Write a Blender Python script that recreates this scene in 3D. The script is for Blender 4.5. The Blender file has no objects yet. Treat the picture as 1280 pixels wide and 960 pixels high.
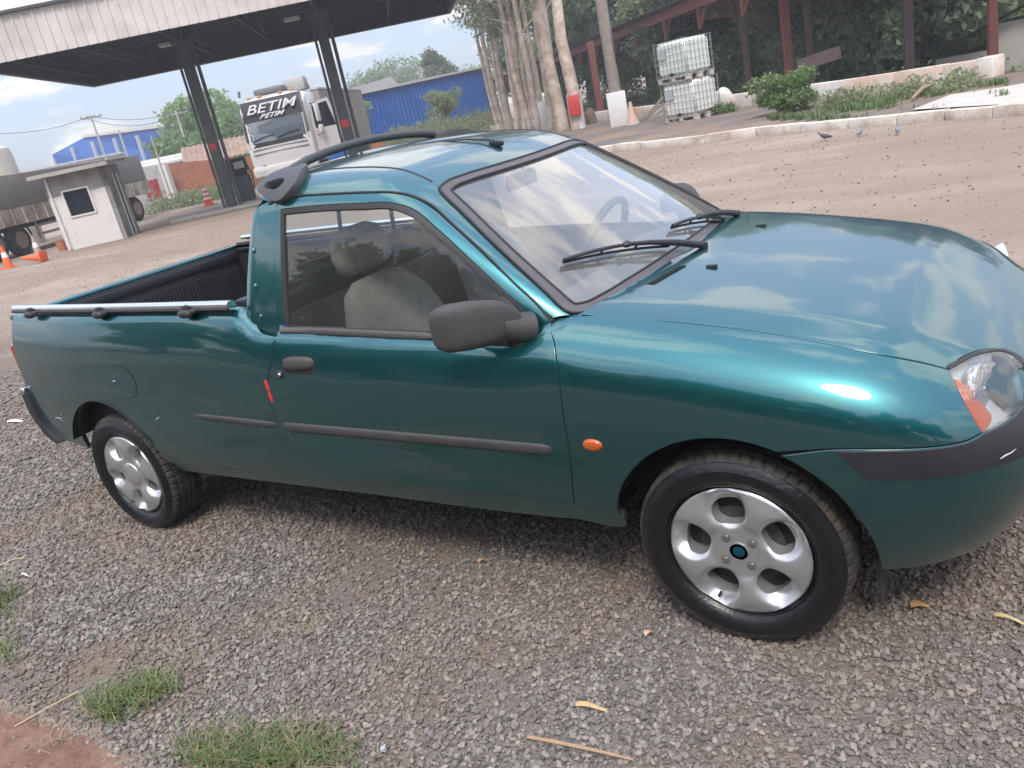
import bpy, bmesh, math, random
import numpy as np
from mathutils import Vector, Matrix
from mathutils.geometry import delaunay_2d_cdt

random.seed(7)
RNG = np.random.default_rng(7)
scene = bpy.context.scene
COL = scene.collection
R_ = math.radians

# ------------------------------------------------------------------ camera
cam_d = bpy.data.cameras.new('camera')
cam = bpy.data.objects.new('camera', cam_d); COL.objects.link(cam)
def cam_axes(pitch, roll, yaw):
    F = Vector((math.sin(yaw)*math.cos(pitch), math.cos(yaw)*math.cos(pitch), -math.sin(pitch)))
    R0 = Vector((math.cos(yaw), -math.sin(yaw), 0)); U0 = R0.cross(F)
    return R0*math.cos(roll)+U0*math.sin(roll), -R0*math.sin(roll)+U0*math.cos(roll), F
_r, _u, _f = cam_axes(.3297, -.2127, -.6203)
cam.matrix_world = Matrix(((_r.x, _u.x, -_f.x, .6768), (_r.y, _u.y, -_f.y, -2.5815), (_r.z, _u.z, -_f.z, 1.5315), (0, 0, 0, 1)))
cam_d.sensor_fit = 'HORIZONTAL'; cam_d.sensor_width = 36; cam_d.lens = 1006.93/1280*36
cam_d.clip_start = .05; cam_d.clip_end = 3000
scene.camera = cam

# ------------------------------------------------------------------ sky, sun, exposure
SUN_EL, SUN_AZ = R_(54), R_(150)      # azimuth measured clockwise from +Y
world = bpy.data.worlds.new('World'); scene.world = world; world.use_nodes = True
nt = world.node_tree; nt.nodes.clear()
N = nt.nodes.new; L = nt.links.new
out = N('ShaderNodeOutputWorld'); bgn = N('ShaderNodeBackground'); bgn.inputs['Strength'].default_value = .13
sky = N('ShaderNodeTexSky'); sky.sky_type = 'NISHITA'; sky.sun_disc = False
sky.sun_elevation = SUN_EL; sky.sun_rotation = SUN_AZ; sky.air_density = 1.0; sky.dust_density = 1.6; sky.ozone_density = 1.0
tc = N('ShaderNodeTexCoord'); sep = N('ShaderNodeSeparateXYZ'); L(tc.outputs['Generated'], sep.inputs[0])
# project the view direction on a high flat layer so that clouds flatten towards the horizon
zc = N('ShaderNodeMath'); zc.operation = 'MAXIMUM'; L(sep.outputs['Z'], zc.inputs[0]); zc.inputs[1].default_value = 0.0
za = N('ShaderNodeMath'); za.operation = 'ADD'; L(zc.outputs[0], za.inputs[0]); za.inputs[1].default_value = .22
dx = N('ShaderNodeMath'); dx.operation = 'DIVIDE'; L(sep.outputs['X'], dx.inputs[0]); L(za.outputs[0], dx.inputs[1])
dy = N('ShaderNodeMath'); dy.operation = 'DIVIDE'; L(sep.outputs['Y'], dy.inputs[0]); L(za.outputs[0], dy.inputs[1])
cmb = N('ShaderNodeCombineXYZ'); L(dx.outputs[0], cmb.inputs[0]); L(dy.outputs[0], cmb.inputs[1]); cmb.inputs[2].default_value = 3.7
nz = N('ShaderNodeTexNoise'); nz.inputs['Scale'].default_value = 2.0; nz.inputs['Detail'].default_value = 7; nz.inputs['Roughness'].default_value = .56
nz.inputs['Distortion'].default_value = .35; L(cmb.outputs[0], nz.inputs['Vector'])
rmp = N('ShaderNodeMapRange'); rmp.inputs['From Min'].default_value = .48; rmp.inputs['From Max'].default_value = .57; rmp.interpolation_type = 'SMOOTHSTEP'
L(nz.outputs['Fac'], rmp.inputs['Value'])
# cloud brightness varies a little inside the clouds
nz2 = N('ShaderNodeTexNoise'); nz2.inputs['Scale'].default_value = 2.6; nz2.inputs['Detail'].default_value = 5; L(cmb.outputs[0], nz2.inputs['Vector'])
cr = N('ShaderNodeMapRange'); cr.inputs['From Min'].default_value = .35; cr.inputs['From Max'].default_value = .65
cr.inputs['To Min'].default_value = 4.2; cr.inputs['To Max'].default_value = 5.4; L(nz2.outputs['Fac'], cr.inputs['Value'])
cc = N('ShaderNodeMix'); cc.data_type = 'RGBA'; cc.blend_type = 'MULTIPLY'; cc.inputs[0].default_value = 1
cc.inputs[6].default_value = (1.0, .98, .95, 1); L(cr.outputs[0], cc.inputs[7])
veil = N('ShaderNodeMix'); veil.data_type = 'RGBA'; veil.inputs[0].default_value = .6      # thin high veil over the blue
tint = N('ShaderNodeMix'); tint.data_type = 'RGBA'; tint.blend_type = 'MULTIPLY'; tint.inputs[0].default_value = 1; L(sky.outputs[0], tint.inputs[6]); tint.inputs[7].default_value = (1.0, .93, .95, 1)
L(tint.outputs[2], veil.inputs[6]); veil.inputs[7].default_value = (2.4, 2.95, 3.95, 1)
mx = N('ShaderNodeMix'); mx.data_type = 'RGBA'; L(rmp.outputs[0], mx.inputs[0]); L(veil.outputs[2], mx.inputs[6]); L(cc.outputs[2], mx.inputs[7])
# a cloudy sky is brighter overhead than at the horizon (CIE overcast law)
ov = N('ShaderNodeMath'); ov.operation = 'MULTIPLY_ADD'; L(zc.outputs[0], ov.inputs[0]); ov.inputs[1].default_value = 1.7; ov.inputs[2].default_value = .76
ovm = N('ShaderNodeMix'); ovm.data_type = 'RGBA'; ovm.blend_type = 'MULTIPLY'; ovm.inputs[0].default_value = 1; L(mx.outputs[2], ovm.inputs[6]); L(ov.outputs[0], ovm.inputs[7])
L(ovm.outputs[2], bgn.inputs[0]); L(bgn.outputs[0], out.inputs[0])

sun_d = bpy.data.lights.new('sun', 'SUN'); sun_d.energy = 1.5; sun_d.angle = R_(17); sun_d.color = (1, .93, .83)
sun = bpy.data.objects.new('sun', sun_d); COL.objects.link(sun)
sdir = Vector((math.sin(SUN_AZ)*math.cos(SUN_EL), math.cos(SUN_AZ)*math.cos(SUN_EL), math.sin(SUN_EL)))
sun.rotation_euler = sdir.to_track_quat('Z', 'Y').to_euler(); sun.location = sdir*60

vs = scene.view_settings; vs.view_transform = 'Standard'; vs.look = 'None'; vs.exposure = .95; vs.gamma = 1; vs.use_curve_mapping = False

# ------------------------------------------------------------------ materials
MATS = {}
def mat(name, color=(.5, .5, .5), rough=.5, metal=0, coat=0, coat_rough=.03, var=0, var_scale=6, bump=0, bump_scale=40, spec=.5,
        color2=None, mix_scale=3, mix_lo=.4, mix_hi=.6, alpha=1, trans=0, sub=0, rvar=0, detail=6):
    if name in MATS: return MATS[name]
    m = bpy.data.materials.new(name); m.use_nodes = True
    t = m.node_tree; b = t.nodes['Principled BSDF']
    b.inputs['Base Color'].default_value = (*color, 1); b.inputs['Roughness'].default_value = rough; b.inputs['Metallic'].default_value = metal
    b.inputs['Coat Weight'].default_value = coat; b.inputs['Coat Roughness'].default_value = coat_rough
    b.inputs['Specular IOR Level'].default_value = spec
    b.inputs['Transmission Weight'].default_value = trans
    tcn = t.nodes.new('ShaderNodeTexCoord'); vec = tcn.outputs['Object']
    colsock = None
    if color2 is not None:
        n = t.nodes.new('ShaderNodeTexNoise'); n.inputs['Scale'].default_value = mix_scale; n.inputs['Detail'].default_value = detail
        n.inputs['Roughness'].default_value = .62
        t.links.new(vec, n.inputs['Vector'])
        mr = t.nodes.new('ShaderNodeMapRange'); mr.inputs['From Min'].default_value = mix_lo; mr.inputs['From Max'].default_value = mix_hi
        t.links.new(n.outputs['Fac'], mr.inputs['Value'])
        mixn = t.nodes.new('ShaderNodeMix'); mixn.data_type = 'RGBA'; t.links.new(mr.outputs[0], mixn.inputs[0])
        mixn.inputs[6].default_value = (*color, 1); mixn.inputs[7].default_value = (*color2, 1)
        colsock = mixn.outputs[2]
    if var:
        n = t.nodes.new('ShaderNodeTexNoise'); n.inputs['Scale'].default_value = var_scale; n.inputs['Detail'].default_value = 8
        n.inputs['Roughness'].default_value = .65
        t.links.new(vec, n.inputs['Vector'])
        mr = t.nodes.new('ShaderNodeMapRange'); mr.inputs['From Min'].default_value = .25; mr.inputs['From Max'].default_value = .75
        mr.inputs['To Min'].default_value = 1-var; mr.inputs['To Max'].default_value = 1+var
        t.links.new(n.outputs['Fac'], mr.inputs['Value'])
        mu = t.nodes.new('ShaderNodeMix'); mu.data_type = 'RGBA'; mu.blend_type = 'MULTIPLY'; mu.inputs[0].default_value = 1
        if colsock: t.links.new(colsock, mu.inputs[6])
        else: mu.inputs[6].default_value = (*color, 1)
        t.links.new(mr.outputs[0], mu.inputs[7]); colsock = mu.outputs[2]
    if colsock: t.links.new(colsock, b.inputs['Base Color'])
    if rvar:
        n = t.nodes.new('ShaderNodeTexNoise'); n.inputs['Scale'].default_value = 5; n.inputs['Detail'].default_value = 6
        t.links.new(vec, n.inputs['Vector'])
        mr = t.nodes.new('ShaderNodeMapRange'); mr.inputs['From Min'].default_value = .3; mr.inputs['From Max'].default_value = .7
        mr.inputs['To Min'].default_value = rough-rvar; mr.inputs['To Max'].default_value = rough+rvar
        t.links.new(n.outputs['Fac'], mr.inputs['Value']); t.links.new(mr.outputs[0], b.inputs['Roughness'])
    if bump:
        n = t.nodes.new('ShaderNodeTexNoise'); n.inputs['Scale'].default_value = bump_scale; n.inputs['Detail'].default_value = 5
        t.links.new(vec, n.inputs['Vector'])
        bn = t.nodes.new('ShaderNodeBump'); bn.inputs['Strength'].default_value = bump; bn.inputs['Distance'].default_value = .02
        t.links.new(n.outputs['Fac'], bn.inputs['Height']); t.links.new(bn.outputs[0], b.inputs['Normal'])
    MATS[name] = m
    return m

def glass_mat(name, tint=(.8, .9, .88), rough=0.0, ior=1.5, gain=1.7, dust=0.0):
    if name in MATS: return MATS[name]
    m = bpy.data.materials.new(name); m.use_nodes = True; t = m.node_tree; t.nodes.clear()
    o = t.nodes.new('ShaderNodeOutputMaterial'); tr = t.nodes.new('ShaderNodeBsdfTransparent'); gl = t.nodes.new('ShaderNodeBsdfGlossy')
    tr.inputs[0].default_value = (*tint, 1); gl.inputs['Roughness'].default_value = rough; gl.inputs['Color'].default_value = (1, 1, 1, 1)
    fr = t.nodes.new('ShaderNodeFresnel'); fr.inputs['IOR'].default_value = ior
    geo = t.nodes.new('ShaderNodeNewGeometry')
    ma = t.nodes.new('ShaderNodeMath'); ma.operation = 'MULTIPLY'; ma.inputs[1].default_value = gain; t.links.new(fr.outputs[0], ma.inputs[0])
    mi = t.nodes.new('ShaderNodeMath'); mi.operation = 'MINIMUM'; mi.inputs[1].default_value = .95; t.links.new(ma.outputs[0], mi.inputs[0])
    mxs = t.nodes.new('ShaderNodeMixShader'); t.links.new(mi.outputs[0], mxs.inputs[0]); t.links.new(tr.outputs[0], mxs.inputs[1]); t.links.new(gl.outputs[0], mxs.inputs[2])
    fin = mxs.outputs[0]
    if dust:
        df = t.nodes.new('ShaderNodeBsdfDiffuse'); df.inputs[0].default_value = (.62, .60, .57, 1); md_ = t.nodes.new('ShaderNodeMixShader')
        tcn = t.nodes.new('ShaderNodeTexCoord'); nn = t.nodes.new('ShaderNodeTexNoise'); nn.inputs['Scale'].default_value = 3; nn.inputs['Detail'].default_value = 8; t.links.new(tcn.outputs['Object'], nn.inputs['Vector'])
        mm = t.nodes.new('ShaderNodeMath'); mm.operation = 'MULTIPLY'; mm.inputs[1].default_value = dust*2; t.links.new(nn.outputs['Fac'], mm.inputs[0]); t.links.new(mm.outputs[0], md_.inputs[0])
        t.links.new(fin, md_.inputs[1]); t.links.new(df.outputs[0], md_.inputs[2]); fin = md_.outputs[0]
    t.links.new(fin, o.inputs[0])
    MATS[name] = m
    return m

# ------------------------------------------------------------------ object helpers
def tag(o, label=None, cat=None, group=None, kind=None):
    if label: o['label'] = label
    if cat: o['category'] = cat
    if group: o['group'] = group
    if kind: o['kind'] = kind
    return o
def link(o, parent=None):
    COL.objects.link(o)
    if parent is not None:
        o.parent = parent
        o.matrix_parent_inverse = WM(parent).inverted()
    return o
def WM(o):
    m = o.matrix_basis.copy()
    if o.parent is None: return m
    return WM(o.parent) @ o.matrix_parent_inverse @ m
def empty(name, loc=(0, 0, 0), rz=0, parent=None):
    o = bpy.data.objects.new(name, None); link(o, parent); o.location = loc; o.rotation_euler = (0, 0, rz); o.empty_display_size = .2
    return o
def mesh_obj(name, V, Fc, m=None, parent=None, smooth=True, angle=35, normals=None, mats=None, fmats=None, local=False):
    me = bpy.data.meshes.new(name)
    V = [tuple(map(float, v)) for v in V]
    me.from_pydata(V, [], Fc)
    if m is not None: me.materials.append(m)
    if mats:
        for mm in mats: me.materials.append(mm)
        if fmats is not None: me.polygons.foreach_set('material_index', fmats)
    me.update()
    if smooth:
        me.shade_smooth()
        if normals is not None:
            me.normals_split_custom_set_from_vertices([tuple(map(float, n)) for n in normals])
        elif angle: me.set_sharp_from_angle(angle=R_(angle))
    o = bpy.data.objects.new(name, me)
    if local:
        COL.objects.link(o); o.parent = parent
    else: link(o, parent)
    return o

class MB:
    """collects simple solids into one mesh"""
    def __init__(s): s.v = []; s.f = []
    def add(s, V, Fc):
        n = len(s.v); s.v += [tuple(v) for v in V]; s.f += [tuple(i+n for i in f) for f in Fc]; return s
    def box(s, c, d, rz=0, rx=0, ry=0, bev=0):
        hx, hy, hz = d[0]/2, d[1]/2, d[2]/2
        M = Matrix.Rotation(rz, 3, 'Z') @ Matrix.Rotation(ry, 3, 'Y') @ Matrix.Rotation(rx, 3, 'X'); c = Vector(c)
        if bev <= 0:
            P = [(-hx, -hy, -hz), (hx, -hy, -hz), (hx, hy, -hz), (-hx, hy, -hz), (-hx, -hy, hz), (hx, -hy, hz), (hx, hy, hz), (-hx, hy, hz)]
            Fc = [(0, 3, 2, 1), (4, 5, 6, 7), (0, 1, 5, 4), (1, 2, 6, 5), (2, 3, 7, 6), (3, 0, 4, 7)]
            return s.add([c + M @ Vector(p) for p in P], Fc)
        bm = bmesh.new(); bmesh.ops.create_cube(bm, size=1)
        for v in bm.verts: v.co = Vector((v.co.x*d[0], v.co.y*d[1], v.co.z*d[2]))
        bmesh.ops.bevel(bm, geom=bm.edges[:], offset=bev, segments=2, affect='EDGES', profile=.5)
        V = [c + M @ v.co for v in bm.verts]; bm.verts.index_update(); Fc = [tuple(v.index for v in f.verts) for f in bm.faces]; bm.free()
        return s.add(V, Fc)
    def beam(s, a, b, w, h, up=(0, 0, 1)):
        a, b = Vector(a), Vector(b); d = (b-a); ln = d.length; d.normalize(); up = Vector(up)
        sd = d.cross(up)
        if sd.length < 1e-4: sd = d.cross(Vector((1, 0, 0)))
        sd.normalize(); u2 = sd.cross(d)
        V = []
        for p in (a, b):
            for (i, j) in ((-1, -1), (1, -1), (1, 1), (-1, 1)): V.append(p + sd*(i*w/2) + u2*(j*h/2))
        return s.add(V, [(3, 2, 1, 0), (4, 5, 6, 7), (0, 1, 5, 4), (1, 2, 6, 5), (2, 3, 7, 6), (3, 0, 4, 7)])
    def tube(s, path, r, n=10, cap=True):
        P = [Vector(p) for p in path]; m = len(P)
        rr = r if isinstance(r, (list, tuple)) else [r]*m
        t0 = (P[1]-P[0]).normalized(); a = Vector((0, 0, 1)) if abs(t0.z) < .9 else Vector((1, 0, 0))
        nrm = t0.cross(a).normalized(); V = []
        for i in range(m):
            t = (P[min(i+1, m-1)]-P[max(i-1, 0)]).normalized()
            nrm = (nrm - t*nrm.dot(t)).normalized(); bn = t.cross(nrm)
            for k in range(n):
                an = 2*math.pi*k/n; V.append(P[i] + (nrm*math.cos(an)+bn*math.sin(an))*rr[i])
        Fc = [(i*n+k, i*n+(k+1) % n, (i+1)*n+(k+1) % n, (i+1)*n+k) for i in range(m-1) for k in range(n)]
        if cap: Fc += [tuple(reversed(range(n))), tuple((m-1)*n+k for k in range(n))]
        return s.add(V, Fc)
    def lathe(s, prof, c=(0, 0, 0), axis='Z', n=32, closed=False):
        V = []; c = Vector(c)
        for r, h in prof:
            for k in range(n):
                a = 2*math.pi*k/n; x, y = r*math.cos(a), r*math.sin(a)
                p = {'Z': (x, y, h), 'Y': (x, h, y), 'X': (h, x, y)}[axis]; V.append(c+Vector(p))
        m = len(prof)
        Fc = [(i*n+k, i*n+(k+1) % n, ((i+1) % m)*n+(k+1) % n, ((i+1) % m)*n+k) for i in range(m if closed else m-1) for k in range(n)]
        if not closed:
            if prof[0][0] > 1e-5: Fc.append(tuple(reversed(range(n))))
            if prof[-1][0] > 1e-5: Fc.append(tuple((m-1)*n+k for k in range(n)))
        if axis == 'Y': Fc = [tuple(reversed(f)) for f in Fc]
        return s.add(V, Fc)
    def prism(s, poly, fn, d):
        """poly: 2-D outline (ccw); fn(u,v,w)->3-D point, w runs 0..d"""
        n = len(poly); V = [fn(u, v, 0) for u, v in poly] + [fn(u, v, d) for u, v in poly]
        Fc = [tuple(reversed(range(n))), tuple(range(n, 2*n))] + [(i, (i+1) % n, n+(i+1) % n, n+i) for i in range(n)]
        return s.add(V, Fc)
    def sphere(s, c, r, n=12, m=8):
        V = []; Fc = []; c = Vector(c); r = r if isinstance(r, (tuple, list)) else (r, r, r)
        for i in range(m+1):
            th = math.pi*i/m
            for k in range(n):
                ph = 2*math.pi*k/n; V.append(c+Vector((r[0]*math.sin(th)*math.cos(ph), r[1]*math.sin(th)*math.sin(ph), r[2]*math.cos(th))))
        for i in range(m):
            for k in range(n): Fc.append((i*n+k, (i+1)*n+k, (i+1)*n+(k+1) % n, i*n+(k+1) % n))
        return s.add(V, Fc)
    def build(s, name, m, parent=None, smooth=True, angle=35, local=False):
        return mesh_obj(name, s.v, s.f, m, parent, smooth, angle, local=local)

def crom(pts, step=.02, closed=True):
    """Catmull-Rom through points; a truthy last extra element marks a sharp corner"""
    P = [np.array(p[:2] if len(p) in (2, 3) else p[:2], float) for p in pts]; corner = [len(p) > 2 and bool(p[-1]) for p in pts]
    n = len(P); outp = []
    rng = range(n) if closed else range(n-1)
    for i in rng:
        p1, p2 = P[i], P[(i+1) % n]
        p0 = P[(i-1) % n] if (closed or i > 0) else p1; p3 = P[(i+2) % n] if (closed or i+2 < n) else p2
        d = np.linalg.norm(p2-p1); d01 = np.linalg.norm(p1-p0); d23 = np.linalg.norm(p3-p2)
        m1 = (p2-p1) if corner[i] or d01 < 1e-6 else ((p2-p1)/d*d01 + (p1-p0)/d01*d)/(d+d01)*d/1.0
        m2 = (p2-p1) if corner[(i+1) % n] or d23 < 1e-6 else ((p2-p1)/d*d23 + (p3-p2)/d23*d)/(d+d23)*d/1.0
        k = max(1, int(math.ceil(d/step)))
        for j in range(k):
            t = j/k
            outp.append((2*t**3-3*t**2+1)*p1+(t**3-2*t**2+t)*m1+(-2*t**3+3*t**2)*p2+(t**3-t**2)*m2)
    if not closed: outp.append(P[-1])
    return np.array(outp)
def area2(p): return .5*np.sum(p[:, 0]*np.roll(p[:, 1], -1)-np.roll(p[:, 0], -1)*p[:, 1])
def offset2(p, d):
    """move a ccw loop inwards by d"""
    t = np.roll(p, -1, 0)-np.roll(p, 1, 0); t /= np.linalg.norm(t, axis=1)[:, None]+1e-12
    return p + np.c_[-t[:, 1], t[:, 0]]*d
def inside(pts, loop):
    x, y = pts[:, 0], pts[:, 1]; r = np.zeros(len(pts), bool); q = np.roll(loop, -1, 0)
    for (x1, y1), (x2, y2) in zip(loop, q):
        c = ((y1 > y) != (y2 > y)); xx = (x2-x1)*(y-y1)/((y2-y1) if y2 != y1 else 1e-12)+x1
        r ^= c & (x < xx)
    return r

# ------------------------------------------------------------------ body surface functions of the pickup
def tab(x,xs,ys):
    # smooth monotone-ish cubic (Catmull-Rom / finite-difference Hermite) table
    xs=np.asarray(xs,float); ys=np.asarray(ys,float); x=np.clip(x,xs[0],xs[-1])
    d=np.diff(ys)/np.diff(xs)
    m=np.empty_like(ys); m[0]=d[0]; m[-1]=d[-1]
    h=np.diff(xs)
    for i in range(1,len(xs)-1):
        m[i]=0 if d[i-1]*d[i]<=0 else 3*(h[i-1]+h[i])/((2*h[i]+h[i-1])/d[i-1]+(h[i]+2*h[i-1])/d[i])
    i=np.clip(np.searchsorted(xs,x,side='right')-1,0,len(xs)-2)
    t=(x-xs[i])/h[i]
    return ((2*t**3-3*t**2+1)*ys[i]+(t**3-2*t**2+t)*h[i]*m[i]+(-2*t**3+3*t**2)*ys[i+1]+(t**3-t**2)*h[i]*m[i+1])
def smax(a,b,k):
    h=np.maximum(k-np.abs(a-b),0)/k
    return np.maximum(a,b)+h*h*k*.25
def sst(x,a,b):
    t=np.clip((x-a)/(b-a),0,1); return t*t*(3-2*t)
YPX=[-3.62,-3.45,-3.2,-2.9,-2.5,-1.6,-.6,0,.3]; YPY=[.728,.748,.772,.792,.806,.815,.819,.822,.822]
HCX=[-.6,-.45,-.377,-.155,.085,.25,.365,.48,.6,.68,.76]; HCY=[1.0,.984,.977,.951,.913,.882,.854,.803,.730,.665,.59]
def belt(x): return .915-.055*(x+.89)
def railz(x): return 1.045-.024*(x+1.75)
def hood_z(x,a):
    ac=tab(x,[-.5,-.15,.085,.345,.48,.61,.7],[.60,.575,.555,.53,.50,.44,.36])
    e=a-ac; fl=.5*(e+np.sqrt(e*e+.0002))
    return tab(x,HCX,HCY)-.055*a*a-.13*fl-.15*np.maximum(fl-.05,0)**1.0*0
def top_z(x,a):
    b=np.where(x<-1.0, belt(x)+.012, belt(x)+.012)
    t=sst(x,-1.66,-1.80)
    r=b*(1-t)+(railz(x))*t
    w=sst(x,-.62,-.42)
    return r*(1-w)+hood_z(x,a)*w
def dside(x,z):
    # inset from the plan curve: tuck-under, flank, shoulder
    lo=tab(z,[.2,.3,.36,.42,.5,.6,.72,.85,1.2],[.11,.06,.038,.022,.009,.002,0,0,0])
    sb=sst(x,-1.30,-2.20); w_=sst(x,-.62,-.42)
    ztop=((belt(x)+.012)*(1-sb)+railz(x)*sb)*(1-w_)+hood_z(x,.75)*w_
    s=z-ztop
    sh=tab(s,[-.4,-.24,-.16,-.1,-.05,0,.05],[0,.002,.008,.02,.036,.06,.095])
    return lo+sh
def g_low(x,y,z):
    a=np.abs(y)
    d=dside(x,z)
    A=tab(x,YPX,YPY)-d
    X1=tab(z,[.2,.25,.3,.4,.5,.6,.7,.8,.9],[.60,.64,.68,.73,.758,.765,.752,.70,.62])
    x0=.1
    u=np.clip((x-x0)/(X1-x0),0,None)
    n=3.0
    rho=(u**n+(a/A)**n)**(1/n)
    gs=np.where(x>x0,(rho-1)*.75,a-A)
    k=.05+.06*sst(x,-.7,-.3)
    gt=z-top_z(x,a)
    return smax(gs,gt,k)
def side_g(x,z):
    dz=z-.95
    return .748-.25*dz-.22*dz*dz-.05*np.clip((x+1.15)/.7,0,None)**2
def roof_z(x,a):
    return tab(x,[-1.9,-1.65,-1.45,-1.25,-1.1,-1.0,-.9,-.7],[1.462,1.468,1.462,1.447,1.425,1.402,1.368,1.26])-.10*a*a
def ws_x(z,a):
    dz=z-.94
    return -.285-1.42*dz-.12*dz*dz-.30*a*a
def g_cab(x,y,z):
    a=np.abs(y)
    gs=a-side_g(x,z)
    gr=z-roof_z(x,a)
    gw=(x-ws_x(z,a))*.57
    gb=(-1.775+.16*(z-1.05)-x)
    g=smax(gs,gr,.10)
    g=smax(g,gw,.05)
    return smax(g,gb,.08)
def g_all(x,y,z): return np.minimum(g_low(x,y,z),g_cab(x,y,z))
def march(g,O,D,t0,t1,n=160):
    """first crossing from outside (g>0) to inside along O+t*D for arrays O (N,3)"""
    O=np.atleast_2d(O).astype(float); D=np.broadcast_to(np.asarray(D,float),O.shape)
    N=len(O); lo=np.full(N,np.nan); hi=np.full(N,np.nan)
    prev=None
    ts=np.linspace(t0,t1,n)
    for t in ts:
        P=O+D*t; v=g(P[:,0],P[:,1],P[:,2])
        if prev is not None:
            m=np.isnan(lo)&(prev>0)&(v<=0)
            lo[m]=tp; hi[m]=t
        prev=v; tp=t
    for _ in range(40):
        mid=.5*(lo+hi); P=O+D*mid[:,None]; v=g(P[:,0],P[:,1],P[:,2])
        ins=v<=0
        hi=np.where(ins,mid,hi); lo=np.where(ins,lo,mid)
    return O+D*hi[:,None]

# ================================================================== THE PICKUP
def grad(g, P, h=1e-3):
    x, y, z = P[:, 0], P[:, 1], P[:, 2]
    n = np.c_[g(x+h, y, z)-g(x-h, y, z), g(x, y+h, z)-g(x, y-h, z), g(x, y, z+h)-g(x, y, z-h)]
    return n/(np.linalg.norm(n, axis=1)[:, None]+1e-12)
def basis(D):
    D = np.array(D, float); D /= np.linalg.norm(D)
    e1 = np.array((D[1], -D[0], 0.)) if abs(D[2]) < .999 else np.array((1., 0, 0))
    e1 /= np.linalg.norm(e1); e2 = np.cross(-D, e1)
    return e1, e2, D
B_S = basis((0, 1, 0)); B_Q = basis((0, .85, -.53)); B_F = basis((-.25, .75, -.6)); B_T = basis((0, 0, -1)); B_B = basis((-.62, .78, 0))
B_W = basis((-.75, 0, -.66))
def to2(pts, B):
    e1, e2, D = B
    return [(float(np.dot(p[:3], e1)), float(np.dot(p[:3], e2))) + ((1,) if len(p) > 3 else ()) for p in pts]
def drop(uv, B, g, L=2.5):
    e1, e2, D = B; uv = np.asarray(uv)
    O = uv[:, :1]*e1 + uv[:, 1:2]*e2 - D*L
    P = march(g, O, D, 0, 2*L, 170)
    bad = np.isnan(P[:, 0])
    if bad.any():
        good = np.where(~bad)[0]
        for i in np.where(bad)[0]:
            j = good[np.argmin(((uv[good]-uv[i])**2).sum(1))]; P[i] = P[j] + (uv[i, 0]-uv[j, 0])*e1 + (uv[i, 1]-uv[j, 1])*e2
    return P
def surf(p2, B, g, lift=0):
    P = drop(np.array([p2]), B, g); n = grad(g, P); return Vector(P[0]+n[0]*lift), Vector(n[0])
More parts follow.
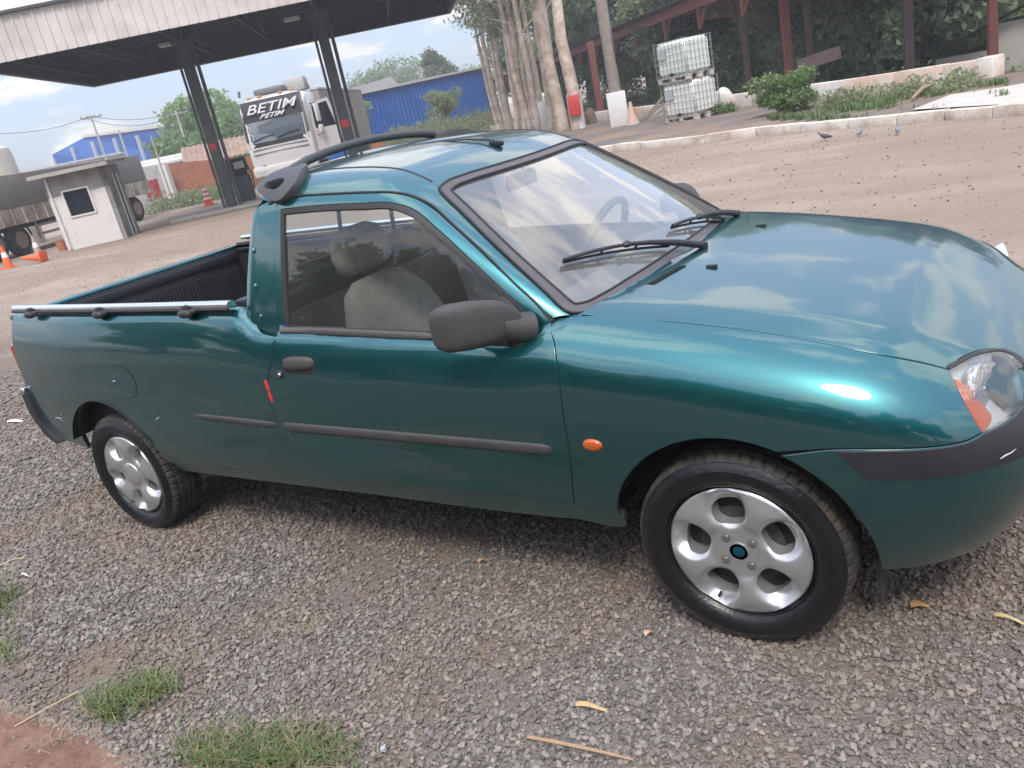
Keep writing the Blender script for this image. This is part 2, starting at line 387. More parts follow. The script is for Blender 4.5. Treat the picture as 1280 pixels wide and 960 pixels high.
def panel(name, loops, B, g, m, parent, step=.018, grid=.03, gap=.0028, flange=.02, lift=0, mirror=None, raw=False, shape=None, open_at=None, inward=None):
    """sheet panel cut from the body surface: loops[0] outer, the rest holes (2-D in basis B). mirror: name/parent of the far-side twin"""
    LP = []
    for i, lp in enumerate(loops):
        p = lp if raw else crom(lp, step)
        p = np.asarray(p, float)
        if area2(p) < 0: p = p[::-1]
        p = offset2(p, gap if i == 0 else -gap)
        LP.append(p if i == 0 else p[::-1])
    lo, hi = LP[0].min(0), LP[0].max(0)
    gx, gy = np.meshgrid(np.arange(lo[0], hi[0], grid), np.arange(lo[1], hi[1], grid*.9)); gx[1::2] += grid*.5
    G = np.c_[gx.ravel(), gy.ravel()]
    allb = np.vstack(LP)
    k = inside(G, LP[0])
    for h in LP[1:]: k &= ~inside(G, h)
    G = G[k]
    if len(G):
        dmin = np.full(len(G), 9.)
        for i in range(0, len(allb), 200): dmin = np.minimum(dmin, np.sqrt(((G[:, None, :]-allb[None, i:i+200, :])**2).sum(2)).min(1))
        G = G[dmin > grid*.42]
    pts = np.vstack([allb, G]) if len(G) else allb
    edges = []; st = 0; idx = []
    for p in LP:
        n = len(p); edges += [(st+i, st+(i+1) % n) for i in range(n)]; idx.append(list(range(st, st+n))); st += n
    vo, eo, fo, ov, _, _ = delaunay_2d_cdt([Vector((float(a), float(b))) for a, b in pts], edges, [], 0, 1e-7)
    back = {}
    for i, src in enumerate(ov):
        for s_ in src: back[s_] = i
    V2 = np.array([(v.x, v.y) for v in vo])
    tri = np.array([f for f in fo if len(f) == 3]); cen = V2[tri].mean(1)
    k = inside(cen, LP[0])
    for h in LP[1:]: k &= ~inside(cen, h[::-1])
    tri = tri[k]
    P = drop(V2, B, g); Nn = grad(g, P)
    if shape is not None: P, Nn = shape(V2, P, Nn)
    P = P + Nn*lift
    V = [tuple(p) for p in P]; NV = [tuple(n) for n in Nn]; Fc = []; FM = set()
    e1, e2, D = B
    for t in tri:
        a, b, c = V2[t]
        Fc.append(tuple(int(i) for i in t) if np.cross(b-a, c-a) > 0 else tuple(int(i) for i in t[::-1]))
    if flange:
        for ids in idx:
            ids = [back[i] for i in ids]; n = len(ids); Q = P[ids]; nn = Nn[ids]
            t = np.roll(Q, -1, 0)-np.roll(Q, 1, 0); t /= np.linalg.norm(t, axis=1)[:, None]+1e-12
            o = np.cross(t, nn); o /= np.linalg.norm(o, axis=1)[:, None]+1e-12
            r = min(.0024, flange*.5)
            b0 = len(V)
            for q, a_, c_ in zip(Q, o, nn): V.append(tuple(q+a_*r*.5-c_*r*.9)); NV.append(tuple((a_*.9+c_*.43)))
            b1 = len(V)
            for q, a_, c_ in zip(Q, o, nn): V.append(tuple(q+a_*r*.6-c_*flange)); NV.append(tuple(a_))
            for i in range(n):
                j = (i+1) % n
                if open_at is not None and open_at(Q[i]) and open_at(Q[j]): continue
                Fc.append((ids[j], ids[i], b0+i, b0+j)); FM.add(len(Fc)); Fc.append((b0+j, b0+i, b1+i, b1+j))
    fm = [1 if i in FM else 0 for i in range(len(Fc))] if m is PAINT else None; mm_ = dict(mats=[m, DARK], fmats=fm) if fm else dict(m=m)  # inner flange faces coloured dark to paint shade into the shut gaps
    o = mesh_obj(name, V, Fc, parent=parent, normals=NV, **mm_)
    res = [o]
    if mirror is not None:
        o2 = mesh_obj(mirror if isinstance(mirror, str) else name, [(x, -y, z) for x, y, z in V], [tuple(reversed(f)) for f in Fc],
                      parent=parent if not isinstance(mirror, tuple) else mirror[1], normals=[(x, -y, z) for x, y, z in NV], **mm_)
        res.append(o2)
    return res
def mir(o, name, parent):
    """far-side twin of a mesh object built in world coordinates"""
    me = o.data; W = [o.matrix_world @ v.co for v in me.vertices]
    n2 = mesh_obj(name, [(v.co.x, -v.co.y, v.co.z) for v in me.vertices], [tuple(reversed(p.vertices)) for p in me.polygons], me.materials[0], parent)
    return n2

# ---- materials
PAINT = bpy.data.materials.new('teal_car_paint'); PAINT.use_nodes = True
_t = PAINT.node_tree; _b = _t.nodes['Principled BSDF']
_b.inputs['Metallic'].default_value = .92; _b.inputs['Roughness'].default_value = .36
_b.inputs['Coat Weight'].default_value = 1.0; _b.inputs['Coat Roughness'].default_value = .025; _b.inputs['Coat IOR'].default_value = 1.75
_tc = _t.nodes.new('ShaderNodeTexCoord')
_n = _t.nodes.new('ShaderNodeTexNoise'); _n.inputs['Scale'].default_value = 1.6; _n.inputs['Detail'].default_value = 8; _t.links.new(_tc.outputs['Object'], _n.inputs['Vector'])
_m = _t.nodes.new('ShaderNodeMix'); _m.data_type = 'RGBA'; _t.links.new(_n.outputs['Fac'], _m.inputs[0])
_m.inputs[6].default_value = (.009, .112, .124, 1); _m.inputs[7].default_value = (.012, .130, .140, 1)
# road dust that gathers low on the flanks
_sp = _t.nodes.new('ShaderNodeSeparateXYZ'); _g = _t.nodes.new('ShaderNodeNewGeometry'); _t.links.new(_g.outputs['Position'], _sp.inputs[0])
_mr = _t.nodes.new('ShaderNodeMapRange'); _mr.inputs['From Min'].default_value = .62; _mr.inputs['From Max'].default_value = .28; _mr.inputs['To Max'].default_value = .32
_t.links.new(_sp.outputs['Z'], _mr.inputs['Value'])
_n2 = _t.nodes.new('ShaderNodeTexNoise'); _n2.inputs['Scale'].default_value = 9; _n2.inputs['Detail'].default_value = 9; _n2.inputs['Roughness'].default_value = .7; _t.links.new(_tc.outputs['Object'], _n2.inputs['Vector'])
_mu = _t.nodes.new('ShaderNodeMath'); _mu.operation = 'MULTIPLY'; _t.links.new(_mr.outputs[0], _mu.inputs[0]); _t.links.new(_n2.outputs['Fac'], _mu.inputs[1])
_m2 = _t.nodes.new('ShaderNodeMix'); _m2.data_type = 'RGBA'; _t.links.new(_mu.outputs[0], _m2.inputs[0]); _t.links.new(_m.outputs[2], _m2.inputs[6]); _m2.inputs[7].default_value = (.10, .085, .07, 1)
_t.links.new(_m2.outputs[2], _b.inputs['Base Color'])
_cr = _t.nodes.new('ShaderNodeMath'); _cr.operation = 'MULTIPLY_ADD'; _t.links.new(_mu.outputs[0], _cr.inputs[0]); _cr.inputs[1].default_value = .9; _cr.inputs[2].default_value = .06
_t.links.new(_cr.outputs[0], _b.inputs['Coat Roughness'])
# very faint orange peel
_n3 = _t.nodes.new('ShaderNodeTexNoise'); _n3.inputs['Scale'].default_value = 3.2; _n3.inputs['Detail'].default_value = 2; _t.links.new(_tc.outputs['Object'], _n3.inputs['Vector'])
_bp = _t.nodes.new('ShaderNodeBump'); _bp.inputs['Strength'].default_value = .06; _bp.inputs['Distance'].default_value = .05; _t.links.new(_n3.outputs['Fac'], _bp.inputs['Height'])
_t.links.new(_bp.outputs[0], _b.inputs['Coat Normal'])
RUBBER = mat('black_rubber', (.022, .021, .022), .55, bump=.15, bump_scale=60)
SEAL = mat('windscreen_seal_rubber', (.085, .075, .078), .42, var=.2, var_scale=9)  # rubber grey lifted so its colour carries the sky's reflection
TRIM = mat('faded_black_plastic', (.045, .042, .042), .55, var=.25, var_scale=14, bump=.12, bump_scale=220)
BTRIM = mat('bumper_black_plastic', (.022, .021, .025), .38, var=.2, var_scale=12)
MIRP = mat('mirror_grey_plastic', (.052, .05, .05), .6, var=.15, var_scale=18, bump=.2, bump_scale=300)
TYRE = mat('tyre_rubber', (.008, .008, .0095), .30, rvar=.1, bump=.1, bump_scale=90)
TREAD = mat('dusty_tread_rubber', (.055, .048, .04), .85, color2=(.024, .022, .021), mix_scale=16, bump=.2, bump_scale=120)
ALLOY = mat('silver_wheel_paint', (.52, .52, .53), .33, metal=.75, coat=.35, coat_rough=.2, var=.08, var_scale=30, rvar=.05)
DARK = mat('dark_underbody_and_gap_shade', (.012, .012, .012), .8)
CHROME = mat('polished_aluminium', (.80, .80, .80), .18, metal=1, rvar=.06)
GLASS = glass_mat('side_glass', (.86, .89, .87), 0, 1.5, 1.35, .03)
WGLASS = glass_mat('windscreen_glass', (.82, .87, .85), 0, 1.52, 2.0, .12)
SEATM = mat('grey_seat_fabric', (.30, .295, .28), .9, var=.2, var_scale=25, bump=.25, bump_scale=250)
INT = mat('grey_interior_plastic', (.15, .15, .152), .6)
INTL = mat('light_grey_interior_trim', (.50, .50, .48), .75)
LINER = mat('black_bed_liner', (.02, .02, .026), .45, var=.3, var_scale=10)
AMBER = mat('amber_lens', (.46, .085, .006), .15, coat=1)
RED = mat('red_decal', (.55, .02, .03), .25, coat=1)

truck = empty('pickup_truck', (-1.4, 0, 0))
tag(truck, 'dark teal single cab pickup truck parked on the gravel in the foreground', 'pickup truck')
D3 = dict
# ---- traced outlines (points on the body surface, metres)
T = {
'door': [(-1.565,-0.771,0.939,1),(-1.585,-0.797,0.875),(-1.624,-0.809,0.803),(-1.649,-0.813,0.749),(-1.656,-0.814,0.673),(-1.629,-0.813,0.607),(-1.553,-0.815,0.51),(-1.43,-0.819,0.421,1),(-0.986,-0.816,0.419),(-0.688,-0.797,0.406),(-0.472,-0.793,0.398,1),(-0.444,-0.815,0.544),(-0.435,-0.818,0.696),(-0.435,-0.802,0.821),(-0.449,-0.768,0.89),(-0.485,-0.705,0.935),(-0.516,-0.696,0.972),(-0.607,-0.677,1.054),(-0.719,-0.642,1.148),(-0.823,-0.611,1.228),(-0.902,-0.586,1.285),(-0.97,-0.584,1.322),(-1.041,-0.593,1.344),(-1.205,-0.596,1.362),(-1.351,-0.593,1.374),(-1.552,-0.592,1.38,1),(-1.562,-0.619,1.334),(-1.567,-0.69,1.147)],
'window': [(-1.535,-0.613,1.347,1),(-1.342,-0.616,1.34),(-1.161,-0.62,1.327),(-1.028,-0.62,1.314),(-0.961,-0.623,1.292),(-0.851,-0.648,1.218),(-0.731,-0.678,1.12),(-0.639,-0.696,1.04),(-0.566,-0.708,0.97),(-0.543,-0.713,0.94),(-0.54,-0.72,0.911),(-0.56,-0.727,0.887),(-0.612,-0.733,0.888),(-0.889,-0.75,0.914,1),(-1.182,-0.752,0.932),(-1.535,-0.748,0.951,1),(-1.534,-0.691,1.145)],
'glass_edge': [(-0.834,-0.656,1.201),(-0.704,-0.685,1.094),(-0.622,-0.7,1.021)],
'quarter_front': [(-1.564,-0.773,0.937,1),(-1.585,-0.797,0.875),(-1.624,-0.809,0.803),(-1.649,-0.813,0.749),(-1.656,-0.814,0.673),(-1.629,-0.813,0.607),(-1.553,-0.815,0.51),(-1.435,-0.819,0.417,1),(-1.915,-0.781,0.381),(-2.378,-0.776,0.379)],
'gutter_rear': [(-1.569,-0.59,1.382),(-1.594,-0.598,1.372),(-1.638,-0.624,1.323),(-1.677,-0.659,1.234),(-1.707,-0.694,1.128),(-1.72,-0.72,1.047),(-1.707,-0.737,0.992),(-1.638,-0.764,0.953),(-1.564,-0.773,0.937)],
'cabrear': [(-1.714,-0.635,1.261),(-2.541,-0.023,1.064),(-2.028,-0.479,1.052),(-1.768,-0.715,1.032)],
'sill_line': [(-2.364,-0.78,0.394),(-1.439,-0.819,0.43),(-0.986,-0.816,0.419),(-0.472,-0.793,0.398),(-0.324,-0.786,0.371)],
'shut': [(-0.483,-0.694,0.936,1),(-0.43,-0.683,0.943,1),(-0.371,-0.672,0.939),(-0.12,-0.665,0.908),(0.064,-0.658,0.879),(0.217,-0.663,0.848),(0.357,-0.657,0.811),(0.472,-0.615,0.765),(0.496,-0.605,0.753,1)],
'lamprear': [(0.511,-0.632,0.73),(0.536,-0.662,0.686),(0.565,-0.679,0.629,1)],
'btop': [(0.565,-0.679,0.629,1),(0.538,-0.709,0.622),(0.501,-0.738,0.622),(0.448,-0.767,0.626),(0.369,-0.794,0.632),(0.272,-0.811,0.633),(0.145,-0.818,0.626,1)],
'arch_front': [(0.145,-0.818,0.626,1),(0.085,-0.818,0.646),(0.006,-0.818,0.653),(-0.101,-0.819,0.634),(-0.186,-0.818,0.589),(-0.241,-0.815,0.53),(-0.284,-0.807,0.465),(-0.324,-0.786,0.371,1)],
'arch_bump': [(0.145,-0.818,0.626,1),(0.195,-0.817,0.597),(0.245,-0.813,0.545),(0.283,-0.802,0.47),(0.306,-0.784,0.393),(0.317,-0.733,0.27,1)],
'dfront2': [(-0.472,-0.793,0.398,1),(-0.444,-0.815,0.544),(-0.435,-0.818,0.696),(-0.435,-0.802,0.821),(-0.449,-0.768,0.89),(-0.485,-0.705,0.935),(-0.478,-0.701,0.939,1)],
'lamp': [(0.496,-0.605,0.753,1),(0.514,-0.565,0.753),(0.536,-0.517,0.751),(0.555,-0.48,0.745),(0.573,-0.447,0.737),(0.597,-0.412,0.723),(0.618,-0.401,0.707),(0.637,-0.413,0.688)],
'lamp_in': [(0.64,-0.535,0.639),(0.619,-0.592,0.633),(0.593,-0.642,0.629),(0.565,-0.679,0.629,1)],
'lamp_amber': [(0.507,-0.617,0.74),(0.542,-0.603,0.716),(0.568,-0.617,0.683),(0.591,-0.626,0.648),(0.582,-0.655,0.63)],
'lampblack': [(0.494,-0.604,0.754),(0.513,-0.551,0.758),(0.535,-0.501,0.755),(0.557,-0.457,0.747),(0.581,-0.419,0.734),(0.608,-0.387,0.716),(0.636,-0.385,0.692)],
'stripb': [(0.338,-0.803,0.559,1),(0.407,-0.787,0.554),(0.477,-0.759,0.55),(0.568,-0.697,0.547),(0.642,-0.608,0.544)],
'ws': [(-0.436,-0.669,0.948),(-0.45,-0.671,0.956),(-0.493,-0.665,0.989),(-0.572,-0.642,1.054),(-0.657,-0.615,1.12),(-0.749,-0.581,1.19),(-0.83,-0.548,1.252),(-0.894,-0.523,1.299),(-0.924,-0.504,1.321),(-0.93,-0.462,1.331),(-0.918,-0.366,1.338),(-0.898,-0.249,1.339),(-0.884,-0.114,1.338),(-0.881,0.052,1.338)],
'wsin': [(-0.428,-0.643,0.953),(-0.449,-0.647,0.967),(-0.51,-0.624,1.016),(-0.595,-0.593,1.082),(-0.683,-0.562,1.15),(-0.775,-0.529,1.22),(-0.855,-0.503,1.278),(-0.901,-0.488,1.31),(-0.912,-0.445,1.324),(-0.905,-0.389,1.328),(-0.884,-0.275,1.328),(-0.868,-0.144,1.328)],
'wsbase': [(-0.436,-0.669,0.948),(-0.396,-0.623,0.936),(-0.368,-0.545,0.936),(-0.338,-0.408,0.942),(-0.318,-0.26,0.949),(-0.307,-0.13,0.952)],
'hoodrear': [(-0.424,-0.686,0.941),(-0.359,-0.67,0.938),(-0.266,-0.576,0.946),(-0.227,-0.359,0.953),(-0.21,-0.193,0.956)],
'seam': [(-1.527,-0.436,1.446),(-1.353,-0.447,1.436),(-1.183,-0.457,1.418),(-1.059,-0.469,1.391),(-0.963,-0.481,1.347),(-0.938,-0.486,1.332)],
'crease': [(-0.154,-0.565,0.933),(0.08,-0.562,0.895),(0.339,-0.519,0.846),(0.471,-0.441,0.797),(0.57,-0.377,0.742),(0.607,-0.352,0.718)],
'fuel': [(-2.497,-0.803,0.841),(-2.612,-0.802,0.793),(-2.639,-0.802,0.712),(-2.539,-0.805,0.693),(-2.456,-0.806,0.76)],
'marker': [(-0.389,-0.818,0.609),(-0.357,-0.818,0.628),(-0.331,-0.818,0.615),(-0.362,-0.818,0.594)],
'handle': [(-1.526,-0.797,0.868),(-1.38,-0.793,0.866),(-1.387,-0.804,0.821),(-1.536,-0.807,0.821),(-1.455,-0.8,0.845)],
'lock': [(-1.556,-0.808,0.809)],
'decal': [(-1.645,-0.811,0.791),(-1.643,-0.814,0.702)],
'strip': [(-2.145,-0.81,0.639),(-1.627,-0.813,0.624),(-1.641,-0.812,0.59),(-2.155,-0.809,0.621),(-0.491,-0.817,0.603),(-0.499,-0.816,0.569),(-1.618,-0.813,0.624)],
'bedtop': [(-3.415,-0.719,1.026),(-3.087,-0.741,1.035),(-2.603,-0.761,1.029),(-2.017,-0.766,1.015),(-1.788,-0.756,1.01),(-1.76,-0.724,1.026)],
'clamps': [(-3.211,-0.729,1.042),(-2.606,-0.757,1.035),(-2.018,-0.765,1.017)],
'nozzle': [(-0.16,-0.26,0.948),(-0.171,0.308,0.948)],
'antenna': [(-0.969,-0.042,1.384)],
'rear_low': [(-3.198,-0.741,0.383),(-3.347,-0.732,0.4),(-3.461,-0.723,0.411)],
'nubs': [(-1.664,-0.66,1.231),(-1.675,-0.7,1.116),(-1.663,-0.735,0.998)],
'mirrorbase': [(-0.622,-0.7,1.021),(-0.537,-0.715,0.926),(-0.55,-0.725,0.891),(-0.612,-0.733,0.888),(-0.637,-0.721,0.951)],
}

def circ_arc(cx, cz, r, a0, a1, n):
    return [(cx+r*math.cos(R_(a0+(a1-a0)*i/(n-1))), cz+r*math.sin(R_(a0+(a1-a0)*i/(n-1)))) for i in range(n)]
def on_side(pts, g, B=B_S):
    """(x,z) side coordinates -> 3-D points on the near flank"""
    uv = np.array([p[:2] for p in pts], float); P = drop(uv, B_S, g)
    return [tuple(q)+((1,) if len(p) > 2 else ()) for q, p in zip(P, pts)]

# ---- door
door_loop = to2(T['door'], B_S); win_loop = to2(T['window'], B_S)
door, door_far = panel('door', [door_loop, win_loop], B_S, g_all, PAINT, truck, grid=.028, mirror=True)
w_res = crom(win_loop, .016); w_in = offset2(w_res if area2(w_res) > 0 else w_res[::-1], .016)
# rear part of the opening is glass, the front corner carries the mirror sail
for side, dr in ((0, door), (1, door_far)):
    pass
def both(fn_objs, name, parent_near, parent_far): pass
SAILX = lambda z: -.640+(1.02-z)*.16
gl_pts = [p for p in w_in if p[0] < SAILX(p[1])]
gl = np.array(gl_pts)
# keep order starting after the sail cut
_cut = [i for i in range(len(w_in)) if w_in[i][0] < SAILX(w_in[i][1])]
_k = [i for i in range(len(_cut)) if (_cut[i]-_cut[i-1]) % len(w_in) != 1]
if _k: gl = np.array([w_in[_cut[(i+_k[0]) % len(_cut)]] for i in range(len(_cut))])
glass = panel('window_glass', [gl], B_S, g_cab, GLASS, door, raw=True, gap=0, flange=0, lift=-.008, mirror=('x', door_far))
seal = panel('window_seal', [w_res, w_in], B_S, g_cab, RUBBER, door, raw=True, gap=.0005, flange=.012, lift=.0015, mirror=('x', door_far))
sl = [p for p in w_in if p[0] >= SAILX(p[1])-.006]
_cut = [i for i in range(len(w_in)) if w_in[i][0] >= SAILX(w_in[i][1])-.006]
_k = [i for i in range(len(_cut)) if (_cut[i]-_cut[i-1]) % len(w_in) != 1]
sl = np.array([w_in[_cut[(i+_k[0]) % len(_cut)]] for i in range(len(_cut))]) if _k else np.array(sl)
sail = panel('mirror_sail', [sl], B_S, g_cab, MIRP, door, raw=True, gap=-.004, flange=.02, lift=.006, mirror=('x', door_far))
# belt moulding under the glass
def strip_on(name, pts, g, h, t, m, parent, far_parent=None, n=40, taper=0):
    """moulding that follows the flank through (x,z) points: height h, thickness t"""
    c = crom([p for p in pts], .03, closed=False)
    P = drop(c, B_S, g); Nn = grad(g, P); V = []; Fc = []
    prof = [(-.5, 0), (-.48, .6), (-.3, 1), (.3, 1), (.48, .6), (.5, 0)]
    k = len(c)
    for i in range(k):
        tg = P[min(i+1, k-1)]-P[max(i-1, 0)]; tg /= np.linalg.norm(tg); up = np.cross(Nn[i], tg); up *= np.sign(up[2])
        s_ = 1.0
        if taper: s_ = min(1, (min(i, k-1-i)+.15)/taper)
        for a, b in prof: V.append(P[i]+up*a*h*(.5+.5*s_)+Nn[i]*(b*t*s_-.002))
    q = len(prof)
    for i in range(k-1):
        for j in range(q-1): Fc.append((i*q+j, (i+1)*q+j, (i+1)*q+j+1, i*q+j+1))
    Fc += [tuple(range(q)), tuple(reversed(range((k-1)*q, k*q)))]
    o = mesh_obj(name, V, Fc, m, parent, angle=50)
    bm = bmesh.new(); bm.from_mesh(o.data); bmesh.ops.recalc_face_normals(bm, faces=bm.faces[:]); bm.to_mesh(o.data); bm.free()
    if far_parent is not None: mir(o, name, far_parent)
    return o
strip_on('belt_moulding', [(-1.548, .953), (-1.3, .9405), (-1.1, .929), (-.89, .9155), (-.7, .902), (-.6, .895)], g_all, .026, .012, mat('belt_moulding_grey', (.06, .056, .055), .45, var=.2), door, door_far)
strip_on('side_strip', [(-1.628, .608), (-1.2, .600), (-.8, .592), (-.497, .586)], g_low, .036, .011, TRIM, door, door_far, taper=1)
# recessed handle, lock, decal
def oval_on(name, cx, cz, rx, rz, g, t, m, parent, n=28, p=2.6, flat=.0, dome=True, rot=0):
    V = []; Fc = []; uv = []
    rings = [1, .92, .75, .4, 0] if dome else [1, .97, .8, .6, .4, .2, 0]
    hs = [0, .55, .85, .98, 1] if dome else [0]+[1]*6
    for s_ in rings:
        for k in range(n):
            a = 2*math.pi*k/n; ca, sa = math.cos(a), math.sin(a); rr = (abs(ca)**p+abs(sa)**p)**(-1/p)
            u, v = rx*s_*rr*ca, rz*s_*rr*sa
            uv.append((cx+u*math.cos(rot)-v*math.sin(rot), cz+u*math.sin(rot)+v*math.cos(rot)))
    P = drop(np.array(uv), B_S, g); Nn = grad(g, P)
    for i in range(len(rings)):
        for k in range(n): V.append(P[i*n+k]+Nn[i*n+k]*(hs[i]*t-.0015))
    for i in range(len(rings)-1):
        for k in range(n): Fc.append((i*n+k, i*n+(k+1) % n, (i+1)*n+(k+1) % n, (i+1)*n+k))
    if not dome: return mesh_obj(name, V, Fc, m, parent, normals=Nn)
    return mesh_obj(name, V, Fc, m, parent, angle=60)
for dr, far in ((door, 0), (door_far, 1)):
    objs = [oval_on('handle_recess', -1.458, .8415, .082, .034, g_low, .003, BTRIM, dr, p=3.2, dome=False),
            oval_on('door_handle', -1.458, .8475, .075, .024, g_low, .020, TRIM, dr, p=3.4),
            oval_on('door_lock', -1.5577, .809, .015, .015, g_low, .010, BTRIM, dr, p=2)]
    if far:
        for o in objs:
            for v in o.data.vertices: v.co.y *= -1
            o.data.flip_normals()
keyhole = oval_on('key_cylinder', -1.556, .809, .0085, .0085, g_low, .012, CHROME, door, p=2)
oval_on('red_decal', -1.6435, .766, .010, .024, g_low, .003, RED, door, rot=.08)
oval_on('red_decal', -1.6425, .724, .010, .024, g_low, .003, RED, door, rot=.08)

# ---- quarter panel / bed side with arch cut-out
RA = (-2.85, .335, .338)
FA = (0., .302, .346)
arch_r = circ_arc(*RA, -10+360-350, 190, 24)            # from front foot over the top to the rear foot
qf = to2(T['quarter_front'], B_Q)
def S2Q(pts):
    return to2(on_side(pts, g_low), B_Q)
rear_foot = (-3.185, .385); tail = [(-3.45, .415, 1), (-3.52, .50), (-3.553, .62), (-3.552, .75), (-3.53, .88), (-3.503, .975), (-3.488, 1.02, 1)]
front_foot = (-2.512, .372)
# the top edge runs along the bed shelf, then climbs the cab corner
top_edge = to2([(-3.46, -.685, 1.075, 1), (-3.1, -.705, 1.07), (-2.6, -.722, 1.062), (-2.1, -.73, 1.05), (-1.84, -.73, 1.043), (-1.74, -.725, 1.04)], B_Q)
top_edge2 = to2([(-1.70, -.752, 1.0), (-1.648, -.756, .951)], B_Q)
arch_pts = [(p[0], p[1], 1) if i in (0, 23) else p for i, p in enumerate(circ_arc(*RA, 8, 171, 24))]
q_loop = (qf[:8] + S2Q([(-1.9, .387), (-2.3, .379), (front_foot[0], front_foot[1], 1)]) + S2Q(arch_pts) +
          S2Q([(rear_foot[0], rear_foot[1], 1), (-3.33, .40)]) + S2Q(tail) + top_edge + top_edge2)
quarter, quarter_far = panel('bed_side', [q_loop], B_Q, g_low, PAINT, truck, grid=.035, gap=.0026, flange=.02, mirror=True)
# ---- rear cab corner: from door frame round to the back wall
pil = [(-1.568, .90, 1), (-1.566, 1.147), (-1.562, 1.334), (-1.554, 1.378, 1), (-1.60, 1.378), (-1.645, 1.372), (-1.688, 1.352, 1), (-1.722, 1.2), (-1.752, 1.05), (-1.765, .97, 1), (-1.69, .92), (-1.64, .90)]
pillar, pillar_far = panel('cab_pillar', [pil], B_S, g_cab, PAINT, truck, grid=.02, gap=.0015, flange=.02, mirror=True)
for px, pz in ((-1.675, 1.225), (-1.672, 1.105), (-1.655, 1.0)):
    oval_on('pillar_clip', px, pz, .007, .011, g_cab, .008, PAINT, pillar)
# sill under the door
sill = [(-2.50, .372, 1), (-1.9, .385), (-1.44, .415), (-1.2, .417), (-.99, .415), (-.69, .402), (-.474, .394, 1), (-.325, .370, 1), (-.325, .335), (-.5, .325), (-1.4, .325), (-2.45, .325, 1)]
sillp = panel('sill', [sill], B_S, g_low, PAINT, truck, grid=.04, gap=.0015, flange=.02, lift=-.006, mirror=True)
# ---- front fender
fen = (to2(T['dfront2'][:-1], B_F) + to2([T['shut'][0]] + T['shut'][1:], B_F) + to2(T['lamprear'], B_F) + to2(T['btop'][1:-1], B_F) +
       to2(on_side([(p[0], p[1], 1) if i in (0, 27) else p for i, p in enumerate(circ_arc(*FA, 66, 168, 28))], g_low), B_F) + to2(on_side([(-.328, .372, 1)], g_low), B_F))
fender, fender_far = panel('front_fender', [fen], B_F, g_low, PAINT, truck, grid=.026, gap=.0026, mirror=True)
oval_on('side_repeater', -.3595, .611, .031, .0185, g_low, .012, AMBER, fender, p=2.1)
o = oval_on('side_repeater', -.3595, .611, .031, .0185, g_low, .012, AMBER, fender_far, p=2.1)
for v in o.data.vertices: v.co.y *= -1
o.data.flip_normals()
# ---- bonnet
sh = [(p[0], p[1]) for p in T['shut'][2:]] ; sh[-1] = (sh[-1][0], sh[-1][1], 1)
lt = [(p[0], p[1]+.0) for p in T['lampblack'][1:]]
rear = [(-.405, -.672, 1), (-.34, -.625), (-.285, -.53), (-.245, -.40), (-.218, -.25), (-.203, -.1)]
half = rear[::-1] + sh + lt + [(.662, -.40), (.682, -.30), (.693, -.15)]
hood_loop = half + [(.696, 0)] + [(p[0], -p[1]) + tuple(p[2:]) for p in half[::-1]] + [(-.2, 0)]
hood = panel('bonnet', [hood_loop], B_T, g_low, PAINT, truck, grid=.026, gap=.0026, flange=.022)[0]
for y in (-.26, .285):
    p, n = surf((-.163, y), B_T, g_low)
    MB().box((p.x, p.y, p.z+.003), (.034, .016, .010), bev=.003).add([], []).build('washer_nozzle', BTRIM, hood)
# cowl panel between bonnet and windscreen, with its air slots
cow_r = [(-.436, -.675, 1), (-.40, -.635), (-.372, -.55), (-.345, -.42), (-.323, -.27), (-.312, -.12)]
cow = rear + [(-.198, 0)] + [(p[0], -p[1]) + tuple(p[2:]) for p in rear[::-1]] + [(p[0], -p[1]) + tuple(p[2:]) for p in cow_r] + [(-.309, 0)] + cow_r[::-1]
def hoodg(x, y, z): return z-hood_z(x, np.abs(y))+.004
cowl = panel('cowl_panel', [cow], B_T, hoodg, PAINT, truck, grid=.02, gap=.001, flange=.015)[0]
for i in range(16):
    y = -.43+.0115*i; x = np.interp(y, [-.55, -.4, -.25, -.1], [-.318, -.285, -.258, -.242])
    p, n = surf((x, y), B_T, hoodg)
    MB().box((p.x, p.y, p.z+.001), (.026, .0042, .0026), rz=.25).build('cowl_slot', DARK, cowl, smooth=False)
# ---- roof skin with both screen pillars
ws_o = [(p[0], p[1]) for p in T['ws'][:-2]]
gut = [(p[0], p[1]) + ((1,) if len(p) > 3 else ()) for p in T['door'][16:26]]
half_r = [(-.478, -.700, 1)] + gut[:-1] + [(-1.552, -.5935), (-1.61, -.593), (-1.665, -.575), (-1.698, -.53), (-1.712, -.40), (-1.716, -.18)]
half_r += [(-1.718, 0)]
inner = [(-.4364, -.676, 1), (-.452, -.674), (-.4928, -.6655), (-.5722, -.643), (-.6572, -.6155), (-.7485, -.5822), (-.8302, -.549), (-.8941, -.5243), (-.9293, -.503), (-.936, -.462), (-.925, -.366), (-.906, -.249), (-.892, -.113)]
roof_loop = half_r + [(p[0], -p[1]) + tuple(p[2:]) for p in half_r[-2::-1]] + [(p[0], -p[1]) + tuple(p[2:]) for p in inner] + [(-.888, 0)] + inner[::-1]
roof = panel('roof', [roof_loop], B_T, g_cab, PAINT, truck, grid=.024, gap=.0016, flange=.02)[0]
# black tube painted in for the dark gap between door frame and roof
for s_ in (1, -1):
    gl_ = [(p[0], p[1]) for p in T['door'][15:26]] + [(-1.60, -.600)]
    c = crom([(a, b*s_) for a, b in gl_], .025, closed=False); P = drop(c, B_T, g_cab); n_ = grad(g_cab, P)
    MB().tube([Vector(a+b*.0005) for a, b in zip(P, n_)], .0042, 6).build('gutter_gap_line', RUBBER, roof)
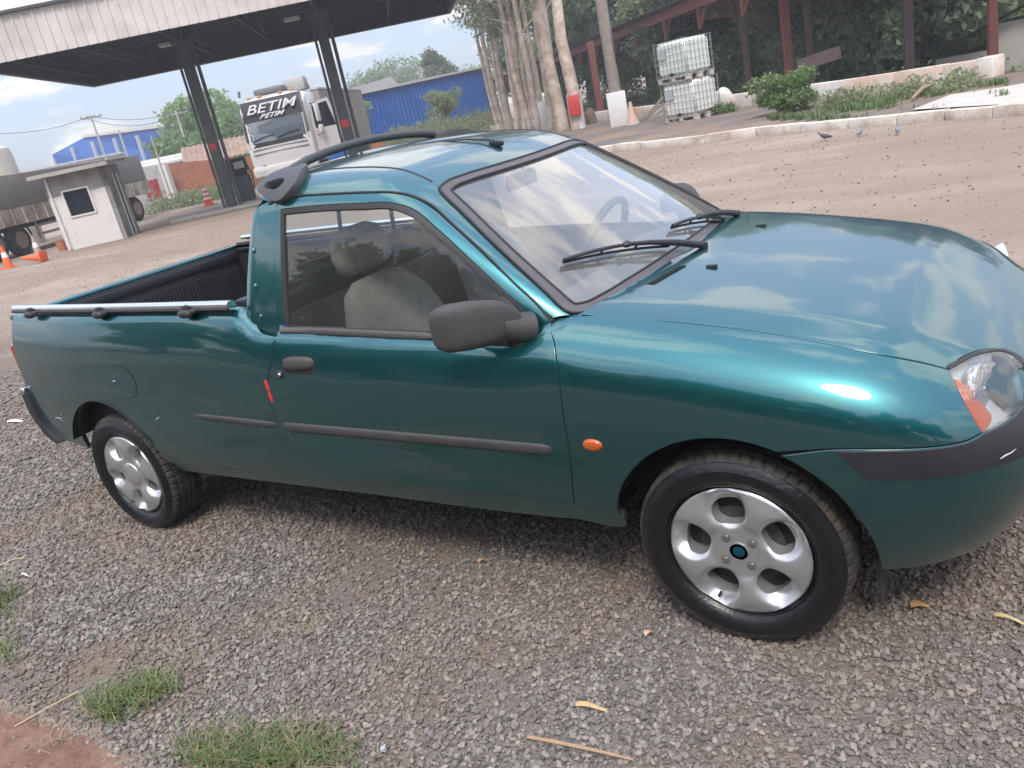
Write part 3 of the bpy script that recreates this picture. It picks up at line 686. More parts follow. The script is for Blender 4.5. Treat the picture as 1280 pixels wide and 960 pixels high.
# long roof groove on each side
for s_ in (-1, 1):
    c = crom([(p[0], p[1]*-s_) for p in T['seam'][:-1]] if s_ > 0 else [(p[0], p[1]) for p in T['seam'][:-1]], .03, closed=False)
    P = drop(c, B_T, g_cab); n_ = grad(g_cab, P)
    MB().tube([Vector(a-b*.0005) for a, b in zip(P, n_)], .0035, 6).build('roof_groove', RUBBER, roof)
# ---- windscreen and its rubber frame
wo_half = [(p[0], p[1]) for p in T['wsbase'][::-1]][:-1] + [(p[0], p[1]) for p in T['ws'][:-1]]
def W3(pts): return to2([tuple(q) for q in drop(np.array(pts), B_T, g_cab)], B_W)
base = [(-.309, 0), (-.312, -.12), (-.323, -.27), (-.345, -.42), (-.372, -.55), (-.395, -.622), (-.415, -.655), (-.438, -.672), (-.47, -.672)]
side_up = [(p[0], p[1]) for p in T['ws'][2:9]] + [(-.932, -.462), (-.921, -.366), (-.902, -.249), (-.888, -.113)]
hw = base + side_up
full = hw + [(-.884, 0)] + [(p[0], -p[1]) for p in hw[:0:-1]]
ws2 = crom(W3(full), .02)
if area2(ws2) < 0: ws2 = ws2[::-1]
gl2 = offset2(offset2(ws2, .018), .017)
screen_seal = panel('windscreen_seal', [ws2, gl2], B_W, g_cab, SEAL, truck, raw=True, gap=0, flange=.014, lift=.004)[0]
screen = panel('windscreen', [gl2], B_W, g_cab, WGLASS, truck, raw=True, gap=-.004, flange=0, grid=.03, lift=-.002)[0]
# black inner bead of the seal
bd = drop(gl2, B_W, g_cab); bn_ = grad(g_cab, bd)
_p = [Vector(a+b*.004) for a, b in zip(bd, bn_)]; MB().tube(_p+[_p[0]], .0042, 6, cap=False).build('seal_bead', RUBBER, screen_seal)
bd = drop(offset2(ws2, .001), B_W, g_cab); bn_ = grad(g_cab, bd)
_p = [Vector(a+b*.004) for a, b in zip(bd, bn_)]; MB().tube(_p+[_p[0]], .0045, 6, cap=False).build('seal_bead', RUBBER, screen_seal)
# wipers
def on_ws(x, y, lift): 
    p, n = surf(W3([(x, y)])[0][:2], B_W, g_cab, lift); return p
def wiper(bl0, bl1, piv, mid):
    w = empty('wiper', piv, parent=truck)
    a, b = on_ws(*bl0, .012), on_ws(*bl1, .012)
    pts = [on_ws(bl0[0]+(bl1[0]-bl0[0])*t/8, bl0[1]+(bl1[1]-bl0[1])*t/8, .009) for t in range(9)]
    MB().tube(pts, .0045, 6).build('rubber_blade', RUBBER, w)
    pts = [on_ws(bl0[0]+(bl1[0]-bl0[0])*t/8, bl0[1]+(bl1[1]-bl0[1])*t/8, .019+.012*math.sin(math.pi*t/8)) for t in range(9)]
    mb = MB(); mb.tube(pts, .006, 6); 
    for t in (0, 2.7, 5.3, 8):
        x, y = bl0[0]+(bl1[0]-bl0[0])*t/8, bl0[1]+(bl1[1]-bl0[1])*t/8; mb.tube([on_ws(x, y, .007), on_ws(x, y, .025)], .004, 6)
    mb.build('blade_carrier', BTRIM, w)
    m3 = on_ws(*mid, .033); pv = Vector(piv)
    mb = MB(); mb.tube([pv+Vector((0, 0, -.02)), pv+Vector((0, 0, .018))], .013, 10); mb.tube([pv+Vector((0, 0, .010)), pv.lerp(m3, .35)+Vector((0, 0, .014)), pv.lerp(m3, .7)+Vector((0, 0, .010)), m3], [.012, .011, .008, .006], 8)
    mb.sphere(m3, (.014, .018, .011), 10, 6)
    mb.build('wiper_arm', BTRIM, w)
wiper((-.525, -.515), (-.355, -.12), (-.262, -.035, .958), (-.43, -.295))
wiper((-.395, .02), (-.345, .40), (-.315, .505, .952), (-.372, .20))
# antenna
p, n = surf((-.985, -.015), B_T, g_cab)
an = MB(); an.box((p.x-.012, p.y, p.z+.014), (.055, .026, .020), ry=.22, bev=.007).build('antenna_base', BTRIM, roof)
MB().tube([p+Vector((-.02, 0, .025)), p+Vector((-.13, 0, .045)), p+Vector((-.26, .0, .055))], [.0045, .0035, .0025], 6).build('antenna_rod', BTRIM, roof)
# ---- front bumper, its black strip and the lamp
def zc_on(pts):      # (x or plan position along the corner) given as 3-D traces
    return to2(pts, B_B)
def front_pt(a, z):
    """point of the nose at lateral distance a and height z (near side)"""
    P = march(g_low, np.array([[1.3, -a, z]]), np.array([-1., 0, 0]), 0, 1.2, 160); return tuple(P[0])
arch_b = on_side([(p[0], p[1]) for p in circ_arc(*FA, 64, -4, 22)], g_low)
bt = [tuple(p[:3]) for p in T['btop'][::-1]]
bump_top = bt[1:-1] + [T['lamp_in'][3][:3]+(1,)] + [tuple(p[:3]) for p in T['lamp_in'][2::-1]] + [front_pt(.5, .645), front_pt(.35, .645), front_pt(.15, .645), front_pt(0.0005, .645)+(1,)]
low = [front_pt(0.0005, z) for z in (.60, .55, .5, .45, .4, .35, .315)] + [front_pt(0.0005, .285)+(1,), front_pt(.25, .283), front_pt(.45, .278)] + on_side([(.52, .272), (.42, .262), (.345, .262, 1)], g_low)
b_loop = to2([arch_b[0]+(1,)] + bump_top + low, B_B) + to2(arch_b[::-1][:-1], B_B)
open_c = lambda q: abs(q[1]) < .003
bn1, bn2 = panel('front_bumper', [b_loop], B_B, g_low, PAINT, truck, grid=.03, gap=.0016, flange=.02, mirror=True, lift=.004, open_at=open_c)
sb = [T['stripb'][0]] + T['stripb'][1:] + [front_pt(.5, .547), front_pt(.35, .547), front_pt(.15, .547), front_pt(0.0005, .547)+(1,)]
st_top = [tuple(p[:3]) for p in T['btop'][::-1]][1:-1] + [tuple(p[:3]) for p in T['lamp_in'][::-1]] + [front_pt(.5, .642), front_pt(.35, .642), front_pt(.15, .642), front_pt(0.0005, .642)+(1,)]
st_top[0] = tuple(st_top[0])+(1,)
s_loop = to2(st_top[:1], B_B) + to2(st_top[1:], B_B) + to2(sb[::-1], B_B)
bs = panel('bumper_strip', [s_loop], B_B, g_low, BTRIM, bn1, grid=.03, gap=.003, flange=.012, lift=.010, mirror=('x', bn2), open_at=open_c)
SCR = mat('pale_scratch', (.55, .56, .57), .6)
_p = [Vector(front_pt(a, z)) for a, z in ((.672, .566), (.66, .570), (.645, .571), (.632, .575))]; MB().tube([p+Vector((.6, -.8, 0))*.0125 for p in _p], [.0006, .0018, .0012, .0005], 5).build('scratch', SCR, bn1)
for pts in (((-3.36, .545), (-3.33, .552), (-3.29, .548)), ((-3.27, .57), (-3.265, .578)), ((-3.30, .535), (-3.285, .538)), ((-2.42, .60), (-2.39, .612))):
    _q = on_side(list(pts), g_low); MB().tube([Vector(q)+Vector((0, -.0008, 0)) for q in _q], .0014, 5).build('scratch', SCR, quarter)
np_l = [front_pt(.56, .648)+(1,), front_pt(.45, .648), front_pt(.3, .648), front_pt(.15, .648), front_pt(.0005, .648)+(1,), front_pt(.0005, .685), front_pt(.0005, .715)+(1,), front_pt(.15, .715), front_pt(.3, .715), front_pt(.45, .72), front_pt(.56, .72)+(1,)]
panel('nose_panel', [to2(np_l, B_B)], B_B, g_low, PAINT, truck, gap=0, flange=.02, lift=-.008, mirror=True, open_at=lambda q: abs(q[1]) < .003)
# number plate area and grille on the nose (out of the photograph's frame)
gr_l = [front_pt(.40, .665)+(1,), front_pt(.2, .665), front_pt(.0005, .665)+(1,), front_pt(.0005, .70)+(1,), front_pt(.2, .70), front_pt(.40, .69)+(1,)]
panel('grille', [to2(gr_l, B_B)], B_B, g_low, BTRIM, truck, gap=0, flange=.02, lift=-.002, mirror=True, open_at=open_c)
# head lamp: bowl, amber corner and clear lens
lamp_l = T['lamp'][:-1] + [T['lamp'][-1]] + [front_pt(.455, .69), front_pt(.49, .665)] + T['lamp_in'][:-1] + [T['lamp_in'][-1]] + T['lamprear'][-2::-1]
ll = to2(lamp_l, B_B)
lp1, lp2 = panel('head_lamp', [ll], B_B, g_low, mat('lamp_housing', (.72, .73, .74), .28, metal=.45), truck, step=.012, grid=.02, gap=-.001, flange=.015, lift=-.035, mirror=True)
lens = glass_mat('clear_lamp_lens', (.95, .96, .96), .05, 1.5, 1.6, .03)
panel('lens', [ll], B_B, g_low, lens, lp1, step=.012, grid=.02, gap=.001, flange=.034, lift=.001, mirror=('x', lp2))
am = to2([T['lamp_amber'][0], T['lamp_amber'][1], T['lamp_amber'][2], T['lamp_amber'][3], T['lamp_amber'][4], T['lamprear'][-1], T['lamprear'][1], T['lamprear'][0]], B_B)
panel('indicator', [am], B_B, g_low, AMBER, lp1, step=.012, grid=.014, gap=.002, flange=.02, lift=-.012, mirror=('x', lp2))
lb = [T['lampblack'][0], *T['lampblack'][1:], (T['lamp'][-1][0]+.002, T['lamp'][-1][1], T['lamp'][-1][2]), *T['lamp'][-2::-1]]
panel('lamp_brow', [to2(lb, B_B)], B_B, g_low, BTRIM, lp1, step=.012, grid=.02, gap=.0005, flange=.01, lift=.003, mirror=('x', lp2))
CH2 = mat('lamp_reflector', (.80, .81, .83), .30, metal=.8, bump=.5, bump_scale=70)
for s_, lp in ((1, lp1), (-1, lp2)):
    c = Vector((.545, -.565*s_, .69)); ax = Vector((.93, -.25*s_, .1)).normalized()
    q = ax.to_track_quat('Z', 'Y').to_matrix(); mb = MB(); mb.lathe([(.004, -.03), (.03, -.026), (.05, -.012), (.06, .012), (.062, .02)], n=24)
    mb.v = [tuple(c+q @ Vector(v)) for v in mb.v]; mb.build('reflector', CH2, lp)
    mb = MB(); mb.sphere((0, 0, .004), (.012, .012, .02), 10, 8); mb.v = [tuple(c+q @ Vector(v)) for v in mb.v]; mb.build('bulb', CHROME, lp)

# ---- mirrors
def mirror_head(s_, dr):
    yaw = 0
    # loft of rounded sections from the door outwards
    secs = [(-.580, -.770, .958, .036, .036), (-.600, -.785, .966, .050, .050), (-.622, -.81, .974, .058, .062), (-.655, -.85, .980, .060, .069), (-.676, -.877, .983, .056, .070), (-.692, -.899, .984, .050, .067), (-.702, -.913, .985, .040, .058), (-.707, -.920, .985, .024, .040)]
    n = 22; V = []; Fc = []
    for (x, y, z, dx_, dz_) in secs:
        for k in range(n):
            a = 2*math.pi*k/n; ca, sa = math.cos(a), math.sin(a); rr = (abs(ca)**3.8+abs(sa)**3.8)**(-1/3.8)
            V.append((x+dx_*rr*ca, (y+.25*dx_*rr*ca)*s_, z+dz_*rr*sa))
    m = len(secs)
    for i in range(m-1):
        for k in range(n): Fc.append((i*n+k, (i+1)*n+k, (i+1)*n+(k+1) % n, i*n+(k+1) % n))
    Fc += [tuple(range(n)), tuple(reversed(range((m-1)*n, m*n)))]
    if s_ < 0: Fc = [tuple(reversed(f)) for f in Fc]
    o = mesh_obj('door_mirror', V, Fc, MIRP, dr, angle=60)
    mb = MB(); g0 = Vector((-.722, -.838*s_, .980)); mb.box(g0, (.006, .10, .092), rz=.42*s_, bev=.002); mb.build('mirror_glass', CHROME, dr)
    mb = MB(); mb.tube([(-.545, -.715*s_, .925), (-.57, -.75*s_, .935), (-.60, -.785*s_, .955)], [.045, .042, .04], 14); mb.build('mirror_arm', MIRP, dr)
mirror_head(1, door); mirror_head(-1, door_far)

# ---- fuel flap
oval_on('fuel_flap_gap', -2.55, .768, .0875, .0775, g_low, .0021, DARK, quarter, p=2, dome=False)
oval_on('fuel_flap', -2.55, .768, .0825, .0725, g_low, .0045, PAINT, quarter, p=2, dome=False)
oval_on('flap_lock', -2.628, .765, .016, .012, g_low, .010, PAINT, quarter, p=2)
strip_on('side_strip', [(-2.15, .6285), (-1.9, .6215), (-1.648, .6105)], g_low, .026, .010, TRIM, quarter, quarter_far, taper=2)
# ---- bed: shelf rail, clamps, tailgate with ribbed liner, floor
RAIL = [(-3.41, -.703), (-3.2, -.712), (-2.9, -.725), (-2.5, -.737), (-2.1, -.744), (-1.78, -.746)]
def rail_z(x): return float(railz(np.array(x)))
for s_ in (1, -1):
    par = quarter if s_ == 1 else quarter_far
    pth = [(x, y*s_, rail_z(x)+.014) for x, y in crom(RAIL, .1, closed=False)]
    V = []; Fc = []
    prof = [(-.018, -.012), (-.021, -.004), (-.017, .007), (-.006, .012), (.008, .011), (.018, .005), (.02, -.006), (.016, -.012)]
    for (x, y, z) in pth:
        for a, b in prof: V.append((x, y+a*s_, z+b))
    q = len(prof); k = len(pth)
    Fc = [(i*q+j, i*q+(j+1) % q, (i+1)*q+(j+1) % q, (i+1)*q+j) for i in range(k-1) for j in range(q)] + [tuple(range(q)), tuple(reversed(range((k-1)*q, k*q)))]
    o = mesh_obj('chrome_bed_rail', V, Fc, CHROME, par, angle=50)
    bm = bmesh.new(); bm.from_mesh(o.data); bmesh.ops.recalc_face_normals(bm, faces=bm.faces[:]); bm.to_mesh(o.data); bm.free()
    mb = MB(); mb.tube([(x, (y*s_+.030*s_)*1-.057*s_+.0*s_, z-.026) for x, y, z in [(a, b*s_, c) for a, b, c in pth]] if False else [(x, y-.020*s_, z-.015) for x, y, z in pth], .006, 6); mb.build('rail_gasket', RUBBER, o)
    for cx in (-3.22, -2.62, -2.02):
        y = float(np.interp(cx, [p[0] for p in RAIL], [p[1] for p in RAIL])); z = rail_z(cx)
        mb = MB(); mb.sphere((cx, (y-.035)*s_, z-.012), (.042, .017, .017), 12, 8); mb.box((cx+.03, (y-.032)*s_, z-.006), (.06, .018, .014), bev=.004); mb.box((cx, (y-.022)*s_, z+.004), (.022, .03, .03), bev=.004)
        mb.build('rail_clamp', mat('clamp_dark_plastic', (.03, .03, .032), .5), o)
tg = empty('tailgate', (-3.5, 0, .45), parent=truck)
mb = MB(); mb.box((-3.512, 0, .735), (.05, 1.36, .60), bev=.012); mb.box((-3.505, 0, 1.045), (.075, 1.38, .03), bev=.01); mb.build('skin', PAINT, tg)
mb = MB(); mb.box((-3.474, 0, .74), (.02, 1.34, .60), bev=.004); mb.build('liner', LINER, tg)
for i in range(56):
    y = -.62+i*1.24/55; MB().box((-3.461, y, .72), (.012, .009, .44), bev=.002).build('liner_rib', LINER, tg)
mb = MB(); mb.box((-3.462, 0, 1.0), (.022, 1.30, .05), bev=.006); mb.build('liner_lip', LINER, tg)
bed = empty('cargo_bed', (-2.6, 0, .5), parent=truck)
mb = MB(); mb.box((-2.62, 0, .52), (1.72, 1.40, .04)); mb.build('bed_floor', LINER, bed, smooth=False)
for s_ in (-1, 1):
    mb = MB(); mb.box((-2.62, .69*s_, .79), (1.72, .03, .50)); mb.box((-2.62, .68*s_, 1.03), (1.66, .035, .02), bev=.005); mb.build('bed_inner_side', LINER, bed, smooth=False)
    for i in range(20): MB().box((-3.4+i*.085, .672*s_, .77), (.012, .012, .40)).build('side_rib', LINER, bed, smooth=False)
mb = MB(); mb.box((-1.80, 0, .78), (.03, 1.40, .52)); mb.box((-1.79, 0, 1.045), (.06, 1.40, .03), bev=.008); mb.build('bed_front_wall', LINER, bed, smooth=False)
# ---- back wall of the cab with window
def backx(z): return -1.765+.16*(z-1.05)
bw = [(-.70, .95), (.70, .95), (.70, 1.02), (.63, 1.2), (.565, 1.36), (.50, 1.40), (0, 1.418), (-.50, 1.40), (-.565, 1.36), (-.63, 1.2), (-.70, 1.02)]
hole = [(-.52, 1.10), (.52, 1.10), (.46, 1.35), (-.46, 1.35)]
V = [(backx(z)+.006, y, z) for y, z in bw+hole]; nb = len(bw)
vo = delaunay_2d_cdt([Vector(p) for p in bw+hole], [(i, (i+1) % nb) for i in range(nb)]+[(nb+i, nb+(i+1) % 4) for i in range(4)], [], 0, 1e-6)
V2 = np.array([(v.x, v.y) for v in vo[0]]); hl = np.array(hole)
tri = [f for f in vo[2] if not inside(V2[list(f)].mean(0)[None], hl)[0] and inside(V2[list(f)].mean(0)[None], np.array(bw))[0]]
back = mesh_obj('cab_back_wall', [(backx(z)+.004, y, z) for y, z in V2], [tuple(f) for f in tri], PAINT, truck, smooth=False)
V = [(backx(z)+.012, y, z) for y, z in hole]; mesh_obj('rear_window', V, [(0, 1, 2, 3)], GLASS, back, smooth=False)
mb = MB()
for (a, b) in ((0, 1), (1, 2), (2, 3), (3, 0)): mb.tube([Vector(V[a]), Vector(V[b])], .011, 6)
mb.build('rear_window_seal', RUBBER, back)
mb = MB(); mb.beam((backx(1.1)+.015, -.17, 1.10), (backx(1.35)+.015, -.155, 1.35), .015, .012); mb.beam((backx(1.1)+.015, .17, 1.10), (backx(1.35)+.015, .155, 1.35), .015, .012); mb.build('rear_window_bar', BTRIM, back, smooth=False)
# inner lining of the cab
mb = MB(); mb.box((-1.17, 0, .40), (1.15, 1.40, .06)); mb.build('cab_floor', DARK, truck, smooth=False)
mb = MB(); mb.box((-1.70, 0, .68), (.03, 1.40, .56)); mb.build('cab_inner_back', INT, truck, smooth=False)
for s_ in (-1, 1):
    mb = MB(); mb.box((-1.02, .735*s_, .65), (1.10, .03, .50), bev=.01); mb.box((-1.05, .70*s_, .72), (.6, .07, .06), bev=.02); mb.build('door_card', INT, truck)
# head lining follows the roof 3 cm lower
uv = [(x, y) for x in np.linspace(-1.66, -.96, 16) for y in np.linspace(-.5, .5, 14)]
P = drop(np.array(uv), B_T, g_cab); P[:, 2] -= .03
mesh_obj('head_lining', P, [(i*14+j, i*14+j+1, (i+1)*14+j+1, (i+1)*14+j) for i in range(15) for j in range(13)], INTL, truck)
# dashboard, steering wheel, seats
V = []; prof = [(-.78, .62), (-.80, .74), (-.76, .86), (-.68, .905), (-.55, .915), (-.42, .90), (-.36, .86), (-.36, .6)]
ys = np.linspace(-.68, .68, 25)
for y in ys:
    for (x, z) in prof: V.append((x-.10*(y/.7)**2 if x > -.6 else x-.02*(y/.7)**2, y, z+(.03*math.exp(-((y-.36)/.2)**2) if -.75 < x < -.5 else 0)))
q = len(prof); mesh_obj('dashboard', V, [(i*q+j, (i+1)*q+j, (i+1)*q+j+1, i*q+j+1) for i in range(24) for j in range(q-1)], INT, truck, angle=40)
sw = empty('steering_wheel', (-.82, .36, .93), parent=truck)
tilt = R_(62); qx = Matrix.Rotation(-tilt, 3, 'Y'); c = Vector((-.83, .36, .925))
ring = [c+qx @ Vector((.185*math.cos(a), .185*math.sin(a), 0)) for a in [2*math.pi*i/40 for i in range(41)]]
MB().tube(ring, .0155, 10, cap=False).build('wheel_rim', mat('steering_grey', (.10, .10, .105), .45), sw)
mb = MB()
for a in (R_(0), R_(180), R_(90), R_(270)):
    if a == R_(0): continue
    mb.tube([c, c+qx @ Vector((.18*math.cos(a), .18*math.sin(a), 0))], [.03, .014], 8)
mb.sphere(c+qx @ Vector((0, 0, -.01)), (.055, .07, .055), 14, 8); mb.tube([c, c+qx @ Vector((.02, 0, -.16))], .03, 10)
mb.build('wheel_hub', INT, sw)
def seat(yc):
    s_ = empty('seat', (-1.3, yc, .42), parent=truck)
    def cushion(name, secs, par):
        n = 20; V = []; Fc = []
        for (c_, hy, hd, ax) in secs:
            for k in range(n):
                a = 2*math.pi*k/n; ca, sa = math.cos(a), math.sin(a); rr = (abs(ca)**3+abs(sa)**3)**(-1/3)
                p = Vector(c_)+Vector((0, 1, 0))*hy*rr*ca+Vector(ax)*hd*rr*sa; V.append(p)
        m = len(secs)
        for i in range(m-1):
            for k in range(n): Fc.append((i*n+k, i*n+(k+1) % n, (i+1)*n+(k+1) % n, (i+1)*n+k))
        Fc += [tuple(reversed(range(n))), tuple(range((m-1)*n, m*n))]
        o = mesh_obj(name, V, Fc, SEATM, par, angle=70)
        bm = bmesh.new(); bm.from_mesh(o.data); bmesh.ops.recalc_face_normals(bm, faces=bm.faces[:]); bm.to_mesh(o.data); bm.free(); return o
    ax = (.95, 0, .3)
    cushion('backrest', [((-1.26, yc, .56), .20, .06, ax), ((-1.29, yc, .62), .245, .09, ax), ((-1.34, yc, .78), .25, .085, ax), ((-1.39, yc, .92), .225, .07, ax), ((-1.425, yc, 1.0), .17, .055, ax), ((-1.44, yc, 1.035), .10, .035, ax)], s_)
    cushion('seat_base', [((-1.25, yc, .55), .22, .07, (0, 0, 1)), ((-1.15, yc, .56), .25, .085, (0, 0, 1)), ((-.95, yc, .575), .25, .085, (0, 0, 1)), ((-.80, yc, .585), .23, .06, (0, 0, 1)), ((-.77, yc, .58), .18, .03, (0, 0, 1))], s_)
    cushion('headrest', [((-1.445, yc, 1.06), .09, .03, ax), ((-1.45, yc, 1.08), .135, .048, ax), ((-1.46, yc, 1.14), .145, .05, ax), ((-1.47, yc, 1.20), .125, .042, ax), ((-1.475, yc, 1.225), .07, .02, ax)], s_)
seat(-.36); seat(.36)
MB().box((-.93, 0, 1.262), (.02, .2, .055), bev=.008).tube([(-.92, 0, 1.28), (-.915, 0, 1.335)], .006, 6).build('rear_view_mirror', INT, truck)
# ---- roof bar behind the cab
rk = empty('roof_bar', (-1.6, 0, 1.45), parent=truck)
RK = mat('roof_bar_grey_plastic', (.05, .05, .053), .5, var=.12, var_scale=15)
pth = [(-1.555, -.53, 1.430), (-1.59, -.455, 1.463), (-1.61, -.36, 1.482), (-1.62, -.24, 1.495), (-1.625, -.1, 1.503), (-1.627, .0, 1.505)]
pth = pth + [(x, -y, z) for x, y, z in pth[-2::-1]]
V = []; n = 14; cP = [Vector(p) for p in pth]
mb = MB(); mb.tube([p for p in cP], [.022, .019, .0165, .016, .016, .016, .016, .016, .0165, .019, .022], 12); mb.build('bar', RK, rk)
for s_ in (-1, 1):
    def padfn(u, v, w, s_=s_): return (u, (v)*s_, w)
    # foot: flat pad with a slot, riding on the roof edge
    out_l = [(-1.655, .44), (-1.675, .50), (-1.665, .555), (-1.60, .590), (-1.49, .592), (-1.465, .565), (-1.49, .50), (-1.53, .44), (-1.59, .41)]
    slot = [(-1.622, .566), (-1.628, .553), (-1.60, .546), (-1.535, .546), (-1.525, .558), (-1.535, .570), (-1.60, .571)]
    lo = crom([(a, -b) for a, b in out_l], .02); ls = crom([(a, -b) for a, b in slot], .015)
    pd = panel('foot_pad', [lo, ls], B_T, g_cab, RK, rk, raw=True, gap=0, grid=.02, flange=.030, lift=.028)
    if s_ == 1:
        for o in pd:
            for v in o.data.vertices: v.co.y *= -1
            o.data.flip_normals()

# ---- wheels
def rim_height(uv, capped):
    u, v = uv[:, 0], uv[:, 1]; r = np.hypot(u, v); an = np.arctan2(v, u)
    h = tab(r, [0, .03, .06, .075, .10, .14, .165, .178, .188, .1935], [.010, .010, .010, .011, .016, .0205, .0185, .0165, .0165, .009])
    return h
def wheel(cx, cy, s_, front):
    w = empty('wheel', (cx, cy, .29), parent=truck)
    RT = .2905
    yo = lambda d: cy + s_*d       # d: distance towards outside
    # tyre: side walls and tread
    def lathe_obj(name, prof, m, n=168, blocks=None):
        V = []; Fc = []
        for j, (r, d) in enumerate(prof):
            for k in range(n):
                a = 2*math.pi*k/n; rr = r
                if blocks and blocks(j, k): rr = r-.006
                sag = 0
                V.append((cx+rr*math.cos(a), yo(d), max(.2905+rr*math.sin(a), .0015)))
        q = len(prof)
        for j in range(q-1):
            for k in range(n):
                f = (j*n+k, (j+1)*n+k, (j+1)*n+(k+1) % n, j*n+(k+1) % n); Fc.append(f if s_ < 0 else f[::-1])
        return mesh_obj(name, V, Fc, m, w, angle=28)
    so = [(.186, .050), (.1925, .058), (.1955, .070), (.200, .0755), (.2035, .0730), (.207, .0775), (.222, .0885), (.238, .0935), (.250, .0935), (.253, .0952), (.256, .0935), (.266, .088), (.273, .083), (.2735, .0805), (.2765, .0785)]
    tyre = lathe_obj('tyre', so, TYRE, n=96)
    lathe_obj('tyre_inner_wall', [(r, -d) for r, d in so[::-1]], TYRE, n=64)
    tr = [(.2765, .0785), (.282, .074), (.2865, .067), (.2885, .060), (.2885, .050), (.280, .048), (.280, .042), (.2903, .040), (.2905, .018), (.282, .016), (.282, .010), (.2908, .008), (.2908, -.008), (.282, -.010), (.282, -.016), (.2905, -.018), (.2903, -.040), (.280, -.042), (.280, -.048), (.2885, -.050), (.2885, -.060), (.2865, -.067), (.282, -.074), (.2765, -.0785)]
    lathe_obj('tread', tr, TREAD, n=280, blocks=lambda j, k: (j in (1, 2, 3, 4) and k % 5 == 0) or (j in (19, 20, 21, 22) and k % 5 == 0) or (j in (7, 8) and k % 7 == 0) or (j in (15, 16) and (k+3) % 7 == 0))
    # alloy face with five openings
    n5 = 5; loops = [[(.1925*math.cos(2*math.pi*k/110), .1925*math.sin(2*math.pi*k/110)) for k in range(110)]]
    ph = R_(98) if front else R_(120)
    holes = []
    for i in range(n5):
        a = ph+2*math.pi*i/n5; rc = .1165; hr, ht = .0365, .0455     # radial and tangential half sizes
        if not front: rc, hr, ht = .122, .032, .031
        lp = []
        for k in range(34):
            b = 2*math.pi*k/34; ca, sa = math.cos(b), math.sin(b); rr = (abs(ca)**2.6+abs(sa)**2.6)**(-1/2.6)
            du, dv = hr*rr*ca, ht*rr*sa*(1+.10*ca)
            lp.append(((rc+du)*math.cos(a)-dv*math.sin(a), (rc+du)*math.sin(a)+dv*math.cos(a)))
        loops.append(lp); holes.append((a, rc, hr, ht))
    LP = [np.array(l) for l in loops]
    def dip(uv):
        d = .0022*np.exp(-((np.hypot(uv[:, 0], uv[:, 1])-.0775)/.0035)**2)
        for (a, rc, hr, ht) in holes:
            du = (uv[:, 0]*math.cos(a)+uv[:, 1]*math.sin(a)-rc); dv = (-uv[:, 0]*math.sin(a)+uv[:, 1]*math.cos(a))
            e = np.sqrt((du/hr)**2+(dv/ht)**2)
            e2 = np.sqrt(((du-.016)/(hr+.024))**2+(dv/(ht+.013))**2)      # dished pocket that opens towards the rim
            tt = np.clip((1.12-e2)/.62, 0, 1); d = np.maximum(d, .030*tt*tt*(3-2*tt))
            d = np.maximum(d, .010*np.clip((1.3-e)/.3, 0, 1)**2)
        return d
    def hfun(uv):
        r_ = np.hypot(uv[:, 0], uv[:, 1]); an_ = np.arctan2(uv[:, 1], uv[:, 0]); win_ = np.clip((r_-.068)/.03, 0, 1)*np.clip((.186-r_)/.03, 0, 1)
        return rim_height(uv, front)-dip(uv)+.0055*np.cos(5*(an_-ph)+math.pi)*win_
    if True:
        lo, grid = -.2, .0075
        grid = .006
        gx, gy = np.meshgrid(np.arange(-.195, .195, grid), np.arange(-.195, .195, grid*.88)); gx[1::2] += grid/2
        G = np.c_[gx.ravel(), gy.ravel()]; k = np.hypot(G[:, 0], G[:, 1]) < .174
        for h in LP[1:]: k &= ~inside(G, h)
        G = G[k]; allb = np.vstack(LP)
        dm = np.sqrt(((G[:, None]-allb[None])**2).sum(2)).min(1); G = G[dm > grid*.45]
        rings = np.vstack([[(r*math.cos(2*math.pi*i/110), r*math.sin(2*math.pi*i/110)) for i in range(110)] for r in (.1775, .188)])
        pts = np.vstack([allb, rings, G]); ed = []; st = 0; idx = []
        for l in LP:
            q = len(l); ed += [(st+i, st+(i+1) % q) for i in range(q)]; idx.append(list(range(st, st+q))); st += q
        vo, eo, fo, ov, _, _ = delaunay_2d_cdt([Vector(map(float, p)) for p in pts], ed, [], 0, 1e-7)
        bk = {}
        for i, src in enumerate(ov):
            for z_ in src: bk[z_] = i
        V2 = np.array([(v.x, v.y) for v in vo]); tri = [f for f in fo if len(f) == 3]; cen = V2[np.array(tri)].mean(1)
        kk = np.ones(len(tri), bool)
        for h in LP[1:]: kk &= ~inside(cen, h)
        H = hfun(V2); V = [(cx+a, yo(.062+h), .2905+b) for (a, b), h in zip(V2, H)]; Fc = []
        for f, ok in zip(tri, kk):
            if not ok: continue
            a, b, c_ = V2[list(f)]
            ccw = np.cross(b-a, c_-a) > 0
            f = tuple(f) if ccw else tuple(f[::-1])
            Fc.append(f if s_ < 0 else f[::-1])
        for li, ids in enumerate(idx[1:]):
            ids = [bk[i] for i in ids]; b0 = len(V); ctr = V2[ids].mean(0)
            for i in ids: V.append((cx+V2[i][0]*1+(ctr[0]-V2[i][0])*.06, yo(.062+H[i]-.05), .2905+V2[i][1]+(ctr[1]-V2[i][1])*.06))
            q = len(ids)
            for i in range(q):
                j = (i+1) % q; f = (ids[i], ids[j], b0+j, b0+i); Fc.append(f if s_ > 0 else f[::-1])
        rim = mesh_obj('rim', V, Fc, ALLOY, w, angle=50)
    # barrel and brake coloured near black, painting shade into the wheel openings
    mb = MB(); V_ = []
    mb.lathe([(.186, .022), (.176, -.005), (.172, -.06), (.05, -.062)], n=48, axis='Y')
    mb.v = [(cx+x, yo(y), .2905+z) for x, y, z in mb.v]; mb.build('barrel', mat('barrel_shade_black', (.006, .006, .006), .8), w)
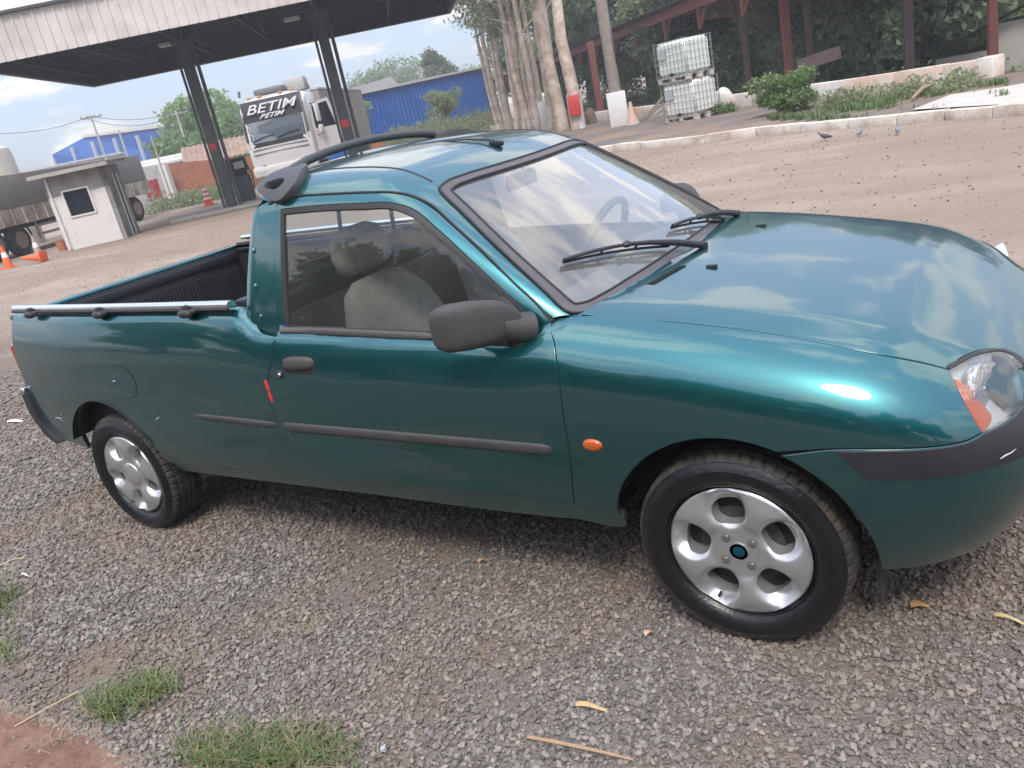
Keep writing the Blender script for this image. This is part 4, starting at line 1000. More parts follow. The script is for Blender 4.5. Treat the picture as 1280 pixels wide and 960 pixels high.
    mb = MB(); mb.lathe([(.0, .03), (.118, .03), (.118, .02), (0, .02)], n=40, axis='Y'); mb.v = [(cx+x, yo(y), .2905+z) for x, y, z in mb.v]; mb.build('brake_disc', mat('brake_iron', (.025, .022, .02), .6), w)
    if front:
        for i in range(4):
            a = R_(38)+i*math.pi/2; bx, bz = cx+.050*math.cos(a), .2905+.050*math.sin(a)
            mb = MB(); mb.lathe([(.0135, 0), (.0135, .0015), (.0105, .002), (.0105, -.004), (.0085, -.004), (.0085, .006), (.006, .007), (0, .006)], n=18, axis='Y')
            mb.v = [(bx+x, yo(.0705+y), bz+z) for x, y, z in mb.v]; mb.build('wheel_bolt', mat('bolt_steel', (.38, .38, .39), .3, metal=.9), w)
        mb = MB(); mb.lathe([(.0285, .001), (.0285, .003), (.025, .003), (.0245, -.004), (0, -.004)], n=28, axis='Y'); mb.v = [(cx+x, yo(.071+y), .2905+z) for x, y, z in mb.v]; mb.build('hub_ring', ALLOY, w)
        mb = MB(); mb.lathe([(.0185, -.002), (.0185, .001), (.012, .0025), (0, .003)], n=24, axis='Y'); mb.v = [(cx+x, yo(.0705+y), .2905+z) for x, y, z in mb.v]; mb.build('blue_hub_cap', mat('blue_green_metal', (.01, .10, .14), .3, metal=.6), w)
    else:
        mb = MB(); mb.lathe([(.060, -.004), (.058, .003), (.052, .008), (.03, .011), (0, .012)], n=40, axis='Y'); mb.v = [(cx+x, yo(.0705+y), .2905+z) for x, y, z in mb.v]; mb.build('hub_cover', ALLOY, w)
        # small cap lines between the lobes
    # valve
    a = R_(245); mb = MB(); mb.tube([(cx+.166*math.cos(a), yo(.06), .2905+.166*math.sin(a)), (cx+.156*math.cos(a), yo(.088), .2905+.156*math.sin(a))], .005, 8); mb.build('valve', RUBBER, w)
for (cx, fr) in ((0, True), (-2.83, False)):
    wheel(cx, -.70, -1, fr); wheel(cx, .70, 1, fr)
# ---- wheel arch liners, underbody, rear bumper
for (ax, az, ar) in ((FA[0], FA[1], FA[2]+.004), (RA[0], RA[1], RA[2]+.004)):
    for s_ in (-1, 1):
        n = 30; V = []; Fc = []
        for i in range(n):
            a = R_(24+134*i/(n-1))
            for y in (.805, .79, .55): V.append((ax+ar*math.cos(a)*(1 if y < .8 else .985), y*s_, az+ar*math.sin(a)*(1 if y < .8 else .985)))
        for i in range(n-1):
            for j in range(2): Fc.append((i*3+j, i*3+j+1, (i+1)*3+j+1, (i+1)*3+j))
        b0 = len(V); V += [(ax, .55*s_, az+.05)]
        for i in range(n-1): Fc.append((i*3+2, (i+1)*3+2, b0))
        mesh_obj('wheel_arch_liner', V, Fc, DARK, truck)
mb = MB(); mb.box((-1.35, 0, .35), (1.9, 1.30, .10)); mb.box((.1, 0, .40), (1.0, 1.05, .25)); mb.box((-3.0, 0, .45), (.9, 1.0, .10)); mb.build('underbody', DARK, truck, smooth=False)
mb = MB(); mb.tube([(-2.83, -.68, .29), (-2.83, .68, .29)], .035, 10); mb.tube([(0, -.66, .29), (0, .66, .29)], .03, 10); mb.tube([(-.6, .3, .27), (-2.4, .33, .27), (-3.3, .4, .30)], .025, 8); mb.build('axle', DARK, truck)
MB().box((.33, -.64, .20), (.010, .10, .15), rx=.1).build('mud_flap', mat('mud_flap_rubber', (.03, .03, .03), .7), truck, smooth=False)
mb = MB(); bp_ = [(-3.60, .675), (-3.575, .695), (-3.55, .66), (-3.538, .56), (-3.50, .47), (-3.43, .405), (-3.455, .395), (-3.54, .445), (-3.60, .56)]
mb.prism(bp_[::-1], lambda u, v, w: Vector((u, -.752+w, v)), 1.504); mb.build('rear_bumper', BTRIM, truck, angle=30)
for s_ in (-1, 1): MB().box((-3.578, .745*s_, .682), (.035, .03, .035), bev=.01).build('bumper_corner', CHROME, truck)
for s_ in (-1, 1): MB().box((-3.553, .682*s_, .80), (.035, .10, .24), bev=.012).build('tail_lamp', mat('tail_lamp_red', (.28, .05, .03), .15, coat=1), truck)

# ================================================================== THE YARD AROUND IT
CAM = Vector((.6768, -2.5815, 1.5315))
def vray(px, py):
    d = _f*1006.93 + _r*(px-640) - _u*(py-480); return d.normalized()
def gp(px, py, z=0):
    d = vray(px, py); return CAM + d*((z-CAM.z)/d.z)
def at(px, py, dist):
    d = vray(px, py); return CAM + d*(dist/math.hypot(d.x, d.y))
def base(px, py, dist, z=0):
    p = at(px, py, dist); p.z = z; return p
def yaw_to_cam(p): return math.atan2(CAM.x-p.x, -(CAM.y-p.y))      # rz so that local -Y looks at the camera

def yard_z(x, y):
    """terrain height: the ground falls away behind the low wall on the right"""
    t1 = (x+6.2)*.57+(y-21.0)*.82; k = min(max((t1-.5)/3.0, 0), 1); k = k*k*(3-2*k); q = min(max((x+11.5)/6.0, 0), 1); q = q*q*(3-2*q)
    return -1.9*k*q
WHITE = mat('white_painted_block', (.60, .575, .555), .85, color2=(.42, .27, .19), mix_scale=1.3, mix_lo=.52, mix_hi=.80, bump=.3, bump_scale=14, var=.12, var_scale=20)
WHITEP = mat('white_paint', (.62, .61, .59), .6, var=.1, var_scale=5)
CEM = mat('grey_cement_render', (.30, .285, .27), .9, color2=(.20, .19, .18), mix_scale=3, bump=.3, bump_scale=18, var=.15)
FASC = mat('cream_fascia_sheet', (.56, .52, .49), .5, var=.16, var_scale=1.2, color2=(.42, .37, .33), mix_scale=.5, mix_lo=.45, mix_hi=.75)
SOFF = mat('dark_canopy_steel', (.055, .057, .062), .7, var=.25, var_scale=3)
COLM = mat('dark_grey_column_paint', (.075, .085, .09), .55, var=.2, var_scale=5)
DKST = mat('dark_rusty_steel', (.10, .065, .065), .75, var=.3, var_scale=6)
REDST = mat('red_oxide_steel', (.30, .085, .065), .65, color2=(.22, .10, .08), mix_scale=4, var=.15, var_scale=8)
BLUE = mat('blue_wall_sheet', (.012, .085, .32), .5, var=.12, var_scale=.6)
ROOFG = mat('pale_roof_sheet', (.50, .47, .45), .6, var=.12, var_scale=.4)
BRICK = mat('orange_brick_wall', (.42, .17, .09), .9, color2=(.26, .13, .09), mix_scale=1.0, mix_lo=.4, mix_hi=.7, var=.25, var_scale=6)
TILE = mat('clay_tile_roof', (.33, .22, .16), .85, color2=(.22, .15, .12), mix_scale=2.0, var=.2, var_scale=6)
GREENW = mat('pale_green_wall', (.30, .45, .33), .85, var=.15, var_scale=3)
WOODP = mat('grey_wood_pole', (.23, .20, .17), .85, var=.3, var_scale=5)
CONC = mat('concrete_grey', (.36, .34, .31), .9, var=.2, var_scale=6, bump=.3, bump_scale=30)
ORANGE = mat('orange_cone_plastic', (.72, .13, .035), .5, var=.12, var_scale=12)
CWHITE = mat('cone_white_band', (.78, .76, .74), .5)
TARP = mat('grey_truck_tarp', (.24, .225, .215), .8, var=.15, var_scale=1.5, bump=.2, bump_scale=3)
PANE = mat('dark_window_pane', (.012, .016, .022), .08, spec=.8)
BLACKM = mat('black_matt', (.015, .015, .016), .6)
TYB = mat('old_truck_tyre', (.03, .029, .028), .8)

# ------------------------------------------------------------------ fuel station canopy
canopy = empty('fuel_canopy', (-21.28, 17.94, 0), math.atan2(.639, .769))
tag(canopy, 'flat fuel station canopy with cream ribbed fascia on two dark columns', 'canopy')
XA, XB, YA, YB, ZB, ZT = -6.96, 7.01, -4.9, 4.9, 5.24, 6.38
def ribbed(p0, p1, z0, z1, nrm, pitch, depth, m, name, parent, local=True):
    """vertical ribbed sheet from p0 to p1 (local xy)"""
    p0, p1 = Vector(p0), Vector(p1); L_ = (p1-p0).length; d = (p1-p0)/L_; nrm = Vector(nrm); V = []; Fc = []
    k = int(L_/pitch); xs = []
    for i in range(k):
        s0 = i*L_/k; w = L_/k; xs += [(s0, 0), (s0+w*.72, 0), (s0+w*.78, 1), (s0+w*.94, 1)]
    xs.append((L_, 0))
    for s_, h in xs:
        p = p0+d*s_+nrm*(h*depth); V += [(p.x, p.y, z0), (p.x, p.y, z1)]
    Fc = [(2*i, 2*i+2, 2*i+3, 2*i+1) for i in range(len(xs)-1)]
    return mesh_obj(name, V, Fc, m, parent, smooth=False, local=local)
ribbed((XA, YA), (XB, YA), ZB, ZT, (0, -1), .272, .035, FASC, 'fascia', canopy)
ribbed((XB, YA), (XB, YB), ZB, ZT, (1, 0), .272, .035, FASC, 'fascia', canopy)
ribbed((XB, YB), (XA, YB), ZB, ZT, (0, 1), .272, .035, FASC, 'fascia', canopy)
ribbed((XA, YB), (XA, YA), ZB, ZT, (-1, 0), .272, .035, FASC, 'fascia', canopy)
for a, b, n_ in (((XA, YA+.05), (XB, YA+.05), 0), ((XB-.05, YA+.06), (XB-.05, YB-.06), 1), ((XA, YB-.05), (XB, YB-.05), 2), ((XA+.05, YA+.06), (XA+.05, YB-.06), 3)):
    MB().beam((*a, (ZB+ZT)/2+.01), (*b, (ZB+ZT)/2+.01), .02, ZT-ZB-.03).build('fascia_dark_sheet', SOFF, canopy, smooth=False, local=True)  # dark sheets added inside to darken the fascia's inner face
mb = MB()
for a, b in (((XA-.06, YA-.06), (XB+.06, YA-.06)), ((XB+.06, YA-.06), (XB+.06, YB+.06)), ((XB+.06, YB+.06), (XA-.06, YB+.06)), ((XA-.06, YB+.06), (XA-.06, YA-.06))):
    mb.beam((*a, ZT+.02), (*b, ZT+.02), .14, .07)
mb.build('coping', SOFF, canopy, smooth=False, local=True)
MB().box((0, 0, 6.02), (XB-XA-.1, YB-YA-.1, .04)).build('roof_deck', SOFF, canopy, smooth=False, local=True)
for i in range(15):
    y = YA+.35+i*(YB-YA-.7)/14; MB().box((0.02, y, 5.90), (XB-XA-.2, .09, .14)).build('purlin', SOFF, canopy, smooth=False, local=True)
for x in (-6.5, -4.6, -2.25, 0, 2.25, 4.6, 6.6):
    mb = MB(); mb.beam((x, YA+.2, 5.78), (x, YB-.2, 5.78), .08, .08); mb.beam((x, YA+.2, 5.52), (x, YB-.2, 5.52), .06, .06)
    for k in range(10):
        y0 = YA+.3+k*.93; mb.beam((x, y0, 5.52), (x, y0+.46, 5.78), .035, .035); mb.beam((x, y0+.46, 5.78), (x, y0+.92, 5.52), .035, .035)
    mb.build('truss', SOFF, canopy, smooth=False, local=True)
mb = MB()
for a, b in (((XA+.06, YA+.07), (XB-.06, YA+.07)), ((XA+.06, YB-.07), (XB-.06, YB-.07)), ((XA+.07, YA), (XA+.07, YB)), ((XB-.07, YA), (XB-.07, YB))):
    mb.beam((*a, 5.32), (*b, 5.32), .10, .10); mb.beam((*a, 5.9), (*b, 5.9), .10, .05)
mb.build('fascia_frame', SOFF, canopy, smooth=False, local=True)
for cx in (-2.28, 2.22):
    c = MB(); c.box((cx, -.13, 2.9), (.34, .30, 5.8), bev=.03); c.box((cx, -.13, .05), (.5, .46, .1)); c.box((cx, -.13, 5.5), (.6, .5, .12)); col_o = c.build('column', COLM, canopy, local=True)
    for dx_, r in ((-.27, .045), (.30, .06)):
        MB().tube([(cx+dx_, -.13, .1), (cx+dx_, -.13, 5.7)], r, 8).build('down_pipe', COLM, canopy, local=True)
for (x, y) in ((-4.2, -2.6), (-1.0, -1.6), (3.2, -1.0), (-3.2, 2.0), (1.2, 2.0)):
    MB().box((x, y, 5.80), (.55, .3, .12), bev=.02).build('soffit_lamp', WHITEP, canopy, local=True)
MB().box((-2.28, -.30, 2.15), (.20, .02, .22)).build('red_notice', mat('red_sign', (.60, .05, .04), .5), canopy, smooth=False, local=True)
MB().box((2.22, -.30, 2.0), (.26, .02, .26)).build('red_notice', MATS['red_sign'], canopy, smooth=False, local=True)
isl = empty('pump_island', tuple(gp(300, 261)), math.atan2(.639, .769)); tag(isl, 'low concrete pump island under the first canopy column', 'island')
MB().box((-.2, .1, .06), (4.2, 1.0, .12), bev=.03).build('kerb', CONC, isl, local=True)
pump = empty('fuel_pump', tuple(gp(311, 255)+Vector((0, 0, .12))), math.atan2(.639, .769)); tag(pump, 'dark fuel pump with hoses beside the canopy column', 'fuel pump')
MB().box((0, 0, .45), (.62, .48, .9), bev=.03).build('cabinet', COLM, pump, local=True)
MB().box((0, 0, 1.22), (.66, .42, .64), bev=.03).build('head', BLACKM, pump, local=True)
MB().box((.10, -.215, 1.28), (.36, .02, .24), bev=.004).build('display', mat('pump_display', (.45, .46, .44), .3), pump, local=True)
for s_ in (-1, 1):
    MB().tube([(s_*.36, -.1, 1.25), (s_*.46, -.2, .9), (s_*.42, -.25, .35), (s_*.36, -.2, .5), (s_*.34, -.18, .95)], .022, 8).build('hose', BLACKM, pump, local=True)
    MB().box((s_*.36, -.2, .98), (.07, .14, .16), bev=.02).build('nozzle', mat('nozzle_metal', (.4, .4, .4), .4, metal=.6), pump, local=True)

# ------------------------------------------------------------------ guard booth
B0 = gp(160, 297); booth = empty('guard_booth', tuple(B0), R_(45))
tag(booth, 'small block guard booth, white below and grey above, with a dark window', 'booth')
# local x runs along the front face (to the right), local y goes back; origin is the right front corner
W_, D_, H_ = 1.80, 1.9, 2.25
def wall_with(name, holes, L_, z0, z1, f, t, m, parent):
    """wall in the plane s in 0..L_, z0..z1 with rectangular holes; f(s,z,w) -> local point"""
    xs = sorted({0, L_, *[h[0] for h in holes], *[h[1] for h in holes]}); zs = sorted({z0, z1, *[min(max(h[2], z0), z1) for h in holes], *[min(max(h[3], z0), z1) for h in holes]})
    mb = MB()
    for i in range(len(xs)-1):
        for j in range(len(zs)-1):
            cx, cz = (xs[i]+xs[i+1])/2, (zs[j]+zs[j+1])/2
            if any(h[0] < cx < h[1] and h[2] < cz < h[3] for h in holes): continue
            q = [(xs[i], zs[j]), (xs[i+1], zs[j]), (xs[i+1], zs[j+1]), (xs[i], zs[j+1])]
            mb.prism(q, lambda u, v, w: Vector(f(u, v, w)), t)
    return mb.build(name, m, parent, smooth=False, local=True)
fr = lambda s_, z, w: (-W_+s_, w, z)
rt = lambda s_, z, w: (-w, s_, z)
hF = [(.44, 1.16, .98, 1.72)]; hR = [(.30, .62, .95, 1.75), (.85, 1.35, .04, 1.95)]
wall_with('white_wall', hF, W_, 0, 1.62, fr, .14, WHITE, booth); wall_with('grey_wall', hF, W_, 1.622, H_, fr, .14, CEM, booth)
wall_with('white_wall', hR, D_, 0, 1.2, rt, .14, CEM, booth); wall_with('grey_wall', hR, D_, 1.202, H_, rt, .14, CEM, booth)
MB().box((-W_+.07, D_/2, H_/2), (.14, D_-.02, H_)).build('grey_wall', CEM, booth, smooth=False, local=True)
MB().box((-W_/2, D_-.07, H_/2), (W_-.3, .14, H_)).build('grey_wall', CEM, booth, smooth=False, local=True)
MB().box((-W_/2, D_/2-.1, H_+.07), (W_+.5, D_+.7, .11), rx=.03).build('roof_slab', CONC, booth, smooth=False, local=True)
mb = MB()
for (a, b) in (((.42, .96), (1.18, .96)), ((.42, 1.74), (1.18, 1.74)), ((.42, .96), (.42, 1.74)), ((1.18, .96), (1.18, 1.74))): mb.beam((-W_+a[0], -.01, a[1]), (-W_+b[0], -.01, b[1]), .05, .05, (0, 1, 0))
wf = mb.build('window_frame', mat('pale_frame', (.62, .60, .57), .6), booth, smooth=False, local=True)
MB().box((-W_+.80, .08, 1.35), (.72, .02, .74)).build('pane', PANE, booth, smooth=False, local=True)
MB().box((-.08, .46, 1.35), (.02, .32, .80)).build('pane', PANE, booth, smooth=False, local=True)
mb = MB(); mb.box((-.06, 1.1, 1.0), (.03, .5, 1.9)); mb.build('doorway_dark', BLACKM, booth, smooth=False, local=True)  # black panel filling the open doorway, its dark inside put into the colour
mb = MB(); mb.beam((.01, .83, 0), (.01, .83, 1.98), .05, .05, (1, 0, 0)); mb.beam((.01, 1.37, 0), (.01, 1.37, 1.98), .05, .05, (1, 0, 0)); mb.build('door_frame', WHITEP, booth, smooth=False, local=True)
MB().tube([(-W_+.10, -.04, .05), (-W_+.10, -.04, 2.2)], .035, 8).build('corner_pipe', WHITEP, booth, local=True)
bk = empty('red_bucket', tuple(gp(80, 313))); tag(bk, 'broken red clay bucket in front of the booth', 'bucket')
MB().lathe([(.13, 0), (.17, .3), (.15, .3), (.11, .02), (0, .02)], n=16).build('pail', mat('faded_red_clay', (.45, .16, .10), .8), bk, local=True)

# ------------------------------------------------------------------ traffic cones
def cone(px, py, h, label, lying=False, rz=0, bands=True, body=ORANGE, drum=False):
    p = gp(px, py); c = empty('traffic_cone', tuple(p), rz); tag(c, label, 'traffic cone', 'traffic cones in the yard')
    if lying: c.rotation_euler = (R_(82), 0, rz); c.location.z += h*.2
    r0, r1 = (h*.20, h*.05) if not drum else (h*.26, h*.13)
    rr = lambda t: r0+(r1-r0)*t
    MB().box((0, 0, h*.02), (r0*2.7, r0*2.7, h*.045), bev=.008).build('foot', body, c, local=True)
    cuts = [0, .34, .48, .60, .74, .86, 1] if drum else [0, .45, .68, 1]
    if not bands: cuts = [0, 1]
    for i in range(len(cuts)-1):
        t0, t1 = cuts[i], cuts[i+1]
        MB().lathe([(rr(t0), h*(.04+.96*t0)), (rr(t1), h*(.04+.96*t1))] + ([(rr(1)*.6, h*1.0)] if i == len(cuts)-2 else []), n=20).build('band' if i % 2 else 'body', CWHITE if i % 2 else body, c, local=True)
    return c
cone(262, 257, .74, 'orange traffic cone with three white bands standing near the fuel pump', drum=True)
cone(12, 335, .66, 'orange and white traffic cone standing at the left edge by the trailer wheels')
cone(50, 321, .66, 'faded brownish white tipped traffic cone standing before the booth', body=mat('faded_cone', (.42, .30, .24), .7))
cone(57, 327, .66, 'plain orange traffic cone lying on its side before the booth', lying=True, rz=R_(-62), bands=False)

# ------------------------------------------------------------------ tarped trailer behind the booth
tq0, tq1 = gp(22, 322), gp(183, 274)
dv = (tq1-tq0).normalized(); trl = empty('parked_trailer', tuple((tq0+tq1)/2), math.atan2(dv.y, dv.x)); tag(trl, 'long grey tarped trailer parked behind the guard booth', 'trailer')
L2 = (tq1-tq0).length/2
MB().box((-2.2, 1.2, 2.13), (2*L2+6.4, 2.5, 1.10), bev=.06).build('tarp', TARP, trl, local=True)
mb = MB(); mb.box((-2.2, 1.2, 1.30), (2*L2+6.44, 2.54, .56)); bd_ = mb.build('side_board', mat('pale_side_board', (.48, .43, .38), .8, color2=(.30, .24, .20), mix_scale=1.5), trl, smooth=False, local=True)
for i in range(26): MB().box((-2.2-L2-3.0+i*(2*L2+6)/25, -.09, 1.30), (.07, .05, .56)).build('board_stake', MATS['pale_side_board'], trl, smooth=False, local=True)
MB().box((-2.2, 1.2, .93), (2*L2+6.2, 1.0, .16)).build('chassis', BLACKM, trl, smooth=False, local=True)
for x in (-L2-.6, -L2+.55, L2-.3):
    for y in (.18, 2.2):
        w = MB(); w.lathe([(.16, -.16), (.30, -.16), (.47, -.14), (.52, -.09), (.52, .09), (.47, .14), (.30, .16), (.16, .05), (0, .05)], axis='Y', n=28); w.v = [(a+x, b+y, c_+.52) for a, b, c_ in w.v]; w.build('wheel', TYB, trl, local=True)
        MB().lathe([(0, 0), (.29, 0), (.27, .02), (0, .05)], (x, y-.165, .52), 'Y', 20).build('wheel_disc', mat('dusty_wheel_disc', (.25, .18, .14), .8), trl, local=True)
for x in (-L2-.6, -L2+.55): MB().tube([(x+.66*math.cos(a), .1, .52+.66*math.sin(a)) for a in np.linspace(R_(5), R_(175), 12)], .035, 6).build('mudguard', BLACKM, trl, local=True)
mb = MB()
for z in (.55, .85): mb.beam((-L2+1.4, .0, z), (L2-1.2, .0, z), .05, .09)
for x in np.linspace(-L2+1.5, L2-1.3, 5): mb.beam((x, .03, .4), (x, .03, 1.2), .05, .05)
mb.build('side_guard', mat('galvanised', (.34, .34, .34), .5, metal=.5), trl, smooth=False, local=True)

# ------------------------------------------------------------------ white lorry with its door open
lp = base(353, 190, 41.5); view = (Vector((lp.x, lp.y, 0))-Vector((CAM.x, CAM.y, 0))).normalized()
lorry = empty('white_lorry', tuple(lp), math.atan2(view.y, view.x)-math.pi/2-R_(17)); lorry.scale = (1.3, 1.3, 1.3); tag(lorry, 'white lorry with dark lettered windscreen and open door under the canopy', 'lorry')
LW = mat('lorry_white_paint', (.60, .585, .57), .3, coat=.5, var=.05)
LG = mat('lorry_grey_plastic', (.16, .16, .165), .6)
# cab: side profile (y back, z up) lofted across the width with rounded corners
prof = [(.02, .62), (-.02, 1.0), (-.02, 1.55), (.04, 2.0), (.20, 2.75), (.36, 3.12), (.62, 3.22), (2.0, 3.22), (2.1, 3.1), (2.1, .62)]
V = []; Fc = []; xs = [(-1.24, .12), (-1.20, .04), (-1.08, 0), (-.5, -.03), (0, -.04), (.5, -.03), (1.08, 0), (1.20, .04), (1.24, .12)]
for (x, dy_) in xs:
    for (y, z) in prof: V.append((x, y+(dy_ if y < 1 else 0), z if z < 3 else z-.25*abs(x/1.24)**6))
q = len(prof)
Fc = [(i*q+j, (i+1)*q+j, (i+1)*q+(j+1) % q, i*q+(j+1) % q) for i in range(len(xs)-1) for j in range(q)] + [tuple(range(q)), tuple(reversed(range((len(xs)-1)*q, len(xs)*q)))]
o = mesh_obj('cab', V, Fc, LW, lorry, angle=40, local=True)
bm = bmesh.new(); bm.from_mesh(o.data); bmesh.ops.recalc_face_normals(bm, faces=bm.faces[:]); bm.to_mesh(o.data); bm.free()
def scr(x, z, d=.012): # a point on the screen plane just proud of the cab front
    y = np.interp(z, [1.55, 2.0, 2.75, 3.12], [-.02, .04, .20, .36])+np.interp(abs(x), [0, .5, 1.08, 1.2], [-.04, -.03, 0, .04]); return (x, y-d, z)
def patch(name, x0, x1, z0, z1, m, d, n=8, rk=0, par=None):
    V = [scr(x0+(x1-x0)*i/n+rk*(j/6-.5), z0+(z1-z0)*j/6, d) for i in range(n+1) for j in range(7)]
    return mesh_obj(name, V, [(i*7+j, (i+1)*7+j, (i+1)*7+j+1, i*7+j+1) for i in range(n) for j in range(6)], m, par or lorry, local=True)
patch('windscreen', -1.14, 1.14, 1.48, 3.09, BLACKM, .010)
patch('screen_glass', -.98, 1.06, 1.62, 2.36, mat('lorry_screen_glass', (.10, .12, .15), .06, spec=1, coat=1), .022)
patch('sun_band', -1.10, 1.10, 2.37, 3.05, BLACKM, .016)
LETT = mat('white_lettering', (.58, .58, .57), .5)
def lettering(txt, x, z, size, shear, d):
    cu = bpy.data.curves.new('lettering', 'FONT'); cu.body = txt; cu.size = size; cu.shear = shear; cu.align_x = 'CENTER'; cu.extrude = .004; cu.offset = .004; cu.materials.append(LETT)
    o = bpy.data.objects.new('lettering', cu); COL.objects.link(o); o.parent = lorry
    a = math.atan2(.16, .75); me = bpy.data.meshes.new_from_object(o.evaluated_get(bpy.context.evaluated_depsgraph_get())); me.materials.clear(); me.materials.append(LETT)
    bpy.data.objects.remove(o); o = bpy.data.objects.new('lettering', me); COL.objects.link(o); o.parent = lorry
    o.location = scr(x, z, d); o.rotation_euler = (R_(90)-a, 0, 0); o.scale = (1.5, 1, 1); return o
lettering('BETIM', -.02, 2.64, .46, .35, .09); lettering('BETIM', -.05, 2.43, .22, .6, .09)
mb = MB()
for x0, x1 in ((-.95, -.1), (.0, .85)): mb.tube([scr(x0, 1.70, .05), scr((x0+x1)/2, 1.80, .06), scr(x1, 1.83, .05)], .02, 6)
mb.build('wiper', BLACKM, lorry, local=True)
mb = MB(); mb.tube([scr(-1.02, 2.28, .03), scr(-.93, 2.12, .03), scr(-1.0, 1.98, .03), scr(-.86, 1.9, .03), scr(-.92, 1.74, .03)], .014, 6); mb.build('horse_sticker', LETT, lorry, local=True)
MB().box((0, .02, 1.05), (1.7, .08, .55), bev=.03).build('grille', LG, lorry, local=True)
MB().box((0, .0, .62), (2.46, .25, .36), bev=.06).build('bumper', LW, lorry, local=True)
for z in (1.40, 1.24): MB().box((0, -.055, z), (2.1, .02, .03)).build('panel_seam', LG, lorry, smooth=False, local=True)
for s_ in (-1, 1): MB().box((1.17*s_, .03, 2.35), (.06, .12, 1.25), bev=.02).build('corner_deflector', LG, lorry, local=True)
for x in (-.8, -.4, .4, .8): MB().box((x, .42, 3.2), (.14, .08, .07), bev=.01).build('marker_light', mat('marker_amber', (.6, .25, .05), .3), lorry, local=True)
for s_ in (-1, 1): MB().box((.92*s_, -.12, .68), (.42, .05, .2), bev=.03).build('headlight', mat('lorry_lamp', (.6, .62, .65), .15), lorry, local=True)
MB().box((-.1, .95, 3.36), (1.1, .7, .22), bev=.08).build('roof_cooler', LG, lorry, local=True)
MB().box((.72, 1.6, 3.42), (.85, .6, .52), bev=.14).build('roof_deflector', mat('pale_grey_roof_parts', (.38, .37, .36), .6), lorry, local=True)
MB().box((0, 1.9, 3.28), (2.2, .5, .18), bev=.05).build('roof_fairing', MATS['pale_grey_roof_parts'], lorry, local=True)
MB().tube([(-1.15, .5, 3.3), (-1.1, .5, 3.52)], .05, 8).build('air_horn', LG, lorry, local=True)
# open door hinged at the front edge on the image-right side
dr = MB(); 
hx, hy = 1.25, .30; an = R_(48)
def dpt(s_, z, w): return (hx+s_*math.sin(an)+w*math.cos(an), hy+s_*math.cos(an)-w*math.sin(an), z)
door_l = [(.0, .95), (1.05, .95), (1.08, 1.6), (1.02, 2.1), (.86, 2.72), (.12, 2.60), (.0, 1.9)]
hole_l = [(.10, 1.72), (.98, 1.72), (.80, 2.60), (.14, 2.52)]
vo = delaunay_2d_cdt([Vector(p) for p in door_l+hole_l], [(i, (i+1) % 7) for i in range(7)]+[(7+i, 7+(i+1) % 4) for i in range(4)], [], 0, 1e-6)
V2 = np.array([(v.x, v.y) for v in vo[0]]); tri = [tuple(f) for f in vo[2] if inside(V2[list(f)].mean(0)[None], np.array(door_l))[0] and not inside(V2[list(f)].mean(0)[None], np.array(hole_l))[0]]
nv = len(V2); V = [dpt(s_, z, 0) for s_, z in V2]+[dpt(s_, z, .07) for s_, z in V2]
ld = mesh_obj('open_door', V, [f for f in tri]+[tuple(i+nv for i in reversed(f)) for f in tri], LW, lorry, smooth=False, local=True)
mesh_obj('door_window', [dpt(s_, z, .03) for s_, z in hole_l], [(0, 1, 2, 3)], PANE, lorry, smooth=False, local=True)
MB().box(dpt(.22, 2.25, .25), (.10, .26, .62), rz=-.3, bev=.04).build('wing_mirror', WHITEP, lorry, local=True)
MB().box(dpt(.22, 1.68, .25), (.10, .24, .30), rz=-.3, bev=.04).build('wing_mirror', WHITEP, lorry, local=True)
MB().tube([dpt(.1, 2.6, .05), dpt(.22, 2.6, .25), dpt(.22, 1.5, .25), dpt(.1, 1.5, .05)], .02, 6).build('mirror_bracket', BLACKM, lorry, local=True)
MB().box((0, 6.8, 2.1), (2.5, 8.4, 2.15)).build('cargo_box', mat('grey_cargo_box', (.32, .28, .26), .75, var=.15, var_scale=.8), lorry, smooth=False, local=True)
MB().box((0, 6.8, 3.19), (2.56, 8.46, .06)).build('cargo_roof', ROOFG, lorry, smooth=False, local=True)
for i in range(9): MB().box((1.26, 2.8+i*1.0, 2.1), (.04, .07, 2.1)).build('box_post', MATS['grey_cargo_box'], lorry, smooth=False, local=True)
MB().box((0, 5.5, .85), (1.0, 9.5, .25)).build('chassis', BLACKM, lorry, smooth=False, local=True)
for y in (1.1, 7.6, 8.9):
    for x in (-1.05, 1.05): MB().lathe([(0, -.12), (.3, -.12), (.5, -.13), (.52, -.08), (.52, .08), (.5, .13), (.3, .12), (0, .12)], (x, y, .52), 'X', 24).build('wheel', TYB, lorry, local=True)

# ------------------------------------------------------------------ far buildings and walls
def poly_wall(name, pts, depth, m, parent, nrm):
    """vertical wall outline given as world points, extruded back by depth along nrm"""
    n = len(pts); V = [Vector(p) for p in pts]+[Vector(p)+Vector(nrm)*depth for p in pts]
    return mesh_obj(name, V, [tuple(range(n)), tuple(reversed(range(n, 2*n)))]+[(i, n+i, n+(i+1) % n, (i+1) % n) for i in range(n)], m, parent, smooth=False)
def wall_line(a, b, z0, z1): return [(a.x, a.y, z0), (b.x, b.y, z0), (b.x, b.y, z1), (a.x, a.y, z1)]
def hat(px, py, p):         # height at which the vertical through p meets the pixel's row
    d = vray(px, py); t = math.hypot(p.x-CAM.x, p.y-CAM.y)/math.hypot(d.x, d.y); return CAM.z+d.z*t
